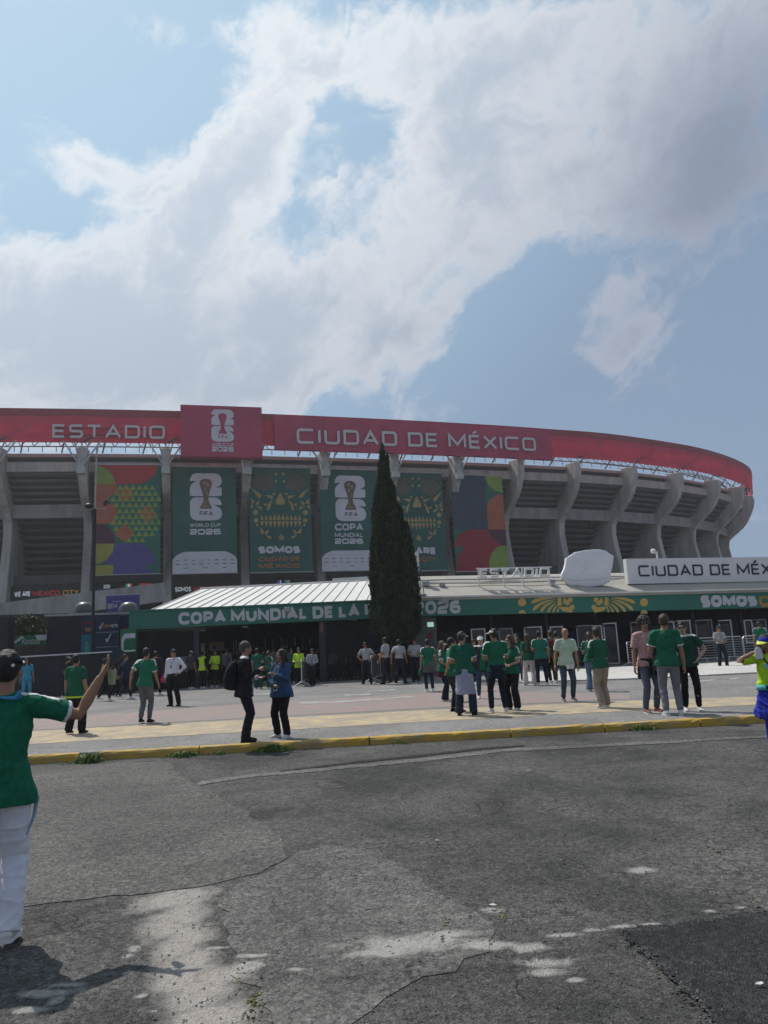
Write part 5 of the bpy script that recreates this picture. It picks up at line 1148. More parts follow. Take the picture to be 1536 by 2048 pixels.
# ---------------------------------------------------------------- foliage
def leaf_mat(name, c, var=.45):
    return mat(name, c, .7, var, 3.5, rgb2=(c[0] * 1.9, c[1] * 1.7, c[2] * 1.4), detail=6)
BARK = mat('bark', (.06, .045, .035), .9, .3, 8, bump=.6, bscale=20)
def cypress():
    Y = 32.2; base = atz(790, 1345, Y); base[2] = PZ
    sc = Y / F * 1.02
    prof = [(888, 765, 765.5), (905, 759, 772), (940, 757, 777), (965, 755, 783), (1000, 749, 792), (1040, 744, 806), (1075, 741, 818), (1110, 739, 827), (1150, 738, 836), (1175, 741, 839), (1195, 747, 841), (1225, 753, 842), (1250, 758, 839), (1275, 763, 832), (1288, 770, 822)]
    zs = np.array([atz(790, y, Y)[2] for y, _, _ in prof])[::-1]; xl = np.array([atz(x, y, Y)[0] for y, x, _ in prof])[::-1]; xr = np.array([atz(x, y, Y)[0] for y, _, x in prof])[::-1]
    q = root('cypress_tree', tuple(base), 'tall dark slender cypress with a split tip in front of the gate building', 'tree')
    mb = MB(); mb.limb([base, base + (-.02, 0, 1.2), (float((xl[0] + xr[0]) / 2), Y, 2.4), (float((xl[5] + xr[5]) / 2), Y, 4.5)], [.17, .14, .12, .08], 10); mb.limb([base + (0, 0, .8), base + (.25, .1, 1.7)], [.07, .05], 8); mb.build('trunk', BARK, q, smooth=True)
    rg = np.random.default_rng(3); V = []; Fc = []; mi = []
    def spray(p, a, ln, wd, tilt, light):
        d = np.array([math.cos(a) * tilt + rg.normal() * .16, math.sin(a) * tilt + rg.normal() * .16, 1.0]); d /= np.linalg.norm(d)
        b_ = a + rg.normal() * .9; s = np.array([-math.sin(b_), math.cos(b_), 0]) * wd; b = len(V)
        V.extend([tuple(p - s * .4), tuple(p + s * .4), tuple(p + d * ln * .55 + s), tuple(p + d * ln), tuple(p + d * ln * .55 - s)]); Fc.append((b, b + 1, b + 2, b + 3, b + 4)); mi.append(1 if rg.random() < light else 0)
    # upright leading shoots: axis pixel, top, bottom, radius in pixels, depth offset in metres
    lobes = [(764, 886, 1262, 13, 0), (774, 902, 1270, 12, .1), (784, 958, 1275, 17, .1), (798, 1004, 1280, 19, .2), (811, 1040, 1282, 20, .1), (821, 1088, 1278, 18, .1), (754, 968, 1240, 13, .1), (749, 1060, 1222, 11, 0), (763, 1005, 1268, 19, -.45), (783, 1020, 1284, 24, -.6), (801, 1075, 1287, 27, -.65), (815, 1130, 1284, 24, -.5), (775, 1090, 1284, 28, -.75), (792, 1150, 1290, 34, -.8), (760, 1130, 1250, 20, -.3), (826, 1165, 1262, 15, -.1), (745, 1120, 1200, 8, -.1), (790, 1000, 1280, 26, .6), (805, 1080, 1285, 26, .6), (770, 1050, 1270, 24, .6)]
    U_ = Y / F; cores = MB()
    for li, (ax, yt_, yb_, rp_, dy) in enumerate(lobes):
        T_ = atz(ax, yt_, Y); B_ = atz(ax + (790 - ax) * .18, yb_, Y); H_ = T_[2] - B_[2]; R_ = rp_ * U_
        def rad(t): return R_ * min(1, (t * 2.6) ** .75) * (1 - .55 * max(0, (t - .82) / .18) ** 2)
        n_ = int(900 * H_ * (R_ + .12) * 2.9); lgt = rg.uniform(.0, .22) + (rg.uniform(.1, .5) if ax < 772 else 0)  # left, sunward shoots get more pale leaves: sunlight put into the colour
        for _ in range(n_):
            t = rg.random() ** .85; a = rg.uniform(0, 6.283); c = T_ + (B_ - T_) * t
            lump = 1 + .46 * mnoise.noise(Vector((math.cos(a) * 1.5 + li * 3, math.sin(a) * 1.5, c[2] * 1.6))) + .34 * mnoise.noise(Vector((math.cos(a) * 4 + li, math.sin(a) * 4, c[2] * 4)))
            rr = rad(t) * lump * (1 - .35 * rg.random() ** 2)
            k = .16 if t < .06 else 0
            spray(np.array([c[0] + math.cos(a) * rr, Y + dy + math.sin(a) * rr, c[2] - k]), a, rg.uniform(.08, .24), rg.uniform(.011, .030), rg.uniform(.03, .5), lgt)
        cores.loft([[(c[0] + math.cos(a) * rad(t) * .70, Y + dy + math.sin(a) * rad(t) * .70, c[2]) for a in np.linspace(0, 6.283, 11)[:-1]] for t in np.linspace(.97, .04, 16) for c in [T_ + (B_ - T_) * t]])
    mb = MB(); mb.v = V; mb.f = Fc; mb.m = mi; mb.n = len(V)
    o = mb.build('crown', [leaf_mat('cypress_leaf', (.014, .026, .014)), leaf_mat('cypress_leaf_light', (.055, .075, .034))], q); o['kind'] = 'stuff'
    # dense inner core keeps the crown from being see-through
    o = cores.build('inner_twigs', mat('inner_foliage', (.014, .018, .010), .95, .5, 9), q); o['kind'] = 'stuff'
cypress()
def bushy(name, c, r, n, label, m, cat='tree', trunk=True):
    q = root(name, (c[0], c[1], PZ), label, cat); rg = np.random.default_rng(int(abs(c[0]) * 10)); mb = MB()
    cl = [np.array(c) + rg.normal(size=3) * np.array(r) * .45 for _ in range(16)]
    for k in range(n):
        p = cl[k % 16] + rg.normal(size=3) * np.array(r) * .22; s = rg.normal(size=3); s /= np.linalg.norm(s); t = np.cross(s, rg.normal(size=3)); t /= np.linalg.norm(t); w = rg.uniform(.04, .1)
        mb.add([p - s * w, p + t * w * .5, p + s * w, p - t * w * .5], [(0, 1, 2, 3)])
    o = mb.build('crown', m, q); o['kind'] = 'stuff'
    mb = MB(); mb.limb([(c[0], c[1], PZ), (c[0] + .05, c[1], c[2])], [.09, .05], 8); mb.build('trunk', BARK, q, smooth=True)
bushy('small_tree', atz(64, 1258, 39), (.95, .6, .55), 5200, 'sunlit yellow-green small tree showing behind the sponsor board', leaf_mat('broad_leaf', (.045, .065, .018)))
# dark wall closing the view behind the booths
mb = MB(); a, b = atz(-320, 1238, 41), atz(262, 1222, 41); mb.prism([(a[0], 41.5, PZ), (b[0], 41.5, PZ), (b[0], 41.5, b[2]), (a[0], 41.5, a[2])], (0, .3, 0)); tag(mb.build('boundary_wall', mat('dark_brown_wall', (.045, .04, .04), .9, .3, .8)), 'dark wall behind the booths and the small tree', 'wall')

# ---------------------------------------------------------------- crowd barriers
def barrier(p0, p1, label, mesh=False):
    p0, p1 = np.array(p0), np.array(p1); t = p1 - p0; L = np.linalg.norm(t); t /= L; n_ = np.array([-t[1], t[0], 0]); up = np.array([0, 0, 1.])
    q = root('crowd_barrier', tuple((p0 + p1) / 2), label, 'barrier', 'steel crowd barriers at the gate'); r_ = .022; h0, h1 = .16, 1.08
    c = .08; P = [p0 + up * h0, p0 + up * (h1 - c), p0 + t * c + up * h1, p1 - t * c + up * h1, p1 + up * (h1 - c), p1 + up * h0, p0 + up * h0]
    mb = MB(); mb.tube(P, r_, 6); mb.build('frame', SILV, q)
    if mesh: mb = MB(); mb.prism([p0 + t * .03 + up * .2, p1 - t * .03 + up * .2, p1 - t * .03 + up * 1.04, p0 + t * .03 + up * 1.04], n_ * .012); mb.build('mesh_panel', mat('grey_mesh', (.12, .125, .13), .7, .2, 20), q)
    else:
        for z in np.linspace(.28, .96, 7): mb = MB(); mb.tube([p0 + up * z, p1 + up * z], .010, 5); mb.build('bar', SILV, q)
    for e in (p0 + t * .25, p1 - t * .25):
        mb = MB(); mb.tube([e - n_ * .32 + up * .015, e - n_ * .03 + up * .2, e + n_ * .03 + up * .2, e + n_ * .32 + up * .015], .02, 6); mb.build('foot', SILV, q)
    return q
g = lambda x, y: G(x, y, PZ)
gb_ = lambda x, y: G(x, y, PZ + .0)
barrier(g(1400, 1324), g(1443, 1322), 'steel barrier just left of the guard on the pale pavement'); barrier(g(1449, 1321), g(1489, 1320), 'steel barrier just right of the guard on the pale pavement'); barrier(g(1491, 1320), g(1545, 1317), 'steel barrier behind the woman in neon yellow')
barrier(g(1258, 1334), g(1283, 1327), 'steel barrier end beside the curly haired man'); barrier(g(1160, 1330), g(1206, 1328), 'steel barrier behind the woman taking a photo')
barrier(g(604, 1374), g(618, 1362), 'mesh barrier standing end-on beside the guard in the hall', True); barrier(g(744, 1366), g(762, 1358), 'mesh barrier between the walking guards', True)
# ---------------------------------------------------------------- people
SKIN = [mat('skin_tan', (.30, .165, .10), .55, .08, 6, spec=.35), mat('skin_light', (.42, .26, .18), .55, .08, 6, spec=.35), mat('skin_brown', (.21, .11, .065), .55, .08, 6, spec=.35)]
EYE = mat('eye_dark', (.02, .015, .012), .3, .05, 2); LIP = mat('lips', (.25, .09, .075), .5, .05, 2); BROW = mat('brow', (.03, .022, .016), .9, .1, 9)
def hairm(n, c): return mat('hair_' + n, c, .55, .35, 14, bump=.6, bscale=90, streak=(1, 1, .15))
HAIR = dict(black=hairm('black', (.014, .012, .012)), dark=hairm('dark', (.030, .022, .017)), brown=hairm('brown', (.06, .036, .022)), grey=hairm('grey', (.055, .05, .046)))
_cl = {}
def cloth(rgb, pat=0.0, rough=.85):
    k = (rgb, pat)
    if k not in _cl: _cl[k] = mat('cloth_%d' % len(_cl), rgb, rough, .16 if not pat else pat, 3.5 if not pat else 28, bump=.4, bscale=17, spec=.2)
    return _cl[k]
JGREEN = cloth((.010, .115, .062), .2); JGREEN2 = cloth((.012, .095, .052)); DGREEN = cloth((.010, .06, .038)); WHITE = cloth((.60, .60, .60)); NAVYC = cloth((.012, .014, .028)); BLACKC = cloth((.010, .010, .012))
DENIM = cloth((.035, .055, .095)); DENIM_D = cloth((.016, .026, .05)); GREYJ = cloth((.11, .115, .13)); BEIGE = cloth((.27, .225, .185)); PALEGREY = cloth((.36, .36, .38)); GUARD = cloth((.33, .335, .345)); HIVIS = mat('hi_vis', (.42, .62, .03), .7, .08, 3, bump=.3, bscale=14)
NEON = mat('neon_cloth', (.40, .62, .02), .75, .06, 4, bump=.3, bscale=12); BLUEC = cloth((.018, .028, .30)); SHOE_W = cloth((.55, .55, .54)); SHOE_B = cloth((.012, .012, .013)); CREAM = cloth((.55, .50, .42)); MINTC = cloth((.36, .47, .37)); PINKC = cloth((.42, .25, .235), .35); MAROON = cloth((.055, .012, .022)); LILAC = cloth((.26, .27, .37)); STEELB = cloth((.03, .07, .15)); SKYB = cloth((.05, .25, .36)); PHONE = mat('phone_black', (.01, .01, .012), .25, .1, 3, spec=.6)

PEND = []      # (temporary object, voxel, finishing function)
def queue(mb, voxel, fin, smooth_it=4):
    me = mb.mesh('tmp'); o = bpy.data.objects.new('tmp', me); COL.objects.link(o)
    r_ = o.modifiers.new('r', 'REMESH'); r_.mode = 'VOXEL'; r_.voxel_size = voxel; r_.adaptivity = 0
    s_ = o.modifiers.new('s', 'SMOOTH'); s_.factor = .5; s_.iterations = smooth_it
    PEND.append((o, fin))
def flush():
    bpy.context.view_layer.update(); dg = bpy.context.evaluated_depsgraph_get()
    res = [(bpy.data.meshes.new_from_object(o.evaluated_get(dg)), fin, o) for o, fin in PEND]
    for me, fin, o in res: bpy.data.objects.remove(o); fin(me)
    PEND.clear()
def rotz(a): return np.array([[math.cos(a), -math.sin(a), 0], [math.sin(a), math.cos(a), 0], [0, 0, 1]])
def rotx(a): return np.array([[1, 0, 0], [0, math.cos(a), -math.sin(a)], [0, math.sin(a), math.cos(a)]])
def roty(a): return np.array([[math.cos(a), 0, math.sin(a)], [0, 1, 0], [-math.sin(a), 0, math.cos(a)]])
def ik(a, b, l1, l2, hint):
    a, b, hint = map(lambda q: np.array(q, float), (a, b, hint)); d = b - a; L = np.linalg.norm(d); d = d / L
    if L > (l1 + l2) * .995: L = (l1 + l2) * .995; b = a + d * L
    x = (l1 * l1 - l2 * l2 + L * L) / (2 * L); h = math.sqrt(max(0, l1 * l1 - x * x)); n = hint - d * (hint @ d); n /= max(np.linalg.norm(n), 1e-6)
    return a + d * x + n * h, b
ell_ring = lambda c, rx, ry, n=20, p=2.0: [(c[0] + rx * np.sign(math.cos(t)) * abs(math.cos(t)) ** (2 / p), c[1] + ry * np.sign(math.sin(t)) * abs(math.sin(t)) ** (2 / p), c[2]) for t in np.linspace(0, 2 * math.pi, n + 1)[:-1]]
ARM = dict(rest=((.09, .04, -.545), (.5, -1, 0)), hips=((.02, .10, -.40), (1, -.45, .1)), front=((-.10, .26, -.30), (.7, -.5, -.6)), hold=((-.09, .27, -.16), (.6, -.3, -1)), phone=((-.13, .28, .06), (.6, -.1, -1)), back=((-.05, -.16, -.44), (1, -.6, 0)), swingf=((.05, .20, -.50), (.4, -1, 0)), swingb=((.07, -.22, -.48), (.4, -1, 0)), pocket=((.07, .07, -.47), (.8, -.8, 0)), belly=((-.13, .17, -.36), (.9, -.3, -.3)))

def person(px_, yf, yt, face, label, sex='m', group=None, top=('tee', JGREEN), bot=('slim', DENIM_D), shoes=SHOE_W, hair=('short', 'dark'), cap=None, skin=0, la='rest', ra='rest', step=0.0, spread=.10, lean=0.0, head=(0, 0), girth=1.0, extra=(), z=PZ, H=None, voxel=None, depth=None, curl=.5, tuck=False, shades=False, hairlen=.36, xoff=0.0, long_hem=0.0, still=False, fan=0.0):
    g_ = G(px_, yf, z)
    if depth: p_ = at(px_, yf, depth); g_ = np.array([p_[0], depth, z])
    hh = H or float(at(px_, yt, g_[1])[2] - z)
    K = hh / (1.75 + (.02 if cap else 0)); vx = (voxel or min(.019, max(.0085, .00092 * g_[1]))) / K
    R0 = root('person', (g_[0] + xoff, g_[1], z), label, 'person', group, rz=-math.radians(face)); fem = sex == 'f'
    wsh = .165 if fem else .188; wh = .165 if fem else .155; B = girth
    sm = [SKIN[skin], EYE, LIP, BROW]
    rp = random.Random(int(px_ * 13 + yt)); sway = rp.uniform(-3.2, 3.2); twist = 0 if still else rp.uniform(-9, 9); head = head if still else (head[0] + rp.uniform(-14, 14), head[1] + rp.uniform(-3, 7))
    Rl = rotz(math.radians(twist)) @ roty(math.radians(sway)) @ rotx(-math.radians(lean + rp.uniform(-1, 2.5)))     # posture above the hips; nobody stands quite alike
    def TL(p): p = np.array(p, float); return (p - (0, 0, .95)) @ Rl.T + (0, 0, .95)
    nk = TL((0, -.005, 1.475)); Rh = Rl @ rotz(-math.radians(head[0])) @ rotx(-math.radians(head[1]))
    def TH(p): return (np.array(p, float) - (0, -.005, 1.50)) @ Rh.T + TL((0, -.005, 1.50))
    # joints
    SH, EL, WR, DR = {}, {}, {}, {}
    for sd, spec in ((-1, la), (1, ra)):
        tgt, hint = ARM[spec] if isinstance(spec, str) else spec
        s0 = TL((sd * wsh, -.01, 1.415)); q = s0 + (np.array((sd * tgt[0], tgt[1], tgt[2])) @ Rl.T)
        e, w = ik(s0, q, .295, .262, np.array((sd * hint[0], hint[1], hint[2])) @ Rl.T); SH[sd], EL[sd], WR[sd] = s0, e, w; DR[sd] = (w - e) / np.linalg.norm(w - e)
    HP, KN, AN = {}, {}, {}
    for sd in (-1, 1):
        f = sd * step; hp = np.array((sd * .092 + .012 * sway / 3, 0, .90)); an = np.array((sd * spread * rp.uniform(.8, 1.25), f * .30 + (rp.uniform(-.07, .07) if abs(step) < .3 else 0), .085 + (.07 * abs(step) if f < 0 else 0)))
        k, an = ik(hp, an, .425, .415, (sd * .08, 1, 0)); HP[sd], KN[sd], AN[sd] = hp, k, an
    S = lambda P: np.array(P, float) * K
    def torso(mb, rings): mb.loft([[TL(q) for q in ell_ring(*r_)] for r_ in rings])
    # ---- body: one continuous skin
    mb = MB()
    torso(mb, [((0, 0, .86), wh * .9 * B, .10), ((0, 0, .95), wh * B, .115), ((0, .0, 1.08), .13 * B, .10), ((0, 0, 1.25), .145 * B, .112), ((0, -.01, 1.38), .15, .095), ((0, -.012, 1.45), .085, .07), ((0, -.01, 1.49), .06, .06)])
    mb.limb([TL((0, -.015, 1.44)), TH((0, -.002, 1.565))], [.060 * (.9 if fem else 1.03), .054 * (.9 if fem else 1.03)], 14)
    mb.ell(TH((0, -.006, 1.652)), (.076, .094, .102), Rh, 18, 12); mb.limb([TH((0, .028, 1.60)), TH((0, .052, 1.555))], [.058, .036 if fem else .041], 14)
    mb.ell(TH((0, .03, 1.60)), (.064, .066, .06), Rh, 14, 8)
    mb.limb([TH((0, .086, 1.655)), TH((0, .108, 1.612))], [.011, .016], 8); mb.ell(TH((0, .070, 1.672)), (.058, .022, .016), Rh, 12, 6)
    for sd in (-1, 1):
        mb.ell(TH((sd * .079, -.008, 1.628)), (.011, .022, .033), Rh, 10, 6)
        mb.limb([TL((sd * .05, -.015, 1.455)), SH[sd] + (0, 0, .01)], [.05, .055], 10)
        mb.limb([SH[sd], SH[sd] * .5 + EL[sd] * .5, EL[sd], EL[sd] * .6 + WR[sd] * .4, WR[sd]], [q * (.88 if fem else 1.0) * (.5 + .5 * B) for q in (.056, .048, .039, .040, .027)], 12)
        mb.limb([HP[sd], KN[sd], KN[sd] * .6 + AN[sd] * .4, AN[sd], AN[sd] + (0, .0, -.03)], [.082, .052, .055, .038, .038], 12)
        # palm
        d = DR[sd]; pal = WR[sd] + d * .05
        mb.limb([WR[sd] - d * .01, WR[sd] + d * .03, WR[sd] + d * .085], [.026, .036, .034], 10, flat=.55, side=(0, 1, 0) if abs(d[1]) < .8 else (0, 0, 1))
    hands = MB()
    for sd in (-1, 1):
        d = DR[sd]; sp = np.array((0, 1, 0.)) if abs(d[1]) < .8 else np.array((0, 0, 1.)); sp = sp - d * (sp @ d); sp /= np.linalg.norm(sp); pn = np.cross(d, sp); inw = np.array((-sd, 0, 0.)); 
        if pn @ inw < 0: pn = -pn
        for k, ln in enumerate((.070, .080, .076, .060)):
            b = WR[sd] + d * .082 + sp * (.026 - .0175 * k); c = curl
            d0 = d; d = d * math.cos(fan * (1.5 - k)) + sp * math.sin(fan * (1.5 - k))
            q1 = b + d * ln * .45 + pn * ln * .12 * c; q2 = q1 + (d * math.cos(c * 1.1) + pn * math.sin(c * 1.1)) * ln * .33; q3 = q2 + (d * math.cos(c * 2.1) + pn * math.sin(c * 2.1)) * ln * .28
            hands.limb([b - d * .02, q1, q2, q3], [.0098, .009, .0084, .0072], 6); d = d0
        b = WR[sd] + d * .03 + sp * .028; hands.limb([b, b + sp * .028 + d * .028 + pn * .01, b + sp * .034 + d * .058 + pn * .022], [.013, .0105, .0085], 6)
    face_b = MB()
    for sd in (-1, 1):
        face_b.ell(TH((sd * .031, .079, 1.650)), (.0125, .009, .0075), Rh, 8, 6, 1); face_b.limb([TH((sd * .016, .089, 1.673)), TH((sd * .046, .080, 1.675))], [.005, .004], 6, 3)
    face_b.limb([TH((-.022, .082, 1.578)), TH((0, .090, 1.579)), TH((.022, .082, 1.578))], [.005, .0075, .005], 6, 2)
    def fin_body(me):
        out = MB(); v = np.zeros(len(me.vertices) * 3); me.vertices.foreach_get('co', v); v = v.reshape(-1, 3)
        out.add(v, [tuple(p.vertices) for p in me.polygons]); out.add(hands.v, hands.f); b = out.n; out.add(face_b.v, face_b.f); out.m[-len(face_b.m):] = face_b.m
        out.v = [tuple(S(p)) for p in out.v]; o = out.build('body', sm, None, True); o.parent = R0; bpy.data.meshes.remove(me)
    queue(mb, vx, fin_body, 3)
    def garment(nm, mb, mats, paint=None, wr=.006, sub=None, it=3):
        def fin(me):
            v = np.zeros(len(me.vertices) * 3); me.vertices.foreach_get('co', v); v = v.reshape(-1, 3); nn = np.zeros(len(me.vertices) * 3); me.vertices.foreach_get('normal', nn); nn = nn.reshape(-1, 3)
            sd_ = px_ * .37
            fq = 13 if nm in ('trousers', 'shorts') else 9
            dsp = np.array([.7 * mnoise.noise(Vector((p[0] * 6 + sd_, p[1] * 6, p[2] * 7))) + 1.3 * ((1 - abs(mnoise.noise(Vector((p[0] * 5 + p[2] * 4 + sd_, p[1] * 5, p[2] * fq - p[0] * 5))) * 2)) ** 2 - .4) + .5 * mnoise.noise(Vector((p[0] * 19 + sd_, p[1] * 19, p[2] * 12))) for p in v])
            v = v + nn * (wr * dsp)[:, None]; me.vertices.foreach_set('co', (v * K).ravel())
            for m in mats: me.materials.append(m)
            if paint:
                me.polygons.foreach_set('material_index', [paint(np.array(p.center) / K) for p in me.polygons])
            me.polygons.foreach_set('use_smooth', [True] * len(me.polygons)); me.update(); me.name = nm
            o = bpy.data.objects.new(nm, me); COL.objects.link(o); o.parent = R0
        queue(mb, vx, fin, it)
    def part(nm, mb, m, smooth=True, parent=None):
        mb.v = [tuple(S(p)) for p in mb.v]; o = mb.build(nm, m, None, smooth); o.parent = parent or R0; return o
    # ---- trousers / skirt
    fit, bm_ = bot[0], bot[1]
    lw = dict(slim=(.100, .071, .054), wide=(.106, .088, .086), flare=(.100, .080, .105), suit=(.104, .083, .073), shorts=(.106, .092, .0))[fit]
    mb = MB(); mb.loft([ell_ring(*r_) for r_ in [((0, -.004, .80), wh * .80 * B, .105), ((0, -.006, .90), (wh + .018) * B, .138), ((0, 0, 1.0), (wh + .006) * B, .128), ((0, 0, 1.06), .145 * B, .118)]])
    for sd in (-1, 1):
        if fit == 'shorts': mb.limb([HP[sd] + (0, 0, .02), HP[sd] * .12 + KN[sd] * .88], [lw[0] * B, lw[1]], 14)
        else: mb.limb([HP[sd] + (0, -.008, .02), HP[sd] * .5 + KN[sd] * .5 + (0, -.006, 0), KN[sd], KN[sd] * .5 + AN[sd] * .5 + (0, -.012, 0), AN[sd] + (0, -.004, .01 if fit == 'slim' else -.03)], [lw[0] * B, (lw[0] + lw[1]) / 2 * 1.02, lw[1], (lw[1] + lw[2]) / 2 * 1.04, lw[2]], 14, dome=False)
    bp = bot[2] if len(bot) > 2 else None
    garment('shorts' if fit == 'shorts' else 'trousers', mb, [bm_] + ([WHITE] if bp else []), bp, .0055)
    # ---- shirt / jacket
    kind, tm = top[0], top[1]; opt = top[2] if len(top) > 2 else {}
    loose = {'tee': .016, 'polo': .014, 'long': .018, 'jacket': .03, 'vest': .026, 'coat': .034}[kind]
    hem = 1.0 if tuck else ({'tee': .855, 'polo': .87, 'long': .86, 'jacket': .80, 'vest': .84, 'coat': .78}[kind] - long_hem)
    cw = .158 if fem else .172
    mb = MB(); bl = loose; hw = (max(wh, .162) + .036 + bl + opt.get('wide', 0)) if not tuck else wh + .006 + bl
    torso(mb, [((0, -.004, hem), hw * B, .142 + bl - (.02 if tuck else 0)), ((0, -.002, hem + .06), hw * B - .004, .140 + bl - (.02 if tuck else 0)), ((0, .006, 1.10), (.140 + bl) * B, .108 + bl + (.02 if B > 1.05 else 0)), ((0, .008 if fem else 0, 1.27), cw * (.5 + .5 * B) + bl * .6, .120 + bl * .6 + (.022 if fem else 0)), ((0, -.012, 1.40), cw * .97 + bl * .4, .098 + bl * .4), ((0, -.016, 1.455), .092, .075), ((0, -.014, 1.485), .069, .068)])
    slv = {'tee': .60, 'polo': .55, 'vest': 0, 'long': 2, 'jacket': 2, 'coat': 2}[kind]
    for sd in (-1, 1):
        mb.limb([TL((sd * .055, -.018, 1.452)), SH[sd] + (0, 0, .012)], [.055, .062 + bl * .4], 12)
        if slv == 2: mb.limb([SH[sd], EL[sd], WR[sd] - DR[sd] * .005], [.068 + bl * .5, .053 + bl * .5, .038 + bl * .45], 14, dome=False)
        elif slv > 0: e = SH[sd] + (EL[sd] - SH[sd]) * slv * 1.25; mb.limb([SH[sd] - (EL[sd] - SH[sd]) * .04, SH[sd] * .5 + e * .5, e], [.066 + bl * .4, .066 + bl * .5, .062 + bl * .6], 14, dome=False)
    shm = [tm, opt.get('trim', WHITE), opt.get('c2', tm)]
    def paint(p):
        for sd in (-1, 1):
            if opt.get('stripes'):        # three narrow bands along the shoulder seam
                a = TL((sd * .075, -.014, 1.46)); b = SH[sd] + (EL[sd] - SH[sd]) * .45; t = np.clip(((p - a) @ (b - a)) / ((b - a) @ (b - a)), 0, 1); q = p - (a + (b - a) * t)
                if q[2] > 0.03 and abs(q[1] + .012) < .030 and .02 < t < .99 and p[2] > 1.30: return 1
            if opt.get('cuff') and slv < 2 and slv > 0:
                d_ = (EL[sd] - SH[sd]); t = ((p - SH[sd]) @ d_) / (d_ @ d_)
                if slv * 1.25 - .09 < t < 1.1 and np.linalg.norm(p - SH[sd] - d_ * t) < .105 and np.linalg.norm(p[:2]) > .15 and (p - SH[sd]) @ np.array((sd, 0, 0)) > -.01: return 1
        if opt.get('collar') and p[2] > 1.462: return 1
        if opt.get('open') and abs(p[0]) < .075 * (1.5 - p[2]) * 2 and p[1] > .03 and p[2] < 1.49: return 2
        if opt.get('hemband') and p[2] < hem + .04: return 1
        if opt.get('band') and 1.05 < p[2] < 1.10: return 1
        return 0
    if opt.get('skirt'):
        mb.loft([ell_ring(*r_) for r_ in [((0, 0, .55), .25, .2), ((0, 0, .8), .2, .16), ((0, 0, 1.0), .17, .13)]])
    garment({'tee': 'shirt', 'polo': 'shirt', 'long': 'shirt', 'jacket': 'jacket', 'vest': 'vest', 'coat': 'jacket'}[kind], mb, shm, paint if opt else None, .006 if kind in ('tee', 'polo', 'vest') else .009)
    if opt.get('under') is not None:      # sleeves under a vest
        mb = MB()
        for sd in (-1, 1): mb.limb([SH[sd] - (EL[sd] - SH[sd]) * .05, EL[sd], WR[sd] - DR[sd] * .01], [.068, .052, .04], 12, dome=False)
        torso(mb, [((0, -.014, 1.38), .168, .1), ((0, -.016, 1.46), .09, .074), ((0, -.014, 1.49), .068, .066)])
        garment('sleeves', mb, [opt['under']])
    if opt.get('collar'):
        mb = MB(); rings = [[TL(q) for q in ell_ring((0, -.008, zz), rx, ry, 18)] for zz, rx, ry in ((1.455, .082, .078), (1.495, .070, .068), (1.498, .063, .061), (1.46, .066, .066))]; mb.loft(rings, cap=False); part('collar', mb, opt.get('trim', WHITE))
    # ---- shoes
    for sd in (-1, 1):
        a = AN[sd]; ty = math.radians(8 * sd); f = np.array((math.sin(ty), math.cos(ty), 0)); tilt = .55 * abs(step) if sd * step < 0 else 0; zb = a[2] - .085
        def fp(s_, h, w): return a + f * s_ + np.array((0, 0, -.085 + h + tilt * max(0, -(s_ - .13)) * .35)), w
        mb = MB(); rings = []
        for s_, w, h in ((-.072, .026, .05), (-.055, .036, .085), (-.01, .040, .105), (.04, .042, .085), (.09, .046, .062), (.14, .044, .05), (.175, .032, .04), (.192, .014, .028)):
            c, _ = fp(s_, 0, w); x = np.array((f[1], -f[0], 0)); rings.append([c + x * w * math.cos(t) + np.array((0, 0, .004 + (h * .5) * (1 + math.sin(t)))) for t in np.linspace(0, 2 * math.pi, 13)[:-1]])
        mb.loft(rings); mb2 = MB(); rings = []
        for s_, w in ((-.076, .026), (-.055, .038), (0, .040), (.05, .042), (.10, .049), (.15, .045), (.185, .028), (.197, .012)):
            c, _ = fp(s_, 0, w); x = np.array((f[1], -f[0], 0)); rings.append([c - x * w, c + x * w, c + x * w + (0, 0, .022), c - x * w + (0, 0, .022)])
        mb2.loft(rings); o = part('shoe', mb, shoes if not isinstance(shoes, tuple) else shoes[0]); part('sole', mb2, WHITE if shoes not in (SHOE_B,) else SHOE_B, False, o)
    # ---- hair, headwear
    if hair and hair[0] != 'bald':
        hm = HAIR[hair[1]]; mb = MB(); thick = .012 if hair[0] == 'short' else .02 if hair[0] == 'curly' else .014
        mb.ell(TH((0, -.022, 1.668)), (.076 + thick, .092 + thick * .8, .096 + thick), Rh, 22, 14); mb.ell(TH((0, -.05, 1.615)), (.066 + thick, .05 + thick, .06), Rh, 16, 8)
        if hair[0] == 'curly':
            rg = random.Random(3)
            for k in range(60): a = rg.uniform(0, 6.28); b = rg.uniform(-1.0, 1.45); a = a if b > .35 else rg.uniform(2.75, 6.67); rr = .102; mb.ell(TH((math.cos(a) * math.cos(b) * rr, -.038 + math.sin(a) * math.cos(b) * rr * .9, 1.672 + math.sin(b) * .108)), (.038,) * 3, None, 8, 6)
        if hair[0] == 'long':
            L = hairlen; mb.limb([TH((0, -.06, 1.68)), TH((0, -.085, 1.56)), TL((0, -.115, 1.45)), TL((0, -.135, 1.62 - L))], [.08, .088, .10, .075], 14, flat=.48, side=(1, 0, 0))
            for sd in (-1, 1): mb.limb([TH((sd * .07, -.01, 1.68)), TH((sd * .086, .0, 1.58)), TL((sd * .10, .035, 1.44)), TL((sd * .10, .075 if opt.get('hairfront') else -.02, 1.60 - L))], [.03, .036, .042, .02], 10)
        if hair[0] == 'tail': mb.limb([TH((0, -.10, 1.69)), TH((0, -.15, 1.64)), TH((0, -.16, 1.5)), TL((.03, -.15, 1.36))], [.03, .034, .034, .012], 10)
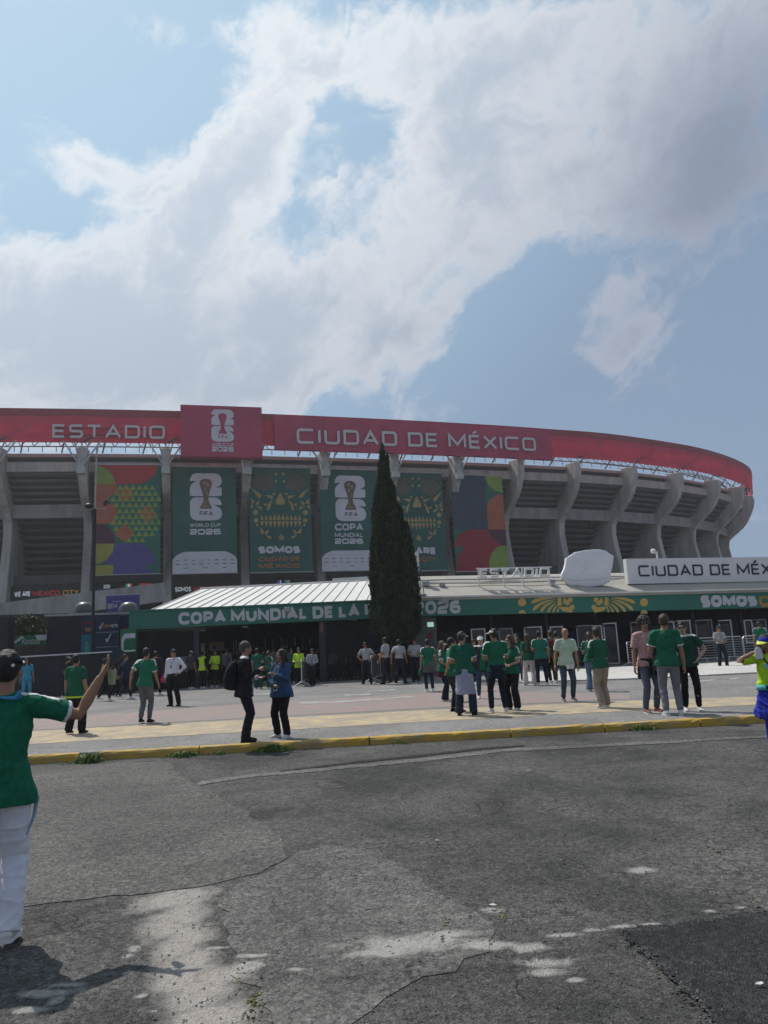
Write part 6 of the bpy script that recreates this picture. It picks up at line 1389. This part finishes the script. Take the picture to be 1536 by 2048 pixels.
        def fin(me, hm=hm):
            v = np.zeros(len(me.vertices) * 3); me.vertices.foreach_get('co', v); v = v.reshape(-1, 3); c = TH((0, -.01, 1.66))
            am = .014 if hair[0] == 'curly' else .006
            v = np.array([p + (p - c) / max(.05, np.linalg.norm(p - c)) * am * mnoise.noise(Vector((p[0] * 40, p[1] * 40, p[2] * 14))) for p in v]); me.vertices.foreach_set('co', (v * K).ravel())
            me.materials.append(hm); me.polygons.foreach_set('use_smooth', [True] * len(me.polygons)); me.update(); o = bpy.data.objects.new('hair', me); COL.objects.link(o); o.parent = R0
        queue(mb, max(.008, vx * .8), fin, 2)
    if cap:
        cm, bmat_, bd = cap[0], cap[1], cap[2] if len(cap) > 2 else 0
        Rb = rotz(-math.radians(bd)); tilt = cap[3] if len(cap) > 3 else -8
        rings = []
        for a in np.linspace(0, 88, 9):
            ca, sa = math.cos(math.radians(a)), math.sin(math.radians(a)); rings.append([TH(np.array((math.cos(t) * .094 * ca, -.012 + math.sin(t) * .110 * ca, 1.676 + .082 * sa + .006 * math.sin(t) * ca))) for t in np.linspace(0, 2 * math.pi, 25)[:-1]])
        mb = MB(); o = None; mb.loft(rings); o = part('cap', mb, cm)
        mb = MB(); top_, bot_ = [], []
        for t in np.linspace(math.radians(22), math.radians(158), 15):
            for r_, L_ in ((.0, top_), (1, bot_)):
                ext = .075 * math.sin(t) ** .7 * r_; p = np.array((math.cos(t) * (.092 - .004 * r_), math.sin(t) * .106 + ext, math.tan(math.radians(tilt)) * ext - .012 * abs(math.cos(t)) * r_ + .012)) @ Rb.T
                L_.append(TH(p + (0, -.012, 1.672)))
        P = top_ + bot_[::-1]; nrm = (Rh @ np.array((0, 0, 1))) * .008
        rings = [[a, b, b + nrm, a + nrm] for a, b in zip(top_, bot_)]; mb.loft(rings); part('brim', mb, bmat_, True, o)
    if shades:
        mb = MB()
        for sd in (-1, 1): mb.ell(TH((sd * .034, .092, 1.648)), (.029, .008, .021), Rh, 12, 6); mb.limb([TH((sd * .06, .086, 1.655)), TH((sd * .082, -.005, 1.65))], [.005, .004], 5)
        mb.limb([TH((-.012, .097, 1.654)), TH((.012, .097, 1.654))], [.004, .004], 5); part('sunglasses', mb, PHONE)
    W2 = lambda p: np.array((R0.location[0], R0.location[1], z)) + rotz(-math.radians(face)) @ S(p)
    J = dict(SH=SH, EL=EL, WR=WR, DR=DR, TL=TL, TH=TH, W=W2, K=K, root=R0, KN=KN, AN=AN, Rh=Rh)
    for e in extra: e(J, part, garment)
    return J
# ---- extras worn (parts) or carried (things of their own)
def tied(m, length=.5, w=1.0):
    def f(J, part, garment):
        mb = MB(); rings = []
        for zz, rx, ry, oy in ((1.01, .172, .125, -.012), (.95, .185, .142, -.018), (.85, .192, .15, -.02), (1.0 - length, .200 * w, .155, -.025)):
            rings.append([(math.cos(t) * rx, oy + math.sin(t) * ry, zz) for t in np.linspace(math.radians(160), math.radians(380), 16)] + [(math.cos(t) * (rx - .025), oy + math.sin(t) * (ry - .025), zz) for t in np.linspace(math.radians(380), math.radians(160), 16)])
        mb.loft(rings); mb.limb([(-.16, .06, .99), (-.04, .145, .97), (.03, .15, .96), (.16, .06, .99)], [.03, .035, .035, .03], 8)
        for sd in (-1, 1): mb.limb([(sd * .02, .15, .96), (sd * .05, .16, .84), (sd * .05, .15, .70)], [.032, .03, .026], 8)
        garment('tied_jacket', mb, [m], None, .010)
    return f
def backpack(m):
    def f(J, part, garment):
        TL = J['TL']; mb = MB(); mb.loft([[TL(q) for q in ell_ring(c, rx, ry, 16, 3.2)] for c, rx, ry in (((0, -.20, .90), .12, .05), ((0, -.235, .93), .16, .11), ((0, -.245, 1.1), .165, .125), ((0, -.225, 1.28), .15, .10), ((0, -.19, 1.40), .11, .06))])
        for sd in (-1, 1): mb.limb([TL((sd * .10, -.15, 1.42)), TL((sd * .115, -.06, 1.475)), TL((sd * .12, .09, 1.42)), TL((sd * .13, .125, 1.25)), TL((sd * .15, .05, 1.1)), TL((sd * .15, -.12, 1.0))], [.022] * 6, 8, flat=.5)
        garment('backpack', mb, [m], None, .008)
    return f
def lanyard(m=None, low=1.05):
    def f(J, part, garment):
        TL = J['TL']; mb = MB(); mb.tube([TL((-.07, .02, 1.48)), TL((-.05, .14, 1.38)), TL((0, .172, low + .08))], .006, 5); mb.tube([TL((.07, .02, 1.48)), TL((.05, .14, 1.38)), TL((0, .172, low + .08))], .006, 5); part('lanyard', mb, m or LILAC)
        mb = MB(); c = TL((0, .182, low)); mb.box(c, (.085, .008, .13), mi=0); mb.box(c + (0, .006, -.015), (.06, .004, .05), mi=1); mb.box(c + (0, .0065, .045), (.06, .004, .02), mi=1); part('badge', mb, [WHITE, NAVYC], False)
    return f
def carried(name, label, cat, build, m):
    def f(J, part, garment):
        mb = MB(); c, extra_ = build(mb, J); mb.v = [tuple(J['W'](p)) for p in mb.v]; r_ = root(name, tuple(J['W'](c)), label, cat); mb.build(extra_ or 'shell', m, r_)
    return f
def in_hand(sd, size, off=.07, R=None):
    def b(mb, J):
        c = J['WR'][sd] + J['DR'][sd] * off + np.array((-sd * .02, .015, 0)); mb.box(c, size, R=R if R is not None else rotx(.5)); return c, None
    return b
def bag_at(sd, r_, drop=.2):
    def b(mb, J):
        h = J['WR'][sd] + J['DR'][sd] * .08; c = h + (0, 0, -drop); mb.loft([ell_ring((c[0], c[1], c[2] - r_ * 1.1), r_ * .5, r_ * .75), ell_ring((c[0], c[1], c[2] - r_ * .5), r_ * .62, r_ * 1.15), ell_ring((c[0], c[1], c[2] + r_ * .3), r_ * .5, r_ * .9), ell_ring((c[0], c[1], c[2] + r_ * .8), r_ * .18, r_ * .35)])
        mb.tube([c + (0, .05, r_ * .7), h + (0, .02, 0), h + (0, -.02, 0), c + (0, -.05, r_ * .7)], .012, 5); return c, None
    return b
def strap(m, side=1):
    def f(J, part, garment):
        TL = J['TL']; mb = MB(); s = side; P = [(s * .09, -.08, 1.48), (s * .10, .03, 1.485), (s * .02, .15, 1.3), (-s * .12, .14, 1.08), (-s * .17, .02, 1.0), (-s * .05, -.14, 1.12), (s * .06, -.13, 1.36), (s * .09, -.08, 1.48)]; mb.limb([TL(p) for p in P], [.014] * 8, 6); part('strap', mb, m)
    return f
STR = dict(stripes=1, cuff=1)
G1 = 'fans in green shirts outside the gate'
JER = ('tee', JGREEN, STR); JER2 = ('tee', cloth((.014, .135, .085), .2), STR); JER3 = ('tee', cloth((.009, .088, .056), .24), dict(cuff=1))
# the two nearest figures
def fg_logo(J, part, garment):
    TH = J['TH']; mb = MB(); mb.ell(TH((-.052, -.098, 1.705)), (.028, .006, .024), J['Rh'], 12, 6); part('cap_badge', mb, WHITE)
    mb = MB(); mb.ell(TH((.05, -.108, 1.655)), (.012, .006, .012), J['Rh'], 10, 6); part('cap_button', mb, WHITE)
    mb = MB(); mb.limb([TH((-.085, .04, 1.655)), TH((-.09, -.02, 1.655)), TH((-.07, -.085, 1.65))], [.004] * 3, 5); part('glasses_arm', mb, PHONE)
    mb = MB(); mb.limb([J['TL']((-.09, -.06, 1.475)), J['TL']((0, -.115, 1.47)), J['TL']((.07, -.10, 1.465)), J['TL']((.115, -.03, 1.47))], [.009, .009, .012, .014], 8); mb.limb([J['TL']((.085, -.085, 1.47)), J['TL']((.095, -.095, 1.495)), J['TL']((.10, -.085, 1.51))], [.013, .016, .008], 8); part('neck_scarf', mb, cloth((.06, .24, .42), .4))
    mb = MB(); mb.limb([(.225, .02, .87), (.24, .01, .82), (.225, -.02, .72), (.19, -.05, .62)], [.012, .014, .010, .005], 8, flat=.4); part('hanging_ribbon', mb, cloth((.18, .28, .36)))
def fg_phone(mb, J):
    c = J['WR'][1] + J['DR'][1] * .155 + np.array((.012, .03, .0)); mb.box(c, (.072, .010, .15), R=rotx(-.25) @ roty(.75)); return c, None
def fg_cup(mb, J):
    c = J['WR'][1] + J['DR'][1] * .06 + np.array((.05, .055, -.05)); mb.loft([ell_ring((c[0], c[1], c[2] - .05), .022, .022), ell_ring((c[0], c[1], c[2] + .05), .030, .030)]); return c, None
FGM = person(-20, 1890, 1303, -20, 'man in green and white seen from behind, raising one arm with a phone', top=('tee', cloth((.008, .118, .064), .22), dict(stripes=1, cuff=1, wide=.022)), bot=('suit', cloth((.60, .60, .66))), shoes=SHOE_W, hair=('short', 'black'), cap=(NAVYC, cloth((.42, .42, .42)), 6, 34), z=0.0, depth=5.0, H=1.77, voxel=.0062, la='rest', ra=((.385, .10, .165), (.35, .25, -1)), step=-.42, head=(4, 10), still=True, fan=.20, girth=1.06, curl=.35, hairlen=.3, long_hem=.04, extra=(fg_logo,
    carried('phone', 'dark phone held up in the raised hand of the man in green and white', 'phone', fg_phone, PHONE), carried('plastic_cup', 'pale greenish plastic cup held with the phone in the raised hand', 'cup', fg_cup, mat('cup_plastic', (.34, .36, .22), .25, .15, 8, spec=.5))))
def belt_extra(J, part, garment):
    mb = MB(); mb.loft([ell_ring(((0, .004, zz)), rx, .168, 24) for zz, rx in ((.955, .225), (1.03, .215))]); part('waist_pouch_belt', mb, cloth((.10, .42, .45)), True)
    mb = MB(); mb.box((.06, .178, .995), (.10, .03, .055)); mb.box((-.08, .172, .995), (.08, .03, .05)); part('pouch', mb, NAVYC, False)
    mb = MB(); mb.ell(J['TL']((.075, .158, 1.31)), (.035, .012, .042), None, 10, 6); part('shirt_crest', mb, mat('crest_teal', (.25, .5, .42), .6, .5, 30))
def skirt_extra(J, part, garment):
    mb = MB(); rings = []
    for zz, k in ((.985, .0), (.85, .03), (.70, .065), (.56, .09), (.47, .085)):
        rings.append([(math.cos(t) * (.19 + k + .016 * math.sin(7 * t + zz * 6)), math.sin(t) * (.15 + k * .8 + .014 * math.sin(6 * t)), zz + (.10 * math.cos(t - .2) if zz < .6 else 0)) for t in np.linspace(0, 2 * math.pi, 41)[:-1]])
    mb.loft(rings); garment('tied_blue_cloth', mb, [BLUEC], None, .012)
def towel(mb, J):
    c = J['WR'][1] + J['DR'][1] * .05 + np.array((-.01, .06, -.03)); mb.loft([ell_ring((c[0], c[1], c[2] + dz), rx, .012, 12, 3) for dz, rx in ((-.09, .045), (-.06, .062), (.05, .045), (.09, .02))]); return c, None
def trouser_stripes(p): return 1 if (p[2] < .62 and abs(p[0]) > .06 and abs(((math.atan2(p[1], abs(p[0]) - .10)) / .26) % 1.0 - .5) < .17 and -.55 < math.atan2(p[1], abs(p[0]) - .10) < .5) else 0
person(1563, 1513, 1266, 196, 'woman in neon yellow top and blue cap with a raised elbow', 'f', tuck=True, top=('tee', NEON), bot=('slim', BLUEC, trouser_stripes), shoes=SHOE_W, hair=('long', 'black'), cap=(BLUEC, cloth((.62, .66, .12)), 28, -14), z=0.0, skin=0, ra=((.03, .10, .10), (1.3, .2, -.5)), la='rest', head=(26, 8), girth=1.12, voxel=.008, extra=(belt_extra, skirt_extra, strap(NAVYC, 1), carried('white_towel', 'folded white cloth held against the head by the woman in neon yellow', 'towel', towel, WHITE)))

# the pair near the kerb
def phone_r(lb): return carried('phone', lb, 'phone', in_hand(1, (.075, .16, .012)), PHONE)
person(490, 1484, 1284, 72, 'man in a dark suit with a black backpack, facing the woman in blue', top=('coat', cloth((.016, .016, .020)), dict(open=1, c2=WHITE, collar=1)), bot=('suit', cloth((.014, .015, .022))), shoes=SHOE_B, hair=('short', 'grey'), ra='hold', la='front', spread=.08, head=(0, 6), extra=(backpack(cloth((.012, .013, .017))), phone_r('pale edged phone in the hand of the man in the dark suit')))
person(565, 1475, 1300, 212, 'woman in a blue jacket with long dark hair, black trousers and white boots', 'f', top=('jacket', STEELB, dict(hairfront=1)), bot=('suit', cloth((.009, .009, .013))), shoes=SHOE_W, hair=('long', 'dark'), la='hold', ra='belly', spread=.13, girth=1.27, head=(22, -4), hairlen=.42, shades=False, extra=(lanyard(LILAC, 1.0), carried('drink_cup', 'small cup with a straw held up by the woman in the blue jacket', 'cup', lambda mb, J: (mb.loft([ell_ring(tuple(J['WR'][-1] + (.03, .06, -.04)), .028, .028, 12), ell_ring(tuple(J['WR'][-1] + (.03, .06, .05)), .036, .036, 12)]).tube([J['WR'][-1] + (.03, .06, .05), J['WR'][-1] + (.0, .07, .16)], .005, 5) and J['WR'][-1], None), cloth((.22, .20, .19)))))

# left part of the plaza
person(150, 1468, 1310, 12, 'heavy man in a dark green jersey and black trousers walking away, behind the raised arm', top=('tee', JGREEN2, dict(hemband=1, trim=HIVIS)), bot=('wide', BLACKC), shoes=SHOE_B, hair=('short', 'black'), step=.35, girth=1.35, la='rest', ra='rest', long_hem=.06)
person(290, 1446, 1297, 8, 'slim man in a green shirt and grey jeans walking away toward the gate', top=JER2, bot=('slim', GREYJ), shoes=SHOE_B, hair=('short', 'black'), step=.35, spread=.05, la='swingb', ra='swingf')
person(348, 1412, 1298, 196, 'guard in a white shirt and navy cap with one hand on his hip', top=('long', cloth((.58, .58, .62)), dict(collar=1)), bot=('suit', BLACKC), shoes=SHOE_B, hair=('short', 'black'), cap=(NAVYC, NAVYC, 0), la='hips', ra='rest', tuck=True, girth=1.12, spread=.13, extra=(lanyard(BLACKC, 1.22),))
DK = 'dark figures walking along the hoarding'
person(250, 1398, 1309, 60, 'person in a navy jacket and white shoes walking along the hoarding', top=('jacket', cloth((.014, .022, .05))), bot=('slim', NAVYC), hair=('short', 'black'), step=.7, la='swingb', ra='swingf', group=DK)
person(208, 1402, 1318, 70, 'dark clothed person walking between the raised arm and the navy jacket', top=('jacket', BLACKC), bot=('slim', BLACKC), shoes=PALEGREY and SHOE_W, hair=('short', 'black'), step=.8, la='swingb', ra='swingf', group=DK)
person(228, 1393, 1310, 60, 'dark clothed person half hidden just left of the navy jacket', top=('tee', MAROON), bot=('slim', BLACKC), shoes=SHOE_B, hair=('short', 'black'), step=.4, group=DK)
person(312, 1391, 1303, 10, 'dark dressed person carrying a pink bag, beyond the slim man in green', top=('jacket', cloth((.03, .02, .025))), bot=('slim', BLACKC), hair=('short', 'black'), step=.4, la='rest', extra=(carried('shoulder_bag', 'bright pink bag carried beside the guard in the white shirt', 'bag', bag_at(1, .16, .12), cloth((.42, .03, .13))),))
person(135, 1398, 1312, 40, 'person in black with a pale cap walking behind the heavy man in green', top=('tee', BLACKC), bot=('slim', BLACKC), hair=('short', 'black'), cap=(PALEGREY, PALEGREY, 0), step=.5)
person(52, 1404, 1316, 150, 'small figure in a light blue shirt behind the shoulder of the man with raised arm', 'f', top=('tee', SKYB), bot=('slim', SKYB), hair=('long', 'black'), step=.2)
# in and before the gate hall
HV = 'stewards in hi-vis vests in the gate hall'
person(405, 1377, 1303, 20, 'steward in a hi-vis vest seen from behind, left of the notice board', top=('vest', HIVIS, dict(under=BLACKC, band=1, trim=PALEGREY)), bot=('slim', BLACKC), hair=('short', 'black'), group=HV)
person(430, 1374, 1301, 200, 'steward in a hi-vis vest facing out beneath the orange poster', top=('vest', HIVIS, dict(under=HIVIS, band=1, trim=PALEGREY)), bot=('slim', BLACKC), hair=('short', 'black'), group=HV, la='front', ra='front')
person(599, 1372, 1296, 190, 'steward in a hi-vis vest behind the mesh barrier, right of the woman in blue', top=('vest', HIVIS, dict(under=HIVIS, band=1, trim=PALEGREY)), bot=('slim', BLACKC), hair=('short', 'black'), group=HV, la='front', ra='front')
person(382, 1378, 1300, 30, 'person in a dark striped top and pale cap at the hall pier', top=('tee', cloth((.05, .05, .06), .6)), bot=('slim', BLACKC), hair=('short', 'black'), cap=(WHITE, WHITE, 0))
person(454, 1372, 1296, 10, 'person in a grey shirt with a backpack waiting left of the suited man', top=('tee', cloth((.13, .13, .14))), bot=('slim', BLACKC), hair=('short', 'black'), extra=(backpack(cloth((.09, .09, .10))),))
GH = 'fans waiting inside the gate hall'
person(517, 1378, 1297, 10, 'man in a bright green shirt waiting just right of the suited man', top=JER3, bot=('wide', DGREEN), hair=('short', 'black'), group=GH, ra='front')
person(539, 1377, 1302, 30, 'woman in a green shirt and green trousers next to the woman in blue', 'f', top=('tee', JGREEN2, STR), bot=('wide', DGREEN), hair=('tail', 'brown'), group=GH, la='front')
person(548, 1368, 1294, 0, 'fan in a dark cap standing deep in the hall behind the green pair', top=('tee', cloth((.10, .12, .11))), bot=('slim', BLACKC), hair=('short', 'black'), cap=(BLACKC, BLACKC, 0), group=GH, depth=35)
person(571, 1368, 1290, 0, 'fan in a pale green cap standing behind the woman in blue', top=('tee', JGREEN2), bot=('slim', BLACKC), hair=('short', 'black'), cap=(cloth((.25, .42, .36)), cloth((.25, .42, .36)), 0), group=GH, depth=35)
person(585, 1368, 1296, 180, 'person facing out between the woman in blue and the steward', top=('tee', cloth((.05, .08, .07))), bot=('slim', BLACKC), hair=('short', 'black'), group=GH, depth=34.5)
person(528, 1366, 1296, 20, 'fan in dark green seen between the two green shirts in the hall', top=('tee', DGREEN), bot=('slim', BLACKC), hair=('short', 'black'), group=GH, depth=35.5)
person(667, 1370, 1298, 10, 'person in a striped grey shirt behind the gate bars', top=('tee', cloth((.20, .21, .24), .7)), bot=('slim', BLACKC), hair=('short', 'black'), depth=36)
person(685, 1368, 1297, 180, 'person in a dark shirt behind the gate bars beside the striped shirt', top=('tee', cloth((.06, .06, .08))), bot=('slim', BLACKC), hair=('short', 'black'), depth=36.5)
IN = 'people in the dark inside the gate hall'
for (x_, t_, dp_, fc_, tp_), lb_ in zip(((463, 1297, 37, 20, (.03, .03, .035)), (477, 1299, 38, 200, (.06, .06, .07)), (500, 1298, 37.5, 10, (.012, .09, .05)), (556, 1299, 38, 190, (.03, .05, .05)), (560, 1297, 36.5, 30, (.012, .08, .05)), (611, 1299, 38, 10, (.02, .025, .03)), (636, 1296, 37, 170, (.03, .03, .04)), (420, 1302, 38, 30, (.03, .035, .04)), (445, 1300, 38.5, 150, (.08, .08, .085)), (655, 1297, 38, 20, (.05, .05, .06)), (700, 1297, 38.2, 200, (.012, .08, .05)), (727, 1295, 38.2, 10, (.06, .06, .07)), (756, 1294, 38, 160, (.02, .02, .03))),
    ('black shirt just left of the suited man', 'grey shirt facing out behind the suited man', 'green shirt behind the suited man', 'dull teal shirt behind the woman in blue, facing out', 'green shirt behind the long hair of the woman in blue', 'near black shirt between the hi-vis steward and the guard', 'charcoal shirt right of the guard at the mesh barrier', 'dark shirt between the two hi-vis stewards', 'pale grey shirt under the orange poster', 'grey shirt behind the first bars of the gate', 'green shirt in the middle of the barred gate', 'light grey shirt behind the bars beside the guard with hands on hips', 'black shirt behind the bars at the cypress')):
    person(x_, 1370, t_, fc_, 'figure in ' + ('a ' if lb_[0] != 'o' else '') + lb_, top=('tee', cloth(tp_)), bot=('slim', BLACKC), shoes=SHOE_B, hair=('short', 'black'), depth=dp_, group=IN)
person(712, 1368, 1292, 160, 'person in dull green behind the gate bars near the cypress', top=('tee', DGREEN), bot=('slim', BLACKC), hair=('short', 'black'), depth=37)
GD = 'guards in grey shirts and dark caps'
GS = ('polo', GUARD, dict(collar=1, trim=GUARD)); GB = ('suit', cloth((.014, .017, .026))); CP = (cloth((.018, .02, .028)), BLACKC, 0)
person(625, 1371, 1297, 186, 'guard with folded hands and a badge at the mesh barrier in the hall', top=('long', GUARD, dict(collar=1, trim=GUARD)), bot=GB, shoes=SHOE_B, hair=('short', 'black'), cap=CP, la='belly', ra='belly', tuck=True, group=GD, extra=(lanyard(BLACKC, 1.02),))
person(735, 1368, 1284, 192, 'guard with both hands on his hips in front of the gate bars', top=GS, bot=GB, shoes=SHOE_B, hair=('short', 'black'), cap=CP, la='hips', ra='hips', tuck=True, group=GD, spread=.15, girth=1.08)
person(775, 1369, 1274, 300, 'guard striding past the cypress with an orange bottle', top=GS, bot=GB, shoes=SHOE_B, hair=('short', 'black'), cap=CP, la='swingf', ra='front', tuck=True, group=GD, step=.75, extra=(carried('orange_bottle', 'small orange drink bottle in the hand of the striding guard', 'bottle', lambda mb, J: (mb.loft([ell_ring(tuple(J['WR'][1] + (0, .05, h)), r_, r_, 12) for h, r_ in ((-.12, .035), (.02, .038), (.05, .02), (.09, .018))]) and J['WR'][1], None), mat('orange_drink', (.6, .25, .02), .3, .1, 4)),))
person(801, 1368, 1278, 30, 'guard walking away right behind the striding guard under the cypress', top=GS, bot=GB, shoes=SHOE_B, hair=('short', 'black'), cap=CP, la='swingb', ra='swingf', tuck=True, group=GD, step=.6, girth=1.05)
person(832, 1363, 1276, 188, 'guard holding a paper, standing right of the cypress trunk', top=GS, bot=GB, shoes=SHOE_B, hair=('short', 'black'), cap=CP, la='belly', ra='belly', tuck=True, group=GD, girth=1.1, extra=(carried('paper', 'small white paper held by the guard right of the cypress trunk', 'paper', in_hand(1, (.12, .1, .004)), WHITE),))
person(1446, 1334, 1251, 176, 'guard with clasped hands standing alone between the steel barriers', top=GS, bot=GB, shoes=SHOE_B, hair=('short', 'black'), cap=CP, la='belly', ra='belly', tuck=True, group=GD, spread=.14, extra=(lanyard(BLACKC, 1.08),))

# the crowd at the centre
person(860, 1383, 1279, 350, 'young man in a green shirt and grey tied jacket holding a green bag', group=G1, top=JER, bot=('slim', DENIM_D), hair=('short', 'black'), la='rest', ra='rest', extra=(tied(cloth((.085, .085, .09)), .36), carried('green_bag', 'dark green bag hanging from the hand of the young man left of the visor woman', 'bag', bag_at(-1, .13, .10), DGREEN)))
person(888, 1403, 1281, 100, 'woman with a white visor and maroon cloth round her waist, behind the broad man', 'f', group=G1, top=('tee', JGREEN, STR), bot=('flare', NAVYC), hair=('long', 'brown'), cap=(HAIR['brown'], cloth((.58, .52, .52)), 0), la='front', ra='belly', extra=(tied(MAROON, .30),), hairlen=.33)
person(908, 1424, 1276, 70, 'person in green and black hidden behind the broad man with the grey tied jacket', group=G1, top=JER2, bot=('slim', cloth((.012, .022, .02))), shoes=SHOE_B, hair=('short', 'black'), ra='back', la='front')
person(934, 1431, 1262, 12, 'broad man from behind with a lilac grey jacket tied round his waist', group=G1, top=JER3, bot=('wide', DENIM_D), shoes=SHOE_B, hair=('short', 'dark'), cap=(cloth((.12, .13, .13)), WHITE, 20, 5), la='front', ra='front', girth=1.16, spread=.13, head=(28, 6), extra=(tied(LILAC, .56, 1.05),))
person(969, 1397, 1271, 186, 'older man in a white cap, green shirt and dark open jacket facing the camera', group=G1, top=('jacket', cloth((.02, .028, .032)), dict(open=1, c2=JGREEN, collar=1)), bot=('slim', DENIM), hair=('short', 'grey'), cap=(WHITE, WHITE, 10), spread=.16, girth=1.08, skin=1)
person(1000, 1425, 1256, 350, 'tall young man from behind in a white cap, green shirt and navy trousers', group=G1, top=JER, bot=('slim', NAVYC), hair=('short', 'dark'), cap=(CREAM, CREAM, -40), la='front', ra='front', spread=.14, head=(-30, 4), extra=(tied(NAVYC, .30),))
person(1029, 1420, 1271, 222, 'woman in sunglasses and black trousers, green shirt with white shoulder stripes', 'f', group=G1, top=('tee', JGREEN, STR), bot=('wide', BLACKC), hair=('long', 'brown'), la='belly', ra='belly', shades=True, head=(20, 0), skin=1, hairlen=.2)
person(1040, 1366, 1268, 190, 'woman with long hair and jeans facing the camera behind the sunglasses woman', 'f', group=G1, top=('tee', JGREEN2), bot=('slim', DENIM), hair=('long', 'dark'), skin=1)
person(1062, 1371, 1268, 355, 'woman from behind with long brown hair and white trousers', 'f', group=G1, top=('tee', JGREEN2), bot=('flare', cloth((.56, .50, .46))), hair=('long', 'brown'), hairlen=.44, spread=.15, ra='front')
person(1086, 1371, 1262, 4, 'man from behind in a green shirt and navy trousers beside the woman in white trousers', group=G1, top=JER2, bot=('slim', NAVYC), hair=('short', 'black'), spread=.15, la='front', ra='rest', girth=1.05)
person(1107, 1366, 1261, 350, 'man in green half hidden behind the maroon shirted person', group=G1, top=JER3, bot=('slim', BLACKC), hair=('short', 'brown'))
person(1119, 1366, 1263, 20, 'person in a maroon shirt standing behind the bald man in mint', top=('tee', cloth((.10, .018, .022))), bot=('slim', cloth((.05, .045, .03))), hair=('short', 'dark'), ra='back')
person(1139, 1403, 1256, 178, 'bald smiling man in a pale mint shirt and jeans facing the camera', top=('tee', MINTC), bot=('slim', cloth((.04, .06, .085))), shoes=(cloth((.10, .10, .10)),), hair=('bald', 'dark'), spread=.13, la='rest', ra='rest', skin=0, step=.12, extra=(carried('entry_papers', 'two small white papers hanging at the waist of the bald man in mint', 'paper', lambda mb, J: (mb.box((.0, .165, .83), (.09, .005, .11), R=roty(.3)).box((-.10, .155, .83), (.09, .005, .11), R=roty(-.2)) and np.array((0, .16, .83)), None), WHITE),))
person(1187, 1383, 1264, 30, 'woman in wide blue jeans taking a photo with a raised phone', 'f', group=G1, top=('tee', JGREEN2, STR), bot=('flare', cloth((.10, .155, .23))), hair=('tail', 'dark'), ra='phone', la='front', lean=6, extra=(phone_r('dark phone raised by the woman in wide blue jeans'),))
person(1209, 1416, 1255, 340, 'person from behind in a loose green jersey and beige trousers', 'f', group=G1, top=('long', JGREEN2, dict(stripes=1)), bot=('wide', BEIGE), hair=('short', 'dark'), ra='front', la='front', lean=4, step=.2, extra=(carried('baseball_cap', 'white cap held in the hand of the person in beige trousers', 'cap', lambda mb, J: (mb.ell(tuple(J['WR'][1] + (.02, .05, .0)), (.085, .06, .07), None, 12, 8) and J['WR'][1], None), WHITE),))
person(1306, 1426, 1235, 168, 'curly haired man in a pink patterned shirt and grey jeans', top=('tee', PINKC), bot=('slim', cloth((.085, .10, .135))), shoes=(cloth((.25, .09, .08)),), hair=('curly', 'dark'), shades=True, ra='rest', la='belly', spread=.13, girth=1.03, extra=(tied(BLACKC, .38),))
person(1346, 1431, 1229, 10, 'tall man from behind in green and grey jeans, black jacket on his arm', group=G1, top=('tee', JGREEN, dict(cuff=1)), bot=('slim', cloth((.155, .165, .185))), hair=('short', 'brown'), la='belly', ra='rest', spread=.12, girth=1.05,
       extra=(carried('folded_jacket', 'black jacket hanging over the forearm of the tall man in green', 'jacket', lambda mb, J: (mb.loft([[tuple(J['EL'][-1] * .4 + J['WR'][-1] * .6 + np.array((math.cos(t) * rx - .02, math.sin(t) * ry, dz + .02 * math.sin(5 * t)))) for t in np.linspace(0, 6.283, 19)[:-1]] for dz, rx, ry in ((.08, .04, .07), (.05, .075, .12), (-.12, .085, .13), (-.3, .07, .12), (-.36, .03, .06))]) and J['WR'][-1], None), BLACKC),))
person(1386, 1422, 1243, 190, 'man in sunglasses and a dark green polo with one hand on his hip', group=G1, top=('polo', DGREEN, dict(collar=1)), bot=('slim', BLACKC), hair=('short', 'black'), shades=True, la='hips', ra='rest', spread=.14, skin=1)
person(1528, 1326, 1243, 40, 'person in a green shirt behind the woman in neon yellow', group=G1, top=JER, bot=('slim', BLACKC), hair=('short', 'dark'))
person(953, 1368, 1279, 160, 'dark haired person between the broad man and the white capped older man', top=('tee', cloth((.02, .03, .035))), bot=('slim', BLACKC), hair=('short', 'black'))
flush()
# ---------------------------------------------------------------- air
mb = MB(); mb.box((0, 0, 17.5), (2900, 2900, 38)); hz = mb.build('haze', [])
hm = bpy.data.materials.new('haze_air'); hm.use_nodes = True; nt = hm.node_tree; nt.nodes.clear(); ou = nt.nodes.new('ShaderNodeOutputMaterial'); pv = nt.nodes.new('ShaderNodeVolumePrincipled')
pv.inputs['Color'].default_value = (.93, .95, 1, 1); pv.inputs['Density'].default_value = .00042; pv.inputs['Anisotropy'].default_value = .35
nt.links.new(pv.outputs[0], ou.inputs['Volume']); hz.data.materials.append(hm); hz['kind'] = 'stuff'

# printed or applied marks made of several small shapes count as one print
FLATP = ('lettering', 'ornament', 'print_shape', 'petal_print', 'teeth_print', 'emblem', 'cup_print', 'sponsor_marks', 'triangle_lattice', 'hatch_print', 'diamond', 'tick_print', 'arch_print', 'stripe_print', 'roof_strut', 'panel_frame', 'roof_truss', 'leg', 'window_frame')
for o in bpy.data.objects:
    if o.parent is not None and o.name.split('.')[0] in FLATP[:14]: o['kind'] = 'stuff'
